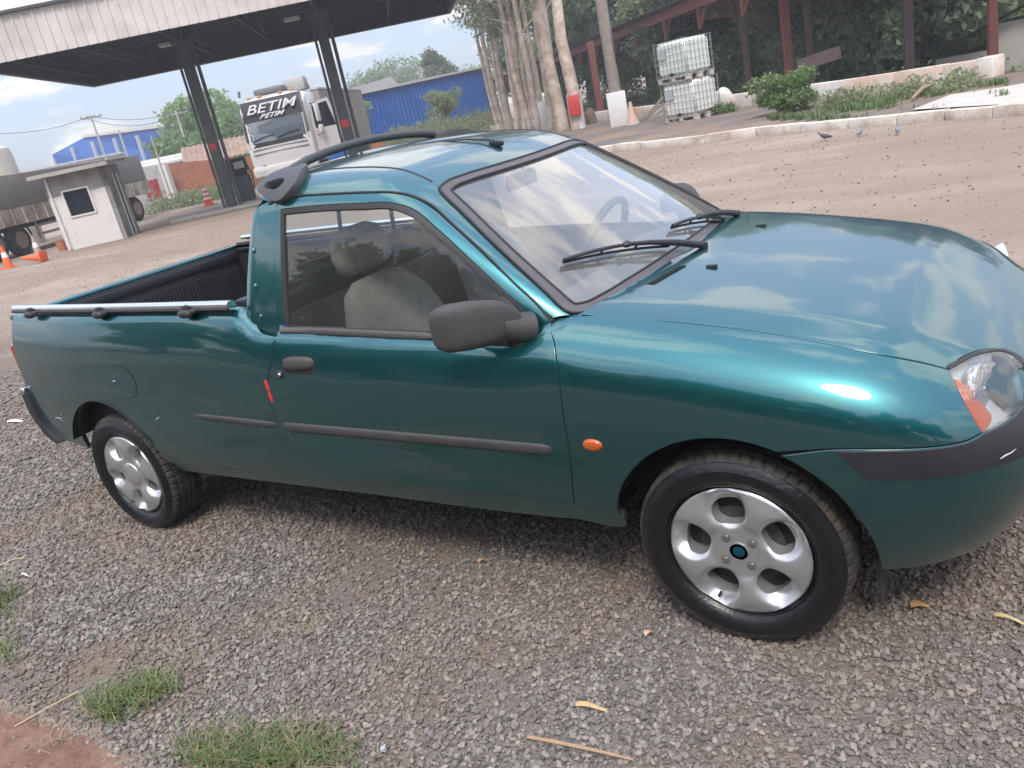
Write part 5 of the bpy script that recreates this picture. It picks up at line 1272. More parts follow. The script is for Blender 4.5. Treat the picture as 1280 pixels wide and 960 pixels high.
# blue shed left
a, b = at(66, 195, 118), at(330, 142, 92); bl = empty('blue_warehouse', (a.x, a.y, 0)); tag(bl, 'long blue warehouse behind the guard booth and round tree', 'warehouse')
za, zm, zb_ = hat(66, 193, a), 0, hat(330, 142, b); m_ = at(105, 173, 114); zm = hat(105, 172, m_)
back_n = ((a-CAM).normalized()+Vector((0, 0, 0))); back_n.z = 0; back_n.normalize()
poly_wall('wall', [(a.x, a.y, -1), (b.x, b.y, -1), (b.x, b.y, zb_), (m_.x, m_.y, zm), (a.x, a.y, za)], 14, BLUE, bl, back_n)
for i in range(10):
    t = i/9; p = a.lerp(b, t) - back_n*.12; zz = np.interp(t, [0, .15, 1], [za, zm, zb_])
    MB().beam((p.x, p.y, -1), (p.x, p.y, zz-.5), .35, .2).build('pilaster', mat('pale_pilaster', (.45, .47, .50), .8), bl, smooth=False)
MB().beam((m_.x, m_.y, zm+.1)-back_n*.1 if False else Vector((m_.x, m_.y, zm+.12))-back_n*.1, Vector((b.x, b.y, zb_+.12))-back_n*.1, .3, .28).build('roof_edge', ROOFG, bl, smooth=False)
# blue shed right, ribbed wall
a, b = at(430, 150, 62), at(612, 110, 78); br = empty('blue_shed', (a.x, a.y, 0)); tag(br, 'bright blue ribbed metal shed beyond the eucalyptus row', 'shed')
za1, zb1 = hat(430, 122, a), hat(606, 84, b); za0, zb0 = hat(480, 158, at(480, 158, 66))-.9, hat(610, 127, b)-.9
bn2_ = Vector((b.y-a.y, -(b.x-a.x), 0)).normalized()
if bn2_.dot(CAM-a) > 0: bn2_ = -bn2_
n_ = 120; V = []
for i in range(n_+1):
    p = a.lerp(b, i/n_) + bn2_*(-.09 if i % 3 == 0 else 0); t = i/n_; V += [(p.x, p.y, za0+(zb0-za0)*t-.2), (p.x, p.y, za1+(zb1-za1)*t)]
mesh_obj('ribbed_wall', V, [(2*i, 2*i+2, 2*i+3, 2*i+1) for i in range(n_)], BLUE, br, smooth=False)
poly_wall('shed_body', [(a.x, a.y, -1), (b.x, b.y, -1), (b.x, b.y, zb1-.1), (a.x, a.y, za1-.1)], 10, BLUE, br, bn2_)
for o in br.children:
    if o.name.startswith('shed_body'):
        for v in o.data.vertices: v.co = v.co + bn2_*.15
MB().beam(Vector((a.x, a.y, za1+.05))-bn2_*.1, Vector((b.x, b.y, zb1+.05))-bn2_*.1, .3, .18).build('eave_flashing', ROOFG, br, smooth=False)
pa, pb = a.copy(), b.copy()
poly_wall('base_wall', [(a.x, a.y, -1), (b.x, b.y, -1), (b.x, b.y, zb0), (a.x, a.y, za0)], .25, BRICK, br, -bn2_)
# grey gable roof behind it
g1, g2, g3, g4 = at(395, 124, 84), at(488, 96, 90), at(500, 104, 92), at(402, 132, 84)
gr_ = empty('grey_roofed_hall', (g1.x, g1.y, 0)); tag(gr_, 'pale grey pitched roof hall behind the lorry', 'hall')
z1, z2, z3 = hat(395, 123, g1), hat(488, 96, g2), hat(506, 106, g3)
bk_ = (g1-CAM); bk_.z = 0; bk_.normalize()
poly_wall('gable_block', [(g1.x, g1.y, -1), (g3.x, g3.y, -1), (g3.x, g3.y, z3), (g2.x, g2.y, z2), (g1.x, g1.y, z1)], 9, ROOFG, gr_, bk_)
# brick wall, green house with tiled roof, white wall with painted red sign
w0, w1 = gp(216, 239), gp(335, 224); d0 = 47
w0, w1 = base(214, 240, 47), base(345, 225, 50); bw_ = empty('brick_wall', (w0.x, w0.y, 0)); tag(bw_, 'orange brick boundary wall behind the fuel pump', 'wall')
h0, h1 = hat(212, 203, w0), hat(340, 192, w1); kb = (w0-CAM); kb.z = 0; kb.normalize()
poly_wall('wall', [(w0.x, w0.y, -.6), (w1.x, w1.y, -.6), (w1.x, w1.y, h1), (w0.x, w0.y, h0)], .25, BRICK, bw_, kb)
v0, v1 = base(150, 250, 44), base(213, 240, 46.5); ww = empty('white_wall', (v0.x, v0.y, 0)); tag(ww, 'white boundary wall with a faded red painted sign left of the brick wall', 'wall')
h0, h1 = hat(150, 212, v0), hat(213, 204, v1)
poly_wall('wall', [(v0.x, v0.y, -.6), (v1.x, v1.y, -.6), (v1.x, v1.y, h1), (v0.x, v0.y, h0)], .25, WHITE, ww, kb)
s0, s1 = v0.lerp(v1, .52)-kb*.02, v0.lerp(v1, .82)-kb*.02
poly_wall('painted_sign', [(s0.x, s0.y, .55), (s1.x, s1.y, .6), (s1.x, s1.y, 1.55), (s0.x, s0.y, 1.5)], .01, mat('red_sign_paint', (.45, .05, .06), .8, color2=(.55, .35, .33), mix_scale=3, mix_lo=.5, mix_hi=.7), ww, kb)
MB().box((v1.x, v1.y, 1.0), (.5, .5, 2.3), rz=.6).build('end_pier', WHITEP, ww, smooth=False)
h = base(285, 190, 58); hs = empty('green_house', (h.x, h.y, 0), yaw_to_cam(h)); tag(hs, 'pale green house with clay tiled roof over the brick wall', 'house')
MB().box((0, 2.5, 1.0), (5.2, 5, 2.0)).build('wall', GREENW, hs, smooth=False, local=True)
V = []; n_ = 34
for i in range(n_+1):
    x = -2.9+5.8*i/n_; dz = .09*abs(math.sin(i*math.pi/2)); V += [(x, -.5, 1.85+dz), (x, 2.6, 3.05+dz)]
mesh_obj('tiled_roof', V, [(2*i, 2*i+2, 2*i+3, 2*i+1) for i in range(n_)], TILE, hs, smooth=False, local=True)
mesh_obj('rear_roof', [(-2.9, 2.6, 3.05), (2.9, 2.6, 3.05), (2.9, 5.4, 1.9), (-2.9, 5.4, 1.9)], [(0, 1, 2, 3)], TILE, hs, smooth=False, local=True)
for s_ in (-1, 1): mesh_obj('gable', [(2.6*s_, 0, 2.0), (2.6*s_, 5, 2.0), (2.6*s_, 2.6, 3.0)], [(0, 1, 2)], GREENW, hs, smooth=False, local=True)
MB().box((1.9, -.6, 2.0), (.35, .3, 1.7)).build('chimney_pier', CEM, hs, smooth=False, local=True)
for (px, dist, wd, ht, lab, mm) in ((190, 66, 9, 2.5, 'low grey rendered house roofline below the left blue warehouse', CEM), (235, 70, 8, 2.8, 'grey walled house between round tree and tiled roof', CEM), (38, 92, 16, 4.6, 'pale low warehouse with grey roof at the left edge', ROOFG)):
    p = base(px, 200, dist); hh = empty('low_house', (p.x, p.y, 0), yaw_to_cam(p)); tag(hh, lab, 'house', 'low houses along the far street')
    MB().box((0, 2, ht/2), (wd, 4, ht)).build('wall', mm, hh, smooth=False, local=True)
    MB().box((0, 2, ht+.08), (wd+.5, 4.6, .16), rx=.06).build('roof', ROOFG if mm is CEM else CEM, hh, smooth=False, local=True)
    for k in range(3): MB().box((-wd*.3+k*wd*.3, -.03, ht*.58), (1.0, .06, .9)).build('window', PANE, hh, smooth=False, local=True)
# pale tank at the left edge
p = base(-4, 230, 40); tk = empty('pale_tank', (p.x, p.y, 0)); tag(tk, 'tall pale cylindrical tank cut by the left edge', 'tank')
MB().lathe([(0, 0), (.95, 0), (.95, 3.6), (.9, 3.9), (.35, 4.3), (0, 4.32)], n=28).build('shell', mat('cream_tank', (.52, .48, .42), .7, var=.1), tk, local=True)
MB().tube([(.3, 0, 4.2), (.3, 0, 5.6)], .03, 6).build('vent_pipe', BLACKM, tk, local=True)
# parked pale car far left
p = base(85, 206, 74, .0); pc = empty('parked_car', (p.x, p.y, 1.1), yaw_to_cam(p)); tag(pc, 'tiny silver car seen over the booth roof before the blue warehouse', 'car')
mb = MB(); mb.prism([(-2, .3), (2, .3), (2, .75), (1.2, .95), (.6, 1.4), (-.9, 1.42), (-1.7, .95), (-2, .9)], lambda u, v, w: Vector((u, w, v)), 1.6); mb.build('body', mat('silver_far_car', (.45, .5, .52), .3, metal=.3), pc, local=True)
MB().box((-.15, -.01, 1.16), (1.6, .02, .3)).build('window', PANE, pc, local=True)
for x in (-1.2, 1.2): MB().lathe([(0, -.1), (.3, -.1), (.3, .1), (0, .1)], (x, .1, .3), 'Y', 16).build('wheel', TYB, pc, local=True)

# ------------------------------------------------------------------ utility poles with wires
def upole(px, pyb, pyt, dist, label, arm=True, r=.13):
    p = base(px, pyb, dist); zt = hat(px, pyt, p); o = empty('utility_pole', (p.x, p.y, 0), yaw_to_cam(p)); tag(o, label, 'utility pole', 'utility poles along the far street')
    MB().tube([(0, 0, -.5), (0, 0, zt)], [r, r*.75], 10).build('pole', CONC, o, local=True)
    if arm:
        MB().box((0, 0, zt-.25), (1.9, .12, .14)).build('cross_arm', WOODP, o, smooth=False, local=True)
        for x in (-.9, -.35, .35, .9): MB().lathe([(.02, 0), (.06, .02), (.05, .16), (.02, .2)], (x, 0, zt-.18), n=8).build('insulator', LG, o, local=True)
    return Vector((p.x, p.y, zt-.1))
t1 = upole(133, 200, 140, 92, 'utility pole with cross arm above the guard booth roof')
t2 = upole(236, 190, 135, 78, 'bare utility pole in front of the round tree', r=.11)
t3 = upole(161, 200, 160, 76, 'short grey pole between booth roof and blue warehouse', arm=False, r=.1)
t4 = upole(12, 240, 160, 84, 'utility pole at the left edge beside the pale tank', r=.10)
t5 = upole(206, 222, 165, 43, 'thin dark pole in front of the white wall', arm=False, r=.05)
def wire(a, b, sag, label):
    pts = [a.lerp(b, t/14)-Vector((0, 0, 4*sag*(t/14)*(1-t/14))) for t in range(15)]
    o = MB().tube(pts, .022, 5).build('overhead_wire', BLACKM); tag(o, label, 'wire', 'overhead wires')
wire(t4, t1, .5, 'overhead wire from the left edge pole to the cross arm pole'); wire(t1, t2, .5, 'overhead wire between cross arm pole and bare pole')
wire(t1+Vector((-.5, -.5, 0)), t2+Vector((-.5, -.5, -.4)), .7, 'lower overhead wire between cross arm pole and bare pole')

# ------------------------------------------------------------------ right: kerb, verge, wall
kpx = [(640, 206), (700, 198), (770, 189), (800, 186.5), (880, 179), (945, 170.5), (1000, 166), (1060, 161), (1120, 156), (1180, 151), (1240, 147), (1300, 142), (1380, 134)]
K = [gp(*p) for p in kpx]
KERB = mat('worn_white_kerb', (.62, .565, .50), .9, color2=(.30, .21, .155), mix_scale=2.4, mix_lo=.42, mix_hi=.75, bump=.4, bump_scale=25, var=.15, var_scale=12)
kerb = empty('kerb', tuple(K[3])); kerb['kind'] = 'structure'
for i in range(len(K)-1):
    a, b = K[i], K[i+1]; seg = b-a; k = max(1, int(seg.length/1.0))
    for j in range(k):
        p, q_ = a+seg*(j/k), a+seg*((j+1)/k); d = (q_-p).normalized(); nn = Vector((-d.y, d.x, 0))
        if nn.y < 0: nn = -nn
        j1, j2, j3 = RNG.uniform(-.012, .012), RNG.uniform(-.015, .01), RNG.uniform(-.02, .02)
        c_ = (p+q_)/2+nn*(.09+j1); ln = (q_-p).length-.015
        MB().box((c_.x, c_.y, .05+j2), (ln, .17, .20), rz=math.atan2(d.y, d.x)+j3*.4, bev=.018).build('kerb_stone', KERB, kerb)
wp = [(560, 172), (640, 164), (700, 158.5), (760, 153.5), (830, 148), (940, 136.5), (1040, 127), (1120, 117.5), (1180, 109.5), (1226, 104)]
Wl = [gp(*p) for p in wp]; lowwall = empty('low_white_wall', tuple(Wl[6])); tag(lowwall, 'low whitewashed block wall with orange stains along the verge', 'wall')
STW = mat('stained_whitewash', (.66, .61, .56), .9, color2=(.55, .30, .18), mix_scale=.55, mix_lo=.48, mix_hi=.72, bump=.25, bump_scale=20, var=.12, var_scale=8)
for i in range(len(Wl)-1):
    a, b = Wl[i], Wl[i+1]; seg = b-a; k = max(1, round(seg.length/1.6))
    for j in range(k):
        p, q_ = a+seg*(j/k), a+seg*((j+1)/k); d = (q_-p).normalized(); nn = Vector((-d.y, d.x, 0)); nn = nn if nn.y > 0 else -nn
        c_ = (p+q_)/2+nn*.13; MB().box((c_.x, c_.y, .22), ((q_-p).length-.006, .26, .46+RNG.uniform(-.008, .008)), rz=math.atan2(d.y, d.x), bev=.01).build('wall_block', STW, lowwall)
wend = Wl[-1]; MB().box((wend.x+.16, wend.y+.05, .23), (.34, .42, .50), rz=-.5, bev=.02).build('end_pier', STW, lowwall)
# verge ground
vg = [k+Vector((.02, .05, .09)) for k in K]; vb = [Vector((K[0].x-14, K[0].y+22, .09)), Vector((20, 40, .09)), Vector((12, 8, .09))]
wr = [w+Vector((0, .12, .09)) for w in reversed(Wl[1:])]; V = [tuple(p) for p in vg]+[(2.6, 15.0, .09), (wend.x+.5, wend.y+.1, .09)]+[(w.x, w.y, .09) for w in wr]
VERGE = mat('dark_verge_soil', (.13, .115, .105), .95, color2=(.24, .16, .11), mix_scale=.45, mix_lo=.42, mix_hi=.62, var=.25, var_scale=14, bump=.6, bump_scale=22)
o = mesh_obj('verge', V, [tuple(range(len(V)))], VERGE, smooth=False); o['kind'] = 'structure'
# concrete apron at the right edge
ap = [gp(1140, 147), gp(1190, 127), gp(1250, 119), gp(1330, 105), gp(1400, 120), gp(1330, 138)]
o = mesh_obj('concrete_apron', [(p.x, p.y, .125) for p in ap], [tuple(range(len(ap)))], mat('pale_concrete', (.48, .44, .39), .9, var=.18, var_scale=3, bump=.3, bump_scale=20), smooth=False); o['kind'] = 'structure'  # pale concrete tone with slight mottling

# ------------------------------------------------------------------ open shed with red steel
sh0 = Vector((-9.4, 27.8, 0)); sd = Vector((-.657, .753, 0)); sn = Vector((.753, .657, 0))
shed = empty('steel_shed', tuple(sh0), math.atan2(-sd.y, -sd.x)); tag(shed, 'long open shed with red oxide steel beam and dark roof', 'shed')
# local x along the eave (towards the right), local y to the back
XL, XR, DE = -52, 15, 5.2
MB().beam((XL, 0, 3.5), (XR, 0, 3.5), .16, .34).build('eave_beam', REDST, shed, smooth=False, local=True)
V = [(XL, -.5, 3.74), (XR, -.5, 3.74), (XR, DE+.4, 2.92), (XL, DE+.4, 2.92)]
mesh_obj('roof_sheet', V+[(x, y, z+.05) for x, y, z in V], [(0, 3, 2, 1), (4, 5, 6, 7), (0, 1, 5, 4), (2, 3, 7, 6)], mat('shed_roof_dark', (.05, .045, .05), .8), shed, smooth=False, local=True)
mb = MB()
for i in range(7): y = .5+i*.72; mb.beam((XL, y, 3.60-.157*y), (XR, y, 3.60-.157*y), .06, .10)
mb.build('purlin', DKST, shed, smooth=False, local=True)
for ix in range(18):
    x = XR-1.2-ix*3.6
    if x < XL: break
    mb = MB(); mb.beam((x, 0, 3.42), (x, DE, 2.62), .07, .07); mb.beam((x, 0, 2.95), (x, DE, 2.45), .06, .06)
    for k in range(7):
        y0 = DE*k/7; y1 = DE*(k+.5)/7; y2 = DE*(k+1)/7
        mb.beam((x, y0, 2.95-.096*y0), (x, y1, 3.42-.154*y1), .035, .035); mb.beam((x, y1, 3.42-.154*y1), (x, y2, 2.95-.096*y2), .035, .035)
    mb.build('truss', DKST if ix % 2 else REDST, shed, smooth=False, local=True)
    mb = MB(); mb.beam((x, -.02, 3.35), (x, -.02, 2.6), .12, .1, (1, 0, 0)); mb.beam((x, -.02, 2.62), (x+.75, -.02, 3.35), .06, .06, (1, 0, 0)); mb.build('bracket', REDST, shed, smooth=False, local=True)
mb = MB(); mb.beam((XL, DE, 2.55), (XR, DE, 2.55), .08, .12)
for i in range(80):
    x = XL+i*(XR-XL)/80; w_ = (XR-XL)/80; mb.beam((x, DE, 2.55), (x+w_/2, DE, 2.9), .03, .03); mb.beam((x+w_/2, DE, 2.9), (x+w_, DE, 2.55), .03, .03)
mb.build('rear_lattice', DKST, shed, smooth=False, local=True)
def hpost(px, pyb, dist_hint, m, w, name='post', zt=4.3):
    p = gp(px, pyb); inv = (Matrix.Translation(shed.location) @ Matrix.Rotation(shed.rotation_euler.z, 4, 'Z')).inverted(); l = inv @ p
    mb = MB(); zb = -2.0; zh = zt-zb; zm_ = (zt+zb)/2; mb.box((l.x, l.y, zm_), (w*.35, w, zh)); mb.box((l.x-w*.3, l.y, zm_), (w*.12, w*1.25, zh)); mb.box((l.x+w*.3, l.y, zm_), (w*.12, w*1.25, zh)); mb.box((l.x, l.y, .05), (w*1.5, w*1.6, .1))
    mb.build(name, m, shed, smooth=False, local=True); return l
hpost(989, 116, 0, REDST, .21, zt=3.55); hpost(938, 124, 0, DKST, .15, zt=3.0); hpost(1016, 112, 0, DKST, .15, zt=4.2); hpost(1138, 103, 0, DKST, .17); hpost(1241, 88, 0, REDST, .16); hpost(752, 147, 0, REDST, .24, zt=3.4); hpost(664, 150, 0, REDST, .24, zt=3.4)
# tilted dark beam lying against the shed
a, b = at(1000, 82, 24), at(1048, 66, 23.2); o = MB().beam(a, b, .18, .30).build('leaning_beam', DKST, None, smooth=False); tag(o, 'dark steel beam propped behind the bush under the shed', 'beam')

# ------------------------------------------------------------------ stacked liquid containers
IBCP = mat('milky_tank_plastic', (.74, .74, .70), .45, var=.08, var_scale=3); IBCP2 = mat('milky_green_tank_plastic', (.66, .72, .66), .45, var=.1, var_scale=3)
CAGE = mat('galvanised_cage', (.30, .31, .32), .45, metal=.6); PALW = mat('pale_pallet', (.50, .46, .40), .85, var=.2)
def ibc(loc, rz, label, m):
    o = empty('liquid_container', loc, rz); tag(o, label, 'container', 'stacked caged liquid containers'); w, d, h = 1.22, 1.02, .98
    for y in (-.42, 0, .42):
        for x in (-.53, 0, .53): MB().box((x, y, .07), (.14, .14, .10), bev=.005).build('pallet_block', PALW, o, local=True)
    mb = MB()
    for y in (-.42, 0, .42): mb.box((0, y, .135), (w, .16, .03))
    for y in (-.42, 0, .42): mb.box((0, y, .012), (w, .12, .02))
    mb.build('pallet_deck', PALW, o, smooth=False, local=True)
    bm = bmesh.new(); bmesh.ops.create_cube(bm, size=1)
    for v in bm.verts: v.co = Vector((v.co.x*(w-.06), v.co.y*(d-.06), v.co.z*h+.155+h/2))
    bmesh.ops.bevel(bm, geom=bm.edges[:], offset=.09, segments=3, affect='EDGES'); me = bpy.data.meshes.new('tank'); bm.to_mesh(me); bm.free(); me.materials.append(m); me.shade_smooth(); me.set_sharp_from_angle(angle=R_(50))
    t = bpy.data.objects.new('tank', me); COL.objects.link(t); t.parent = o
    mb = MB(); r = .008
    for k in range(6):
        z = .18+k*.19; pts = [(-w/2, -d/2, z), (w/2, -d/2, z), (w/2, d/2, z), (-w/2, d/2, z), (-w/2, -d/2, z)]; mb.tube(pts, r, 5)
    for k in range(9):
        x = -w/2+.02+k*(w-.04)/8
        for y in (-d/2, d/2): mb.tube([(x, y, .15), (x, y, 1.14)], r, 5)
    for k in range(7):
        y = -d/2+.06+k*(d-.12)/6
        for x in (-w/2, w/2): mb.tube([(x, y, .15), (x, y, 1.14)], r, 5)
    mb.build('cage', CAGE, o, local=True)
    MB().lathe([(.0, 0), (.16, 0), (.16, .06), (0, .07)], (0, 0, 1.135), n=20).build('lid', BLACKM, o, local=True)
    MB().box((-.30, -d/2-.014, .80), (.30, .008, .26)).build('label_plate', mat('grey_plate', (.42, .45, .46), .5, metal=.3), o, smooth=False, local=True)
    MB().tube([(0, -d/2+.05, .22), (0, -d/2-.05, .22)], .045, 10).build('outlet_valve', BLACKM, o, local=True)
    return o
# the stack is a little askew
f0, f1 = gp(822, 161), gp(882, 153); dd = (f1-f0).normalized(); ic = (f0+f1)/2+Vector((-dd.y, dd.x, 0))*.5; rzz = math.atan2(dd.y, dd.x)
sc_ = .92
i1 = ibc((ic.x, ic.y, .09), rzz, 'white caged liquid container on a pallet, lower one of the stack', IBCP); i1.scale = (1.0, .97, sc_)
i2 = ibc((ic.x-.06, ic.y, .09+1.15*sc_), rzz-.05, 'greenish caged liquid container on top of the white one', IBCP2); i2.scale = (1.0, .97, sc_)
# crumpled colourful sack beside them
p = gp(906, 141); o = MB(); o.sphere((0, 0, .27), (.33, .26, .33), 22, 14)
rs = np.random.default_rng(3)
V = [Vector(v) for v in o.v]; o.v = [tuple(v*(1+.10*math.sin(7*v.x+3*v.z)+.06*math.sin(13*v.y+9*v.z)) if v.z > .05 else v) for v in V]
SACK = mat('colourful_sack', (.62, .60, .55), .7, color2=(.42, .17, .10), mix_scale=3.4, mix_lo=.54, mix_hi=.62, bump=.4, bump_scale=9)
sk = o.build('full_sack', SACK); sk.location = (p.x, p.y, .07); tag(sk, 'crumpled white and orange sack beside the container stack', 'sack')
# white based utility pole, trunk with red box, white stub post
def square_pole(px, pyb, tilt_px, zt, label):
    p = gp(px, pyb); o = empty('concrete_pole', (p.x, p.y, .05), yaw_to_cam(p)); tag(o, label, 'pole')
    MB().box((0, 0, .55), (.62, .5, 1.12), bev=.03).build('white_base', WHITEP, o, local=True)
    MB().tube([(0, 0, .9), (-.05, 0, zt)], [.20, .16], 12).build('shaft', WOODP, o, local=True)
    MB().tube([(.3, -.1, .1), (.24, -.12, 1.2), (.02, -.1, 4.5)], .018, 5).build('guy_wire', BLACKM, o, local=True)
square_pole(776, 160.5, 0, 10, 'grey utility pole with whitewashed square base left of the containers')
p = gp(684, 165); o = MB().box((0, 0, .62), (.40, .3, 1.3), bev=.03).build('white_stub_post', WHITEP); o.location = (p.x, p.y, .03); o.rotation_euler.z = yaw_to_cam(p); tag(o, 'white stub post among the eucalyptus trunks', 'post')
p = gp(792, 159); o = MB().lathe([(.22, 0), (.20, .06), (.12, .3), (.06, .62), (.05, .7), (0, .71)], n=14).build('old_cone', mat('faded_cone2', (.50, .36, .28), .8)); o.location = (p.x, p.y, .08); tag(o, 'faded pinkish cone between pole and containers', 'cone')
for k, (px, py, ln, hh) in enumerate(((800, 157, 1.5, .55), (806, 154, 1.4, .7), (812, 156, 1.2, .42))):
    a = gp(px, py); b = a+Vector((.9-.2*k, .1*k, hh)); o = MB().beam(a+Vector((0, 0, .1)), b, .07, .09).build('scrap_plank', WOODP, None, smooth=False)
    tag(o, ['grey scrap plank leaning on the containers, leftmost of three', 'grey scrap plank leaning on the containers, steepest of three', 'grey scrap plank leaning on the containers, lowest of three'][k], 'plank', 'scrap planks by the containers')
for k, (px, py) in enumerate(((740, 158), (716, 163))):
    p = gp(px, py); o = MB(); o.sphere((0, 0, .25), (.28, .22, .42), 9, 6); o.v = [(x*(1+.25*math.sin(9*z+x*7)), y, z) for x, y, z in o.v]
    s_ = o.build('broken_stump', mat('brown_stump', (.16, .10, .07), .9, var=.3, var_scale=8), None, angle=10); s_.location = (p.x, p.y, .05); tag(s_, ['dark broken stump between trunk and pole', 'dark broken stump at the foot of the boxed trunk'][k], 'stump')
# house at the right edge
p = base(1262, 78, 30); hz = empty('roadside_house', (p.x, p.y, -1.9), yaw_to_cam(p)-.1); tag(hz, 'pale house with sloping roof and porch at the right edge', 'house')
RW = mat('pale_house_render', (.42, .40, .37), .9, var=.12, var_scale=1.5)
MB().box((1.4, 2, 1.1), (3.4, 4, 3.2)).build('wall', RW, hz, smooth=False, local=True)
MB().box((-1.1, 1.6, 1.5), (1.8, 3, 1.0)).build('porch_wall', RW, hz, smooth=False, local=True)
mesh_obj('roof', [(-2.4, -.4, 2.05), (.4, -.4, 3.1), (3.6, -.4, 2.9), (3.6, 4.2, 2.9), (.4, 4.2, 3.1), (-2.4, 4.2, 2.05)], [(0, 1, 4, 5), (1, 2, 3, 4)], mat('brown_roof', (.20, .14, .11), .85), hz, smooth=False, local=True)
mb = MB(); mb.tube([(2.0+1.4*math.cos(a), -.06, -.2+1.5*math.sin(a)) for a in np.linspace(0, math.pi, 16)], .08, 6); mb.build('arch_rim', RW, hz, local=True)
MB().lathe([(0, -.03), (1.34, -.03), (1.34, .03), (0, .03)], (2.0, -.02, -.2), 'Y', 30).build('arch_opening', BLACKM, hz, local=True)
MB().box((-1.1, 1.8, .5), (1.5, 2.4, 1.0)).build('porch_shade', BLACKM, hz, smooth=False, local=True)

# ------------------------------------------------------------------ pigeons
PIG = mat('grey_pigeon_feathers', (.14, .15, .18), .7, color2=(.22, .24, .30), mix_scale=18); PIGD = mat('dark_pigeon_feathers', (.055, .05, .055), .7, color2=(.10, .09, .09), mix_scale=18)
def pigeon(px, py, rz, label, m):
    p = gp(px, py); o = empty('pigeon', (p.x, p.y, 0), rz); o.scale = (.55, .55, .55); tag(o, label, 'pigeon', 'pigeons pecking by the kerb')
    prof = [(-.20, .085, .004, .02), (-.14, .095, .012, .035), (-.09, .105, .03, .045), (-.03, .115, .052, .055), (.03, .125, .055, .058), (.08, .145, .042, .045), (.115, .175, .026, .028), (.13, .205, .024, .026), (.145, .222, .022, .022), (.165, .222, .012, .012), (.185, .214, .003, .003)]
    n = 12; V = []; Fc = []
    for (x, z, ry, rz_) in prof:
        for k in range(n): a = 2*math.pi*k/n; V.append((x, ry*math.cos(a), z+rz_*math.sin(a)))
    q = len(prof); Fc = [(i*n+k, i*n+(k+1) % n, (i+1)*n+(k+1) % n, (i+1)*n+k) for i in range(q-1) for k in range(n)]+[tuple(range(n)), tuple(range((q-1)*n, q*n))]
    b = mesh_obj('body', V, [tuple(reversed(f)) for f in Fc], m, o, local=True); b.scale = (1.1, 1.1, 1.1)
    for s_ in (-1, 1): MB().tube([(.02, .025*s_, .09), (.01, .025*s_, .0)], .006, 5).build('leg', mat('pigeon_leg', (.4, .12, .1), .7), o, local=True)
pigeon(1031, 176, R_(170), 'dark brown pigeon on the dirt by the kerb, leftmost of three', PIGD)
pigeon(1075, 171, R_(75), 'grey pigeon on the dirt by the kerb, middle of three', PIG)
pigeon(1122, 169, R_(100), 'grey pigeon on the dirt by the kerb, rightmost of three', PIG)

# ================================================================== TREES AND PLANTS
def leaf_mat(name, c1, c2, trans=.45):
    c1 = tuple(min(x*2.3, .5) for x in c1); c2 = tuple(min(x*2.0, .5) for x in c2)
    m = bpy.data.materials.new(name); m.use_nodes = True; t = m.node_tree; t.nodes.clear()
    o = t.nodes.new('ShaderNodeOutputMaterial'); d = t.nodes.new('ShaderNodeBsdfPrincipled'); tr = t.nodes.new('ShaderNodeBsdfTranslucent'); mxs = t.nodes.new('ShaderNodeMixShader'); mxs.inputs[0].default_value = trans
    tcn = t.nodes.new('ShaderNodeTexCoord'); n = t.nodes.new('ShaderNodeTexNoise'); n.inputs['Scale'].default_value = 1.6; n.inputs['Detail'].default_value = 5; n.inputs['Roughness'].default_value = .75
    t.links.new(tcn.outputs['Object'], n.inputs['Vector'])
    mr = t.nodes.new('ShaderNodeMapRange'); mr.inputs['From Min'].default_value = .32; mr.inputs['From Max'].default_value = .68; t.links.new(n.outputs['Fac'], mr.inputs['Value'])
    mi = t.nodes.new('ShaderNodeMix'); mi.data_type = 'RGBA'; t.links.new(mr.outputs[0], mi.inputs[0]); mi.inputs[6].default_value = (*c1, 1); mi.inputs[7].default_value = (*c2, 1)
    d.inputs['Roughness'].default_value = .55; t.links.new(mi.outputs[2], d.inputs['Base Color']); t.links.new(mi.outputs[2], tr.inputs[0])
    t.links.new(d.outputs[0], mxs.inputs[1]); t.links.new(tr.outputs[0], mxs.inputs[2]); t.links.new(mxs.outputs[0], o.inputs[0]); return m
LF_E = leaf_mat('eucalyptus_leaf', (.050, .066, .036), (.11, .125, .07)); LF_D = leaf_mat('dark_forest_leaf', (.075, .10, .065), (.17, .20, .12)); LF_M = leaf_mat('mid_green_leaf', (.075, .115, .045), (.17, .22, .09)); LF_B = leaf_mat('bright_bush_leaf', (.055, .095, .032), (.13, .17, .065)); LF_O = leaf_mat('olive_leaf', (.08, .10, .05), (.15, .17, .09))
BARK = mat('pale_eucalyptus_bark', (.58, .49, .41), .9, color2=(.34, .25, .19), mix_scale=1.6, mix_lo=.42, mix_hi=.64, var=.25, var_scale=7, bump=.5, bump_scale=9)
BARKD = mat('dark_bark', (.10, .075, .055), .9, var=.3, var_scale=4)
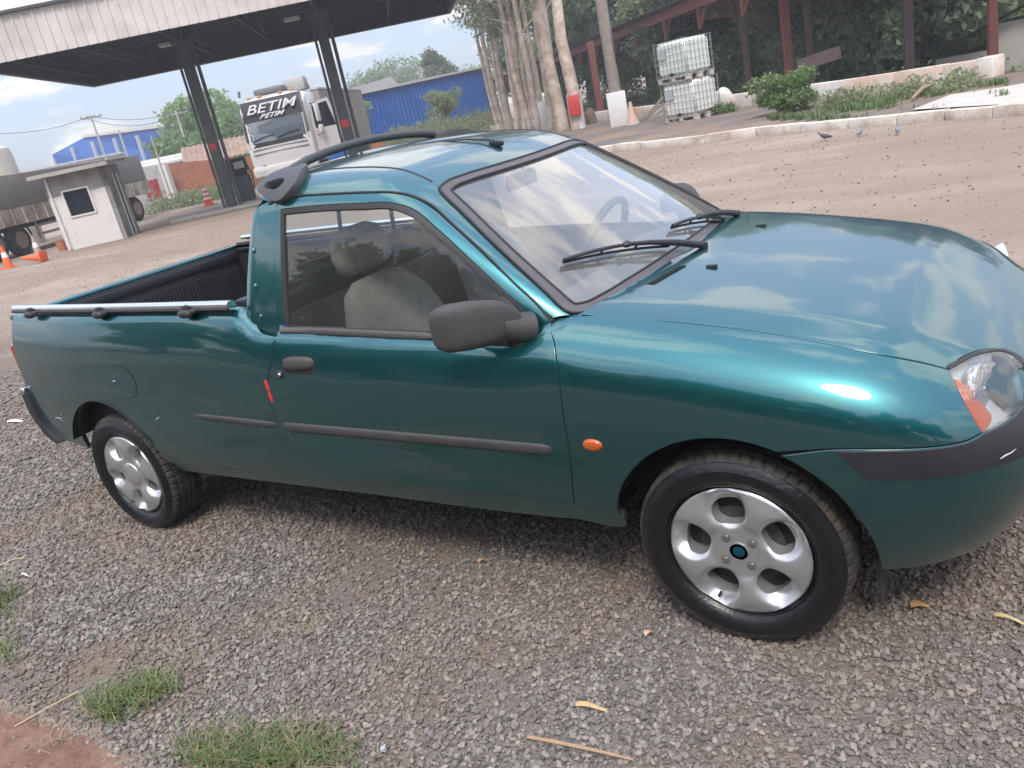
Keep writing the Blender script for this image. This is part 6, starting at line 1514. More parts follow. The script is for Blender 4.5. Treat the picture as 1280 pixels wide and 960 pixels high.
def leaves(blobs, n, size, seed, aspect=.45, droop=.0, shell=.55):
    """many small bent leaf faces spread through ellipsoid clumps -> vertex and face arrays"""
    r = np.random.default_rng(seed); vol = np.array([b[1][0]*b[1][1]*b[1][2] for b in blobs])**.7; cnt = r.multinomial(n, vol/vol.sum()); V = []; k = 0
    allP = []
    for (c, rad), m in zip(blobs, cnt):
        d = r.normal(size=(m, 3)); d /= np.linalg.norm(d, axis=1)[:, None]; q = (shell+(1-shell)*r.random(m))**.8
        q *= 1+.22*np.sin(d[:, 0]*5+c[0])*np.sin(d[:, 2]*6+c[1])+.12*np.sin(d[:, 1]*11+c[2]*3)
        allP.append(np.array(c)+d*q[:, None]*np.array(rad))
    P = np.vstack(allP); m = len(P)
    a = r.normal(size=(m, 3)); a[:, 2] -= droop; a /= np.linalg.norm(a, axis=1)[:, None]
    b = r.normal(size=(m, 3)); b -= a*(a*b).sum(1)[:, None]; b /= np.linalg.norm(b, axis=1)[:, None]
    s = size*(.6+.8*r.random(m))[:, None]; nrm = np.cross(a, b)
    Q = np.stack([P-a*s*.5, P+b*s*aspect*.5+nrm*s*.06, P+a*s*.5, P-b*s*aspect*.5+nrm*s*.06], 1).reshape(-1, 3)
    F_ = np.arange(m*4).reshape(m, 4)
    return Q, F_
def fast_mesh(name, V, F_, m):
    me = bpy.data.meshes.new(name); nv, nf, k = len(V), len(F_), F_.shape[1]
    me.vertices.add(nv); me.vertices.foreach_set('co', np.asarray(V, np.float32).ravel()); me.loops.add(nf*k); me.loops.foreach_set('vertex_index', F_.astype(np.int32).ravel())
    me.polygons.add(nf); me.polygons.foreach_set('loop_start', np.arange(0, nf*k, k, dtype=np.int32)); me.polygons.foreach_set('loop_total', np.full(nf, k, np.int32)); me.update(calc_edges=True); me.materials.append(m); return me
def put(name, me, parent=None, loc=(0, 0, 0), rz=0, sc=1):
    o = bpy.data.objects.new(name, me); COL.objects.link(o); o.parent = parent; o.location = loc; o.rotation_euler = (0, 0, rz); o.scale = (sc, sc, sc) if not isinstance(sc, tuple) else sc; return o
def round_blobs(seed, R, H, z0, n=14, rb=.42):
    r = np.random.default_rng(seed); out_ = []
    for i in range(n):
        a = r.random()*6.283; q = math.sqrt(r.random())*R*.72; z = z0+H*(.18+.68*r.random())*(1-.35*(q/R)**2); s = R*rb*(.7+.6*r.random()); out_.append(((q*math.cos(a), q*math.sin(a), z), (s, s, s*.78)))
    return out_
def tree(name, loc, label, R, H, z0, leafm, seed, nl, size, group=None, trunk_r=.22, bark=None, crown_mesh=None, rz=0, sc=1):
    t = empty(name, loc, rz); tag(t, label, 'tree', group); t.scale = (sc, sc, sc)
    bl = round_blobs(seed, R, H, z0)
    me = crown_mesh or fast_mesh('crown', *leaves(bl, nl, size, seed), leafm); put('crown', me, t)
    mb = MB(); r = np.random.default_rng(seed); top = z0+H*.55
    mb.tube([(0, 0, -.3), (.05, .03, z0*.5), (.0, .1, z0), (.1, 0, top)], [trunk_r*1.25, trunk_r, trunk_r*.8, trunk_r*.3], 9)
    for i in range(5):
        c = bl[int(r.integers(len(bl)))][0]; mb.tube([(0, .05, z0*.75), (c[0]*.4, c[1]*.4, z0+(c[2]-z0)*.35), (c[0]*.85, c[1]*.85, c[2])], [trunk_r*.55, trunk_r*.35, trunk_r*.1], 7)
    mb.build('trunk', bark or BARKD, t, local=True); return t, me
# far trees on the left and centre
def far_tree(px, pyt, dist, R, H, z0, lab, leafm, seed, nl=5200, size=.42):
    p = base(px, pyt+40, dist); zt = hat(px, pyt, p); k = zt/(z0+H); return tree('broadleaf_tree', (p.x, p.y, 0), lab, R, H, z0, leafm, seed, nl, size, 'trees in the distance', sc=k)
far_tree(262, 113, 84, 5.2, 6.5, 2.6, 'round dark green tree behind the first canopy column', LF_M, 11, 12000, .5)
far_tree(318, 121, 88, 3.2, 5.2, 2.2, 'small dark tree left of the lorry roof', LF_D, 12, 7000, .45)
far_tree(246, 160, 80, 3.0, 3.2, 1.2, 'bright bushy tree in front of the left blue warehouse', LF_B, 13, 8000, .4)
far_tree(497, 84, 118, 7.5, 6.0, 4.0, 'wide dark tree behind the grey hall roof', LF_D, 14, 6000, .6)
far_tree(551, 47, 98, 3.6, 8.0, 6.5, 'tall loose tree rising behind the right blue shed', LF_E, 15, 4200, .5)
far_tree(598, 90, 112, 6.0, 4.5, 3.2, 'light green tree showing over the right blue shed roof', LF_M, 16, 4200, .6)
far_tree(556, 96, 60, 1.9, 3.6, 1.6, 'airy sapling standing before the right blue shed', LF_O, 17, 2200, .26)
far_tree(452, 116, 58, 1.2, 2.2, 2.0, 'small shrub tree beside the second canopy column', LF_M, 18, 1500, .22)
# eucalyptus row
def eucalypt(px, pyb, pxt, H, r, seed, label, bend=0, white=False):
    p = gp(px, pyb); dist = math.hypot(p.x-CAM.x, p.y-CAM.y); t = empty('eucalyptus_tree', (p.x, p.y, 0), yaw_to_cam(p)); tag(t, label, 'tree', 'eucalyptus trees in a row')
    rr = np.random.default_rng(seed); lean = (pxt)*.01*H
    pts = []; rad = []
    for i in range(9):
        s_ = i/8; pts.append((lean*s_+bend*math.sin(math.pi*s_)+.05*rr.normal(), .06*rr.normal(), H*s_-.2)); rad.append(r*(1.18-.86*s_))
    mb = MB(); mb.tube(pts, rad, 11); blobs = []
    for k in range(7):
        s_ = .44+.08*k; c = Vector(pts[min(8, int(s_*8))]); a = rr.random()*6.28; ln = (1.2+1.8*rr.random())*H/11; e = c+Vector((math.cos(a)*ln, math.sin(a)*ln*.8, ln*(.5+.5*rr.random())))
        mb.tube([c, c.lerp(e, .5)+Vector((0, 0, .15)), e], [r*.34, r*.2, r*.06], 6)
        for q in range(2): blobs.append(((e.x+rr.normal()*.5, e.y+rr.normal()*.5, e.z+rr.normal()*.35), (.85+.5*rr.random(), .85+.4*rr.random(), .5+.25*rr.random())))
    blobs.append(((pts[-1][0], pts[-1][1], H), (1.4, 1.4, .9)))
    mb.build('trunk', BARK, t, local=True)
    put('crown', fast_mesh('crown', *leaves(blobs, 2000, .24, seed, .26, droop=.9, shell=.25), LF_E), t)
    if white: 
        MB().tube([(0, 0, .0), (0, 0, 1.35)], [r*1.28, r*1.22], 11).build('whitewashed_foot', WHITEP, t, local=True)
        bx = MB().box((-.02, -r-.13, .95), (.44, .2, .72), bev=.02).build('fire_box', mat('red_box', (.50, .045, .04), .5, var=.15), t, local=True)
eus = [(625, 165, .7, 11, .12), (636, 165, -.5, 12, .13), (657, 165, .3, 12, .14), (664, 164, -1.0, 12, .13), (681, 162, .2, 12, .13), (699, 163, -.3, 13, .15), (631, 165.5, .4, 11, .15), (641, 164, -.2, 12, .16), (652, 163, -.9, 12, .15), (661, 161, -1.2, 13, .20), (673, 164, -.6, 12, .14), (692, 164, -1.3, 13, .19), (707, 165, -1.5, 13, .23), (667, 160, .6, 11, .13), (647, 166, .2, 10, .12)]
labs = ['thin eucalyptus leaning over the blue shed corner', 'thin eucalyptus between the two leftmost pale trunks', 'narrow straight eucalyptus behind the leaning third trunk', 'narrow eucalyptus leaning left beside the stout one', 'narrow eucalyptus behind the white stub post foot', 'slender upright eucalyptus between the two thick ones', 'leftmost slim eucalyptus trunk beside the blue shed', 'slim pale eucalyptus second from the blue shed', 'leaning pale eucalyptus third from the blue shed', 'stout pale eucalyptus in the middle of the row', 'slim eucalyptus just right of the stout middle one', 'mottled eucalyptus behind the white stub post', 'thick eucalyptus second nearest to the red box', 'thin dark eucalyptus behind the middle of the row', 'short thin eucalyptus at the front of the row']
for i, (e, lb_) in enumerate(zip(eus, labs)): eucalypt(e[0], e[1], e[2], e[3], e[4], 40+i, lb_, bend=.25*(i % 3-1))
eucalypt(724, 164, -1.1, 14, .225, 60, 'thick eucalyptus with whitewashed foot and red box', white=True)
# forest beyond the shed
protos = []
for k, (lm, sd_) in enumerate(((LF_D, 71), (LF_M, 72), (LF_D, 73), (LF_O, 74))):
    protos.append(fast_mesh('crown', *leaves(round_blobs(sd_, 3.4, 7.5, .8, 30, .33), 30000, .24, sd_, .55, shell=.35), lm))
TRK = MB(); TRK.tube([(0, 0, -.3), (.1, .05, 2.5), (0, .1, 5.2), (.1, 0, 7.4)], [.26, .2, .15, .05], 9)
for a_ in (0, 1.3, 2.6, 4.0, 5.2): TRK.tube([(0, .05, 2.2+a_*.3), (1.1*math.cos(a_), 1.1*math.sin(a_), 4.0+a_*.2), (2.2*math.cos(a_), 2.2*math.sin(a_), 5.4+a_*.2)], [.12, .08, .02], 6)
trk_me = None
wd = [(735, 62, 1.45), (775, 56, 1.35), (815, 50, 1.3), (858, 45, 1.15), (902, 40, 1.15), (948, 41, 1.3), (990, 36, 1.1), (1032, 39, 1.25), (1075, 35, 1.15), (1118, 38, 1.3), (1160, 36, 1.2), (1195, 40, 1.35), (1250, 47, 1.35), (1330, 42, 1.3), (930, 52, 1.7), (1050, 54, 1.8), (1180, 56, 1.9), (820, 66, 1.9), (700, 78, 1.8), (1290, 58, 1.9)]
wl = ['behind the pole with white base', 'left of the container stack', 'behind the container stack', 'right behind the containers', 'above the sack', 'left of the red post', 'behind the red post', 'right of the bush', 'between bush and dark post', 'behind the tall dark post', 'right of the tall dark post', 'left of the rust red post', 'behind the roadside house', 'beyond the right edge', 'rising high behind the red post', 'rising high behind the bush', 'rising high behind the tall dark post', 'rising high behind the containers', 'seen between the eucalyptus trunks', 'rising high behind the roadside house']
for i, ((px, dist, s_), w_) in enumerate(zip(wd, wl)):
    p = base(px, 100, dist); k = i % 4
    t = empty('forest_tree', (p.x, p.y, yard_z(p.x, p.y)-.2), i*1.7); t.scale = (s_, s_, s_*(.85+.1*(i % 3))); tag(t, ['dark leafy tree ', 'mid green leafy tree ', 'dark dense tree ', 'olive green tree '][k]+w_, 'tree', 'forest trees beyond the shed')
    put('crown', protos[k], t)
    if trk_me is None: o = TRK.build('trunk', BARKD, t, local=True); trk_me = o.data
    else: put('trunk', trk_me, t)
# undergrowth in front of the forest
blobs = []; rr = np.random.default_rng(5)
for i in range(150):
    px = 735+600*rr.random(); dist = (29+8*rr.random()) if px > 900 else np.interp(px, [735, 900], [54, 34])+5*rr.random(); p = base(px, 100, dist); s_ = .5+.75*rr.random(); blobs.append(((p.x, p.y, s_*.55+yard_z(p.x, p.y)), (s_*1.25, s_*1.1, s_)))
o = put('undergrowth', fast_mesh('undergrowth', *leaves(blobs, 40000, .16, 9, .5), LF_M)); tag(o, 'dense green undergrowth below the forest trees', 'undergrowth', kind='stuff')
# weeds in front of the left walls and round the blue shed
blobs = []
for i in range(60):
    t_ = rr.random(); p = base(185+115*t_, 240, 42+3*rr.random()); s_ = .25+.35*rr.random(); blobs.append(((p.x, p.y, s_*.5), (s_*1.4, s_, s_)))
for i in range(46):
    p = base(490+120*rr.random(), 150, 50+9*rr.random()); s_ = .4+.6*rr.random(); blobs.append(((p.x, p.y, .3+s_*.5), (s_*1.4, s_, s_)))
o = put('weeds', fast_mesh('weeds', *leaves(blobs, 9000, .2, 10, .4), LF_O)); tag(o, 'weeds along the far walls', 'weeds', kind='stuff')
# bush by the low wall
p = gp(984, 146); bu = empty('leafy_bush', (p.x, p.y, .08)); bu.scale = (.72, .72, .70); tag(bu, 'rounded light green bush before the low white wall', 'bush')
r9 = np.random.default_rng(21); bl_ = [((r9.normal()*.42, r9.normal()*.35, .25+.85*r9.random()), (.34, .32, .26)) for _ in range(34)]
put('foliage', fast_mesh('foliage', *leaves(bl_, 7000, .13, 22, .42, shell=.35), LF_B), bu)
mb = MB()
for i in range(12): c = bl_[i][0]; mb.tube([(0, 0, -.1), (c[0]*.5, c[1]*.5, c[2]*.5), c], [.025, .015, .005], 5)
mb.build('stems', BARKD, bu, local=True)
# verge weeds and grass
def blades(P, h, w, seed, lean=.5):
    r = np.random.default_rng(seed); m = len(P); a = r.random(m)*6.283; d = np.c_[np.cos(a), np.sin(a), np.zeros(m)]; sd_ = np.c_[-np.sin(a), np.cos(a), np.zeros(m)]
    hh = h*(.45+.9*r.random(m))[:, None]; ww = w*(.7+.6*r.random(m))[:, None]; ln = lean*(.3+r.random(m))[:, None]*hh; up = np.array([0, 0, 1.])
    mid = P+d*ln*.35+up*hh*.6; tip = P+d*ln+up*hh*(.95-.25*r.random(m)[:, None])
    V = np.stack([P-sd_*ww*.5, P+sd_*ww*.5, mid+sd_*ww*.36, mid-sd_*ww*.36, tip], 1).reshape(-1, 3); i = np.arange(m)[:, None]*5
    return V, np.vstack([np.hstack([i, i+1, i+2, i+3]), np.hstack([i+3, i+2, i+4, i+4])]).astype(int)
def blade_mesh(name, V, F4, m):
    me = bpy.data.meshes.new(name); quads = [tuple(f) if f[2] != f[3] else tuple(f[:3]) for f in F4.tolist()]; me.from_pydata(V.tolist(), [], quads); me.materials.append(m); me.shade_smooth(); return me
GRS = leaf_mat('grass_blade', (.035, .06, .018), (.08, .105, .035), .3); GRSD = leaf_mat('dry_grass_blade', (.12, .095, .05), (.17, .14, .08), .2)
P = []; r7 = np.random.default_rng(31)
while len(P) < 3600:
    px = 960+300*r7.random(); lo_ = np.interp(px, [960, 1000, 1100, 1260], [152, 150, 128, 108]); q = gp(px, lo_+r7.random()*np.interp(px, [960, 1000, 1100, 1260], [4, 10, 27, 23]))
    if math.sin(q.x*2.1)+math.sin(q.y*1.7+1)+.9*math.sin(q.x*5+q.y*3)+.8*math.sin(q.x*9-q.y*7) > .2+1.2*r7.random(): P.append((q.x, q.y, .085))
o = put('verge_grass', blade_mesh('verge_grass', *blades(np.array(P), .13, .016, 32, .9), GRS)); tag(o, 'patchy green grass on the verge before the low wall', 'grass', kind='stuff')
wb = []
for i in range(70):
    px = 1030+190*r7.random(); q = gp(px, np.interp(px, [1000, 1100, 1260], [145, 124, 106])+8*r7.random()); s_ = .10+.14*r7.random(); wb.append(((q.x, q.y, .1+s_*.6), (s_*1.2, s_*1.2, s_)))
o = put('verge_weeds', fast_mesh('verge_weeds', *leaves(wb, 2400, .085, 33, .45), LF_O)); tag(o, 'leafy weeds growing along the low wall', 'weeds', kind='stuff')
p = gp(905, 146); o = put('sack_weed', fast_mesh('sack_weed', *leaves([((0, 0, .12), (.35, .2, .16))], 700, .09, 35, .45), LF_B), None, (p.x, p.y, .07)); tag(o, 'small green weed in front of the colourful sack', 'weed')
STK_ = mat('brown_branch', (.30, .21, .14), .9, var=.2, var_scale=8); a, b = gp(1140, 134), gp(1166, 121); o = MB().tube([a+Vector((0, 0, .14)), a.lerp(b, .5)+Vector((0, 0, .24)), b+Vector((0, 0, .22))], [.025, .04, .03], 8).build('fallen_branch', STK_); tag(o, 'pale fallen branch lying in the verge grass', 'branch')
# trees behind the photographer: their dark mass shows in the car's flank and glass
for i, (x, y, s_, k) in enumerate(((-14, -15, 1.05, 0), (-8.5, -17, 1.0, 2), (-3, -15.5, .95, 1), (3, -18, 1.1, 0), (9, -14, 1.0, 3), (15, -11, 1.05, 2), (-20, -12, 1.0, 1))):
    t = empty('street_tree', (x, y, 0), i*2.1); t.scale = (s_*1.15, s_*1.15, s_*1.12); tag(t, 'leafy street tree behind the camera, seen only as a reflection in the pickup', 'tree', 'street trees behind the camera')
    put('crown', protos[k], t); put('trunk', trk_me, t)
o = MB().box((-2, -24, 1.6), (60, .3, 3.2)).build('street_wall', CEM, None, smooth=False); tag(o, 'plain grey wall along the street behind the camera', 'wall')

# haze added over the yard to lift the distant darks: one closed box of air round everything up to the far trees
hzm = bpy.data.materials.new('thin_haze'); hzm.use_nodes = True; t = hzm.node_tree; t.nodes.clear(); o_ = t.nodes.new('ShaderNodeOutputMaterial'); pv = t.nodes.new('ShaderNodeVolumePrincipled')
pv.inputs['Color'].default_value = (.92, .95, 1.0, 1); pv.inputs['Density'].default_value = .0019; pv.inputs['Anisotropy'].default_value = .1; t.links.new(pv.outputs[0], o_.inputs['Volume'])
hz_o = MB().box((-45, 45, 9), (230, 220, 24)).build('haze', hzm, None, smooth=False); tag(hz_o, 'thin pale haze added over the whole yard to lift distant darks', 'haze', kind='stuff')

# ================================================================== GROUND
def ground_mat():
    m = bpy.data.materials.new('yard_ground'); m.use_nodes = True; t = m.node_tree; b = t.nodes['Principled BSDF']; b.inputs['Roughness'].default_value = .95; b.inputs['Specular IOR Level'].default_value = .25
    N = t.nodes.new; L = t.links.new
    geo = N('ShaderNodeNewGeometry'); P = geo.outputs['Position']
    def noise(sc, det=8, rough=.6, vec=P, dist=0):
        n = N('ShaderNodeTexNoise'); n.inputs['Scale'].default_value = sc; n.inputs['Detail'].default_value = det; n.inputs['Roughness'].default_value = rough; n.inputs['Distortion'].default_value = dist; L(vec, n.inputs['Vector']); return n.outputs['Fac']
    def rng(v, a, b_, c=0, d=1):
        r = N('ShaderNodeMapRange'); r.inputs['From Min'].default_value = a; r.inputs['From Max'].default_value = b_; r.inputs['To Min'].default_value = c; r.inputs['To Max'].default_value = d; L(v, r.inputs['Value']); return r.outputs[0]
    def mix(f, a, b_, bt='MIX'):
        x = N('ShaderNodeMix'); x.data_type = 'RGBA'; x.blend_type = bt
        if hasattr(f, 'links'): L(f, x.inputs[0])
        else: x.inputs[0].default_value = f
        for i, v in ((6, a), (7, b_)):
            if hasattr(v, 'links'): L(v, x.inputs[i])
            else: x.inputs[i].default_value = (*v, 1)
        return x.outputs[2]
    # wheel-rutted dirt: noise stretched along the driving direction
    mp = N('ShaderNodeMapping'); mp.inputs['Rotation'].default_value = (0, 0, R_(32)); mp.inputs['Scale'].default_value = (.4, 1.1, 1); L(P, mp.inputs['Vector'])
    dirt = mix(rng(noise(1.0, 8, .62, mp.outputs[0]), .38, .64), (.30, .225, .175), (.40, .325, .265))
    dirt = mix(rng(noise(.18, 6), .42, .62), dirt, (.27, .205, .16))
    dirt = mix(rng(noise(26, 4), .3, .7, 0, .35), dirt, (.22, .165, .125))
    dirt = mix(rng(noise(.55, 7, .7), .56, .70, 0, .75), dirt, (.27, .16, .105))        # redder earth patches
    dirt = mix(rng(noise(.33, 7, .7, mp.outputs[0]), .58, .72, 0, .6), dirt, (.25, .225, .205))   # greyer compacted runs
    vo_ = N('ShaderNodeTexVoronoi'); vo_.inputs['Scale'].default_value = 7.0; L(P, vo_.inputs['Vector'])
    dirt = mix(rng(vo_.outputs['Distance'], .10, .16, .55, 0), dirt, (.13, .105, .09))            # scattered dark stones
    dirt = mix(rng(noise(90, 3, .7), .62, .72, 0, .6), dirt, (.50, .43, .36))
    grav = mix(rng(noise(160, 3, .7), .35, .65), (.12, .10, .088), (.25, .215, .185))
    grav = mix(rng(noise(1.6, 6), .45, .7), grav, (.20, .145, .105))
    sep = N('ShaderNodeSeparateXYZ'); L(P, sep.inputs[0])
    # gravel ends along a line on the far side of the car; red earth at the near left corner
    e = N('ShaderNodeMath'); e.operation = 'MULTIPLY_ADD'; L(sep.outputs['X'], e.inputs[0]); e.inputs[1].default_value = .12; L(sep.outputs['Y'], e.inputs[2])
    e2 = N('ShaderNodeMath'); e2.operation = 'ADD'; L(e.outputs[0], e2.inputs[0]); L(rng(noise(.9, 5), .3, .7, -.5, .5), e2.inputs[1])
    col = mix(rng(e2.outputs[0], .55, 1.15), grav, dirt)
    rd = N('ShaderNodeMath'); rd.operation = 'MULTIPLY_ADD'; L(sep.outputs['X'], rd.inputs[0]); rd.inputs[1].default_value = .93; L(sep.outputs['Y'], rd.inputs[2])
    red = mix(rng(noise(5, 8), .35, .65), (.22, .085, .05), (.30, .14, .09))
    rd2 = N('ShaderNodeMath'); rd2.operation = 'ADD'; L(rd.outputs[0], rd2.inputs[0]); L(rng(noise(4, 5), .3, .7, -.04, .04), rd2.inputs[1])
    L(col, b.inputs['Base Color'])
    bp = N('ShaderNodeBump'); bp.inputs['Strength'].default_value = .7; bp.inputs['Distance'].default_value = .03
    h = N('ShaderNodeMath'); h.operation = 'ADD'; L(noise(55, 4), h.inputs[0]); L(noise(4, 6), h.inputs[1]); L(h.outputs[0], bp.inputs['Height']); L(bp.outputs[0], b.inputs['Normal'])
    return m
GM = ground_mat()
gx_ = np.r_[-1200, -400, -150, -70, np.arange(-40, 41, 1.0), 70, 150, 400, 1200]; gy_ = np.r_[-1200, -400, -150, -70, np.arange(-40, 71, 1.0), 110, 150, 400, 1200]
V = [(x, y, yard_z(x, y)) for y in gy_ for x in gx_]; nx_ = len(gx_)
o = mesh_obj('ground', V, [(j*nx_+i, j*nx_+i+1, (j+1)*nx_+i+1, (j+1)*nx_+i) for j in range(len(gy_)-1) for i in range(nx_-1)], GM, angle=0); o['kind'] = 'structure'
# red earth corner in front, ringed by a pale sandy edge
ra = [gp(-30, 890), gp(0, 893), gp(25, 897), gp(60, 910), gp(100, 925), gp(140, 948), gp(170, 975), gp(170, 1010), gp(-40, 1010)]
rj = np.random.default_rng(8)
def ragged(loop, amp, grow):
    c = crom([(p.x, p.y) for p in loop], .012); c = c if area2(c) > 0 else c[::-1]; k = len(c); w = np.convolve(np.r_[rj.normal(size=k+8)], np.ones(5)/5, 'same')[4:4+k]
    return offset2(c, 0) - 0 if amp == 0 else np.array([p for p in offset2(c, 1e-9)]) + (offset2(c, 1.0)-c)*((w*amp)-grow)[:, None]
lp_ = ragged(ra, .020, .045); vo = delaunay_2d_cdt([Vector(p) for p in lp_], [(i, (i+1) % len(lp_)) for i in range(len(lp_))], [], 1, 1e-7)
o = mesh_obj('sandy_rim', [(v.x, v.y, .004) for v in vo[0]], [tuple(f) for f in vo[2]], mat('pale_sand', (.27, .19, .135), .95, color2=(.20, .135, .095), mix_scale=12, var=.25, var_scale=60, bump=.6, bump_scale=80), smooth=False); o['kind'] = 'structure'
lp_ = ragged(ra, .014, .0); vo = delaunay_2d_cdt([Vector(p) for p in lp_], [(i, (i+1) % len(lp_)) for i in range(len(lp_))], [], 1, 1e-7)
o = mesh_obj('red_earth', [(v.x, v.y, .008) for v in vo[0]], [tuple(f) for f in vo[2]], mat('red_earth_soil', (.15, .075, .052), .95, color2=(.22, .125, .09), mix_scale=7, var=.25, var_scale=40, bump=.8, bump_scale=50), smooth=False); o['kind'] = 'structure'
# ---- gravel: real stones
STM = bpy.data.materials.new('gravel_stone'); STM.use_nodes = True; t = STM.node_tree; b = t.nodes['Principled BSDF']; b.inputs['Roughness'].default_value = .85; b.inputs['Specular IOR Level'].default_value = .3
oi = t.nodes.new('ShaderNodeObjectInfo'); cr = t.nodes.new('ShaderNodeValToRGB'); t.links.new(oi.outputs['Random'], cr.inputs[0])
for i, (pos, c) in enumerate(((0, (.095, .087, .082)), (.3, (.165, .151, .14)), (.6, (.215, .196, .179)), (.86, (.265, .238, .212)), (1, (.34, .295, .248)))):
    e = cr.color_ramp.elements[i] if i < 2 else cr.color_ramp.elements.new(pos); e.position = pos; e.color = (*c, 1)
n = t.nodes.new('ShaderNodeTexNoise'); n.inputs['Scale'].default_value = 3.0; tcn = t.nodes.new('ShaderNodeTexCoord'); t.links.new(tcn.outputs['Object'], n.inputs['Vector'])
mr = t.nodes.new('ShaderNodeMapRange'); mr.inputs['To Min'].default_value = .7; mr.inputs['To Max'].default_value = 1.25; t.links.new(n.outputs['Fac'], mr.inputs['Value'])
gg = t.nodes.new('ShaderNodeNewGeometry'); n2 = t.nodes.new('ShaderNodeTexNoise'); n2.inputs['Scale'].default_value = 1.3; n2.inputs['Detail'].default_value = 4; t.links.new(gg.outputs['Position'], n2.inputs['Vector'])
m1 = t.nodes.new('ShaderNodeMapRange'); m1.inputs['From Min'].default_value = .38; m1.inputs['From Max'].default_value = .66; m1.inputs['To Max'].default_value = .6; t.links.new(n2.outputs['Fac'], m1.inputs['Value'])
mx1 = t.nodes.new('ShaderNodeMix'); mx1.data_type = 'RGBA'; t.links.new(m1.outputs[0], mx1.inputs[0]); t.links.new(cr.outputs[0], mx1.inputs[6]); mx1.inputs[7].default_value = (.21, .155, .115, 1)
mx2 = t.nodes.new('ShaderNodeMix'); mx2.data_type = 'RGBA'; mx2.blend_type = 'MULTIPLY'; mx2.inputs[0].default_value = 1; t.links.new(mx1.outputs[2], mx2.inputs[6]); t.links.new(mr.outputs[0], mx2.inputs[7]); t.links.new(mx2.outputs[2], b.inputs['Base Color'])
scol = bpy.data.collections.new('stone_shapes')
for k in range(6):
    bm = bmesh.new(); bmesh.ops.create_icosphere(bm, subdivisions=1, radius=1); r = np.random.default_rng(100+k)
    for v in bm.verts: v.co = Vector((v.co.x*(1+.25*r.normal()), v.co.y*(.8+.2*r.normal()), v.co.z*(.62+.15*r.normal())))
    me = bpy.data.meshes.new('stone'); bm.to_mesh(me); bm.free(); me.materials.append(STM)
    so = bpy.data.objects.new('stone_shape', me); scol.objects.link(so)
r = np.random.default_rng(77)
def scatter(n, x0, x1, y0, y1): return np.c_[x0+(x1-x0)*r.random(n), y0+(y1-y0)*r.random(n)]
A = np.vstack([scatter(88000, -1.9, 1.6, -2.35, .2), scatter(56000, -4.2, -1.9, -2.3, .4), scatter(24000, -7.0, -4.2, -2.2, 1.0), scatter(12000, -1.5, 1.6, .2, .9), scatter(60000, -8.5, 4.5, -5.5, -2.3), scatter(14000, 1.6, 4.5, -2.35, .6), scatter(9000, -10, -7, -2.4, 1.2)])
sz = .0034+.0082*r.random(len(A))**2.4; far_k = np.clip((-A[:, 0]-1.5)/5, 0, 1); sz *= (1+.75*far_k)
# loose stones thrown over the dirt yard
nd_ = 9000; yx = -24+30*r.random(nd_); yy = .9+13*r.random(nd_)**1.25; S2 = .005+.011*r.random(nd_)**3
A = np.vstack([A, np.c_[yx, yy]]); sz = np.r_[sz, S2]
# thin out towards the far edge and inside the red corner
edge = A[:, 1]+.12*A[:, 0]; keep = (edge < .75+.3*np.sin(A[:, 0]*3)+.2*r.normal(size=len(A))) | (np.arange(len(A)) >= len(A)-nd_); rl = np.array([(p.x, p.y) for p in ra]); keep &= (~inside(A, rl)) | (r.random(len(A)) < .09)
pn = np.sin(A[:, 0]*2.3+1.1)*np.sin(A[:, 1]*2.9+.4)+.6*np.sin(A[:, 0]*5.1-A[:, 1]*3.7)+.5*np.sin(A[:, 0]*11+A[:, 1]*9)
keep &= (r.random(len(A)) > np.clip((pn-.55)*.9, 0, .72)) | (np.arange(len(A)) >= len(A)-nd_)      # thinner, dustier patches
far_e = np.clip((np.abs(A[:, 0]+2)-4.5)/2.5, 0, 1)+np.clip((-A[:, 1]-3.5)/2, 0, 1); keep &= (r.random(len(A)) > far_e*.9) | (np.arange(len(A)) >= len(A)-nd_)
A, sz = A[keep], sz[keep]
pm = bpy.data.meshes.new('gravel'); pm.vertices.add(len(A)); pm.vertices.foreach_set('co', np.c_[A, sz*.35+.004*r.random(len(A))].astype(np.float32).ravel())
at_ = pm.attributes.new('size', 'FLOAT', 'POINT'); at_.data.foreach_set('value', sz.astype(np.float32)); pm.update()
gv = bpy.data.objects.new('gravel', pm); COL.objects.link(gv); tag(gv, 'loose grey brown gravel all around the pickup', 'gravel', kind='stuff')
ng = bpy.data.node_groups.new('scatter_stones', 'GeometryNodeTree'); ng.interface.new_socket('Geometry', in_out='INPUT', socket_type='NodeSocketGeometry'); ng.interface.new_socket('Geometry', in_out='OUTPUT', socket_type='NodeSocketGeometry')
gi, go = ng.nodes.new('NodeGroupInput'), ng.nodes.new('NodeGroupOutput'); ip = ng.nodes.new('GeometryNodeInstanceOnPoints'); ci = ng.nodes.new('GeometryNodeCollectionInfo'); ci.inputs['Collection'].default_value = scol; ci.inputs['Separate Children'].default_value = True; ci.inputs['Reset Children'].default_value = True
rv = ng.nodes.new('FunctionNodeRandomValue'); rv.data_type = 'FLOAT_VECTOR'; rv.inputs[0].default_value = (-.6, -.6, 0); rv.inputs[1].default_value = (.6, .6, 6.283)
na = ng.nodes.new('GeometryNodeInputNamedAttribute'); na.data_type = 'FLOAT'; na.inputs['Name'].default_value = 'size'
ng.links.new(gi.outputs[0], ip.inputs['Points']); ng.links.new(ci.outputs[0], ip.inputs['Instance']); ip.inputs['Pick Instance'].default_value = True
e2r = ng.nodes.new('FunctionNodeEulerToRotation'); ng.links.new(rv.outputs[0], e2r.inputs[0]); ng.links.new(e2r.outputs[0], ip.inputs['Rotation']); ng.links.new(na.outputs['Attribute'], ip.inputs['Scale']); ng.links.new(ip.outputs[0], go.inputs[0])
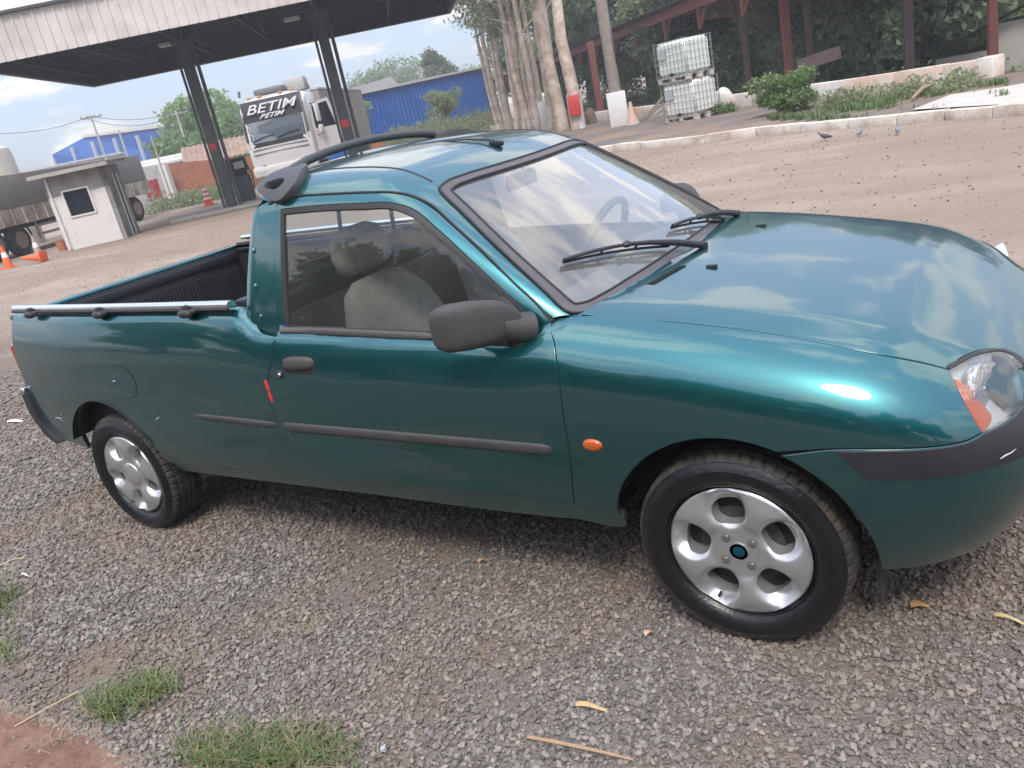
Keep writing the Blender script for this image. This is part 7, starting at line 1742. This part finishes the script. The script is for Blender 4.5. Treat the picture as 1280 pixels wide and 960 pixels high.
md = gv.modifiers.new('scatter', 'NODES'); md.node_group = ng
# ---- grass tufts in front
def tuft(cells, n, h, seed, label, drym=.25):
    rr_ = np.random.default_rng(seed); P = []
    for _ in range(n):
        c = cells[int(rr_.integers(len(cells)))]; q = gp(c[0]+rr_.normal()*c[2], c[1]+rr_.normal()*c[3]); P.append((q.x, q.y, .003))
    P = np.array(P); nd = int(n*drym); o = empty('grass_tuft', (float(P[:, 0].mean()), float(P[:, 1].mean()), 0)); tag(o, label, 'grass', 'grass tufts in the gravel')
    V, F_ = blades(P[nd:], h*.62, .0046, seed, 1.5); link_me = blade_mesh('green_blades', V, F_, GRS); g = bpy.data.objects.new('green_blades', link_me); link(g, o); g['kind'] = 'stuff'
    V, F_ = blades(P[:nd], h*.5, .0036, seed+1, 2.4); g = bpy.data.objects.new('dry_blades', blade_mesh('dry_blades', V, F_, GRSD)); link(g, o); g['kind'] = 'stuff'
tuft([(160, 878, 22, 8), (195, 862, 12, 7), (140, 890, 14, 7)], 700, .075, 201, 'bright green grass tuft in the gravel at lower left', .15)
tuft([(270, 945, 25, 12), (330, 935, 35, 14), (390, 945, 28, 14), (310, 958, 30, 8)], 1700, .06, 202, 'wide half dry grass patch at the bottom edge', .42)
tuft([(10, 748, 9, 8), (-4, 760, 12, 10)], 200, .085, 203, 'grass tuft cut by the left edge above the other', .2)
tuft([(4, 815, 10, 10)], 110, .06, 204, 'small grass tuft at the left edge near the red earth', .4)
tuft([(396, 778, 7, 5), (385, 788, 6, 3)], 60, .03, 205, 'little dry straw tuft in the gravel below the door', .95)
tuft([(60, 935, 8, 5), (75, 925, 6, 4)], 40, .03, 206, 'sparse dry straw on the red earth corner', .95)
# ---- sticks, leaves, litter
STICK = mat('dry_stick', (.36, .24, .15), .8, var=.2, var_scale=30)
def stick(name, pts, r, label, m=STICK, cat='stick'):
    P = [gp(x, y)+Vector((0, 0, z)) for x, y, z in pts]; o = MB().tube(P, r, 6).build(name, m); tag(o, label, cat); return o
stick('dry_stick', [(661, 928, .018), (700, 936, .020), (745, 945, .018), (793, 956, .016)], [.0045, .005, .0045, .003], 'long brown stick lying on the gravel at the bottom')
stick('straw_stalk', [(20, 912, .012), (60, 892, .02), (100, 868, .012)], .0022, 'pale straw stalk by the red earth corner', mat('straw', (.5, .40, .24), .8))
stick('straw_stalk', [(0, 710, .012), (20, 703, .02), (32, 700, .012)], .003, 'pale straw stalk at the left edge of the gravel', MATS['straw'])
def leaf_piece(px, py, w, l, rz, label, c):
    p = gp(px, py); V = []; n = 7
    for i in range(n):
        t_ = i/(n-1); ww = w*math.sin(math.pi*(.08+.84*t_)); V += [((t_-.5)*l, -ww/2, .012+.010*math.sin(4*t_)), ((t_-.5)*l, 0, .017+.008*math.sin(4*t_)), ((t_-.5)*l, ww/2, .013+.012*math.sin(3*t_+1))]
    Fc = [(i*3+j, (i+1)*3+j, (i+1)*3+j+1, i*3+j+1) for i in range(n-1) for j in range(2)]
    o = mesh_obj('dry_leaf', V, Fc, mat('leaf_'+str(px), c, .8, var=.2, var_scale=60)); o.location = (p.x, p.y, .004); o.rotation_euler.z = rz; tag(o, label, 'leaf', 'dry leaves on the gravel')
leaf_piece(740, 890, .018, .085, .2, 'curled tan dry leaf on the gravel right of bottom centre', (.50, .33, .17))
leaf_piece(1150, 763, .03, .05, .5, 'rust brown dry leaf below the front bumper', (.36, .19, .08)); leaf_piece(812, 797, .02, .035, 1.2, 'small pinkish dry leaf left of the front tyre', (.50, .32, .22))
leaf_piece(1265, 782, .012, .08, -.2, 'narrow yellowish dry leaf at the right edge', (.5, .38, .2)); leaf_piece(20, 529, .05, .16, .3, 'white scrap lying behind the rear wheel', (.7, .68, .64)); leaf_piece(33, 723, .012, .035, .4, 'tiny white scrap at the left of the gravel', (.7, .68, .66)); leaf_piece(604, 706, .015, .03, 1.0, 'small orange dry leaf in the car shadow', (.45, .22, .1))
p = gp(482, 941); bm = bmesh.new(); bmesh.ops.create_icosphere(bm, subdivisions=2, radius=.010)
[v.co.__imul__(1+.25*math.sin(v.co.x*400+v.co.y*300)) for v in bm.verts]; me = bpy.data.meshes.new('quartz_pebble'); bm.to_mesh(me); bm.free(); me.materials.append(mat('white_quartz', (.40, .41, .43), .6)); o = bpy.data.objects.new('quartz_pebble', me); COL.objects.link(o); o.location = (p.x, p.y, .014); o.scale = (.9, 1, 1.1); tag(o, 'single pale quartz pebble near the bottom grass patch', 'pebble')
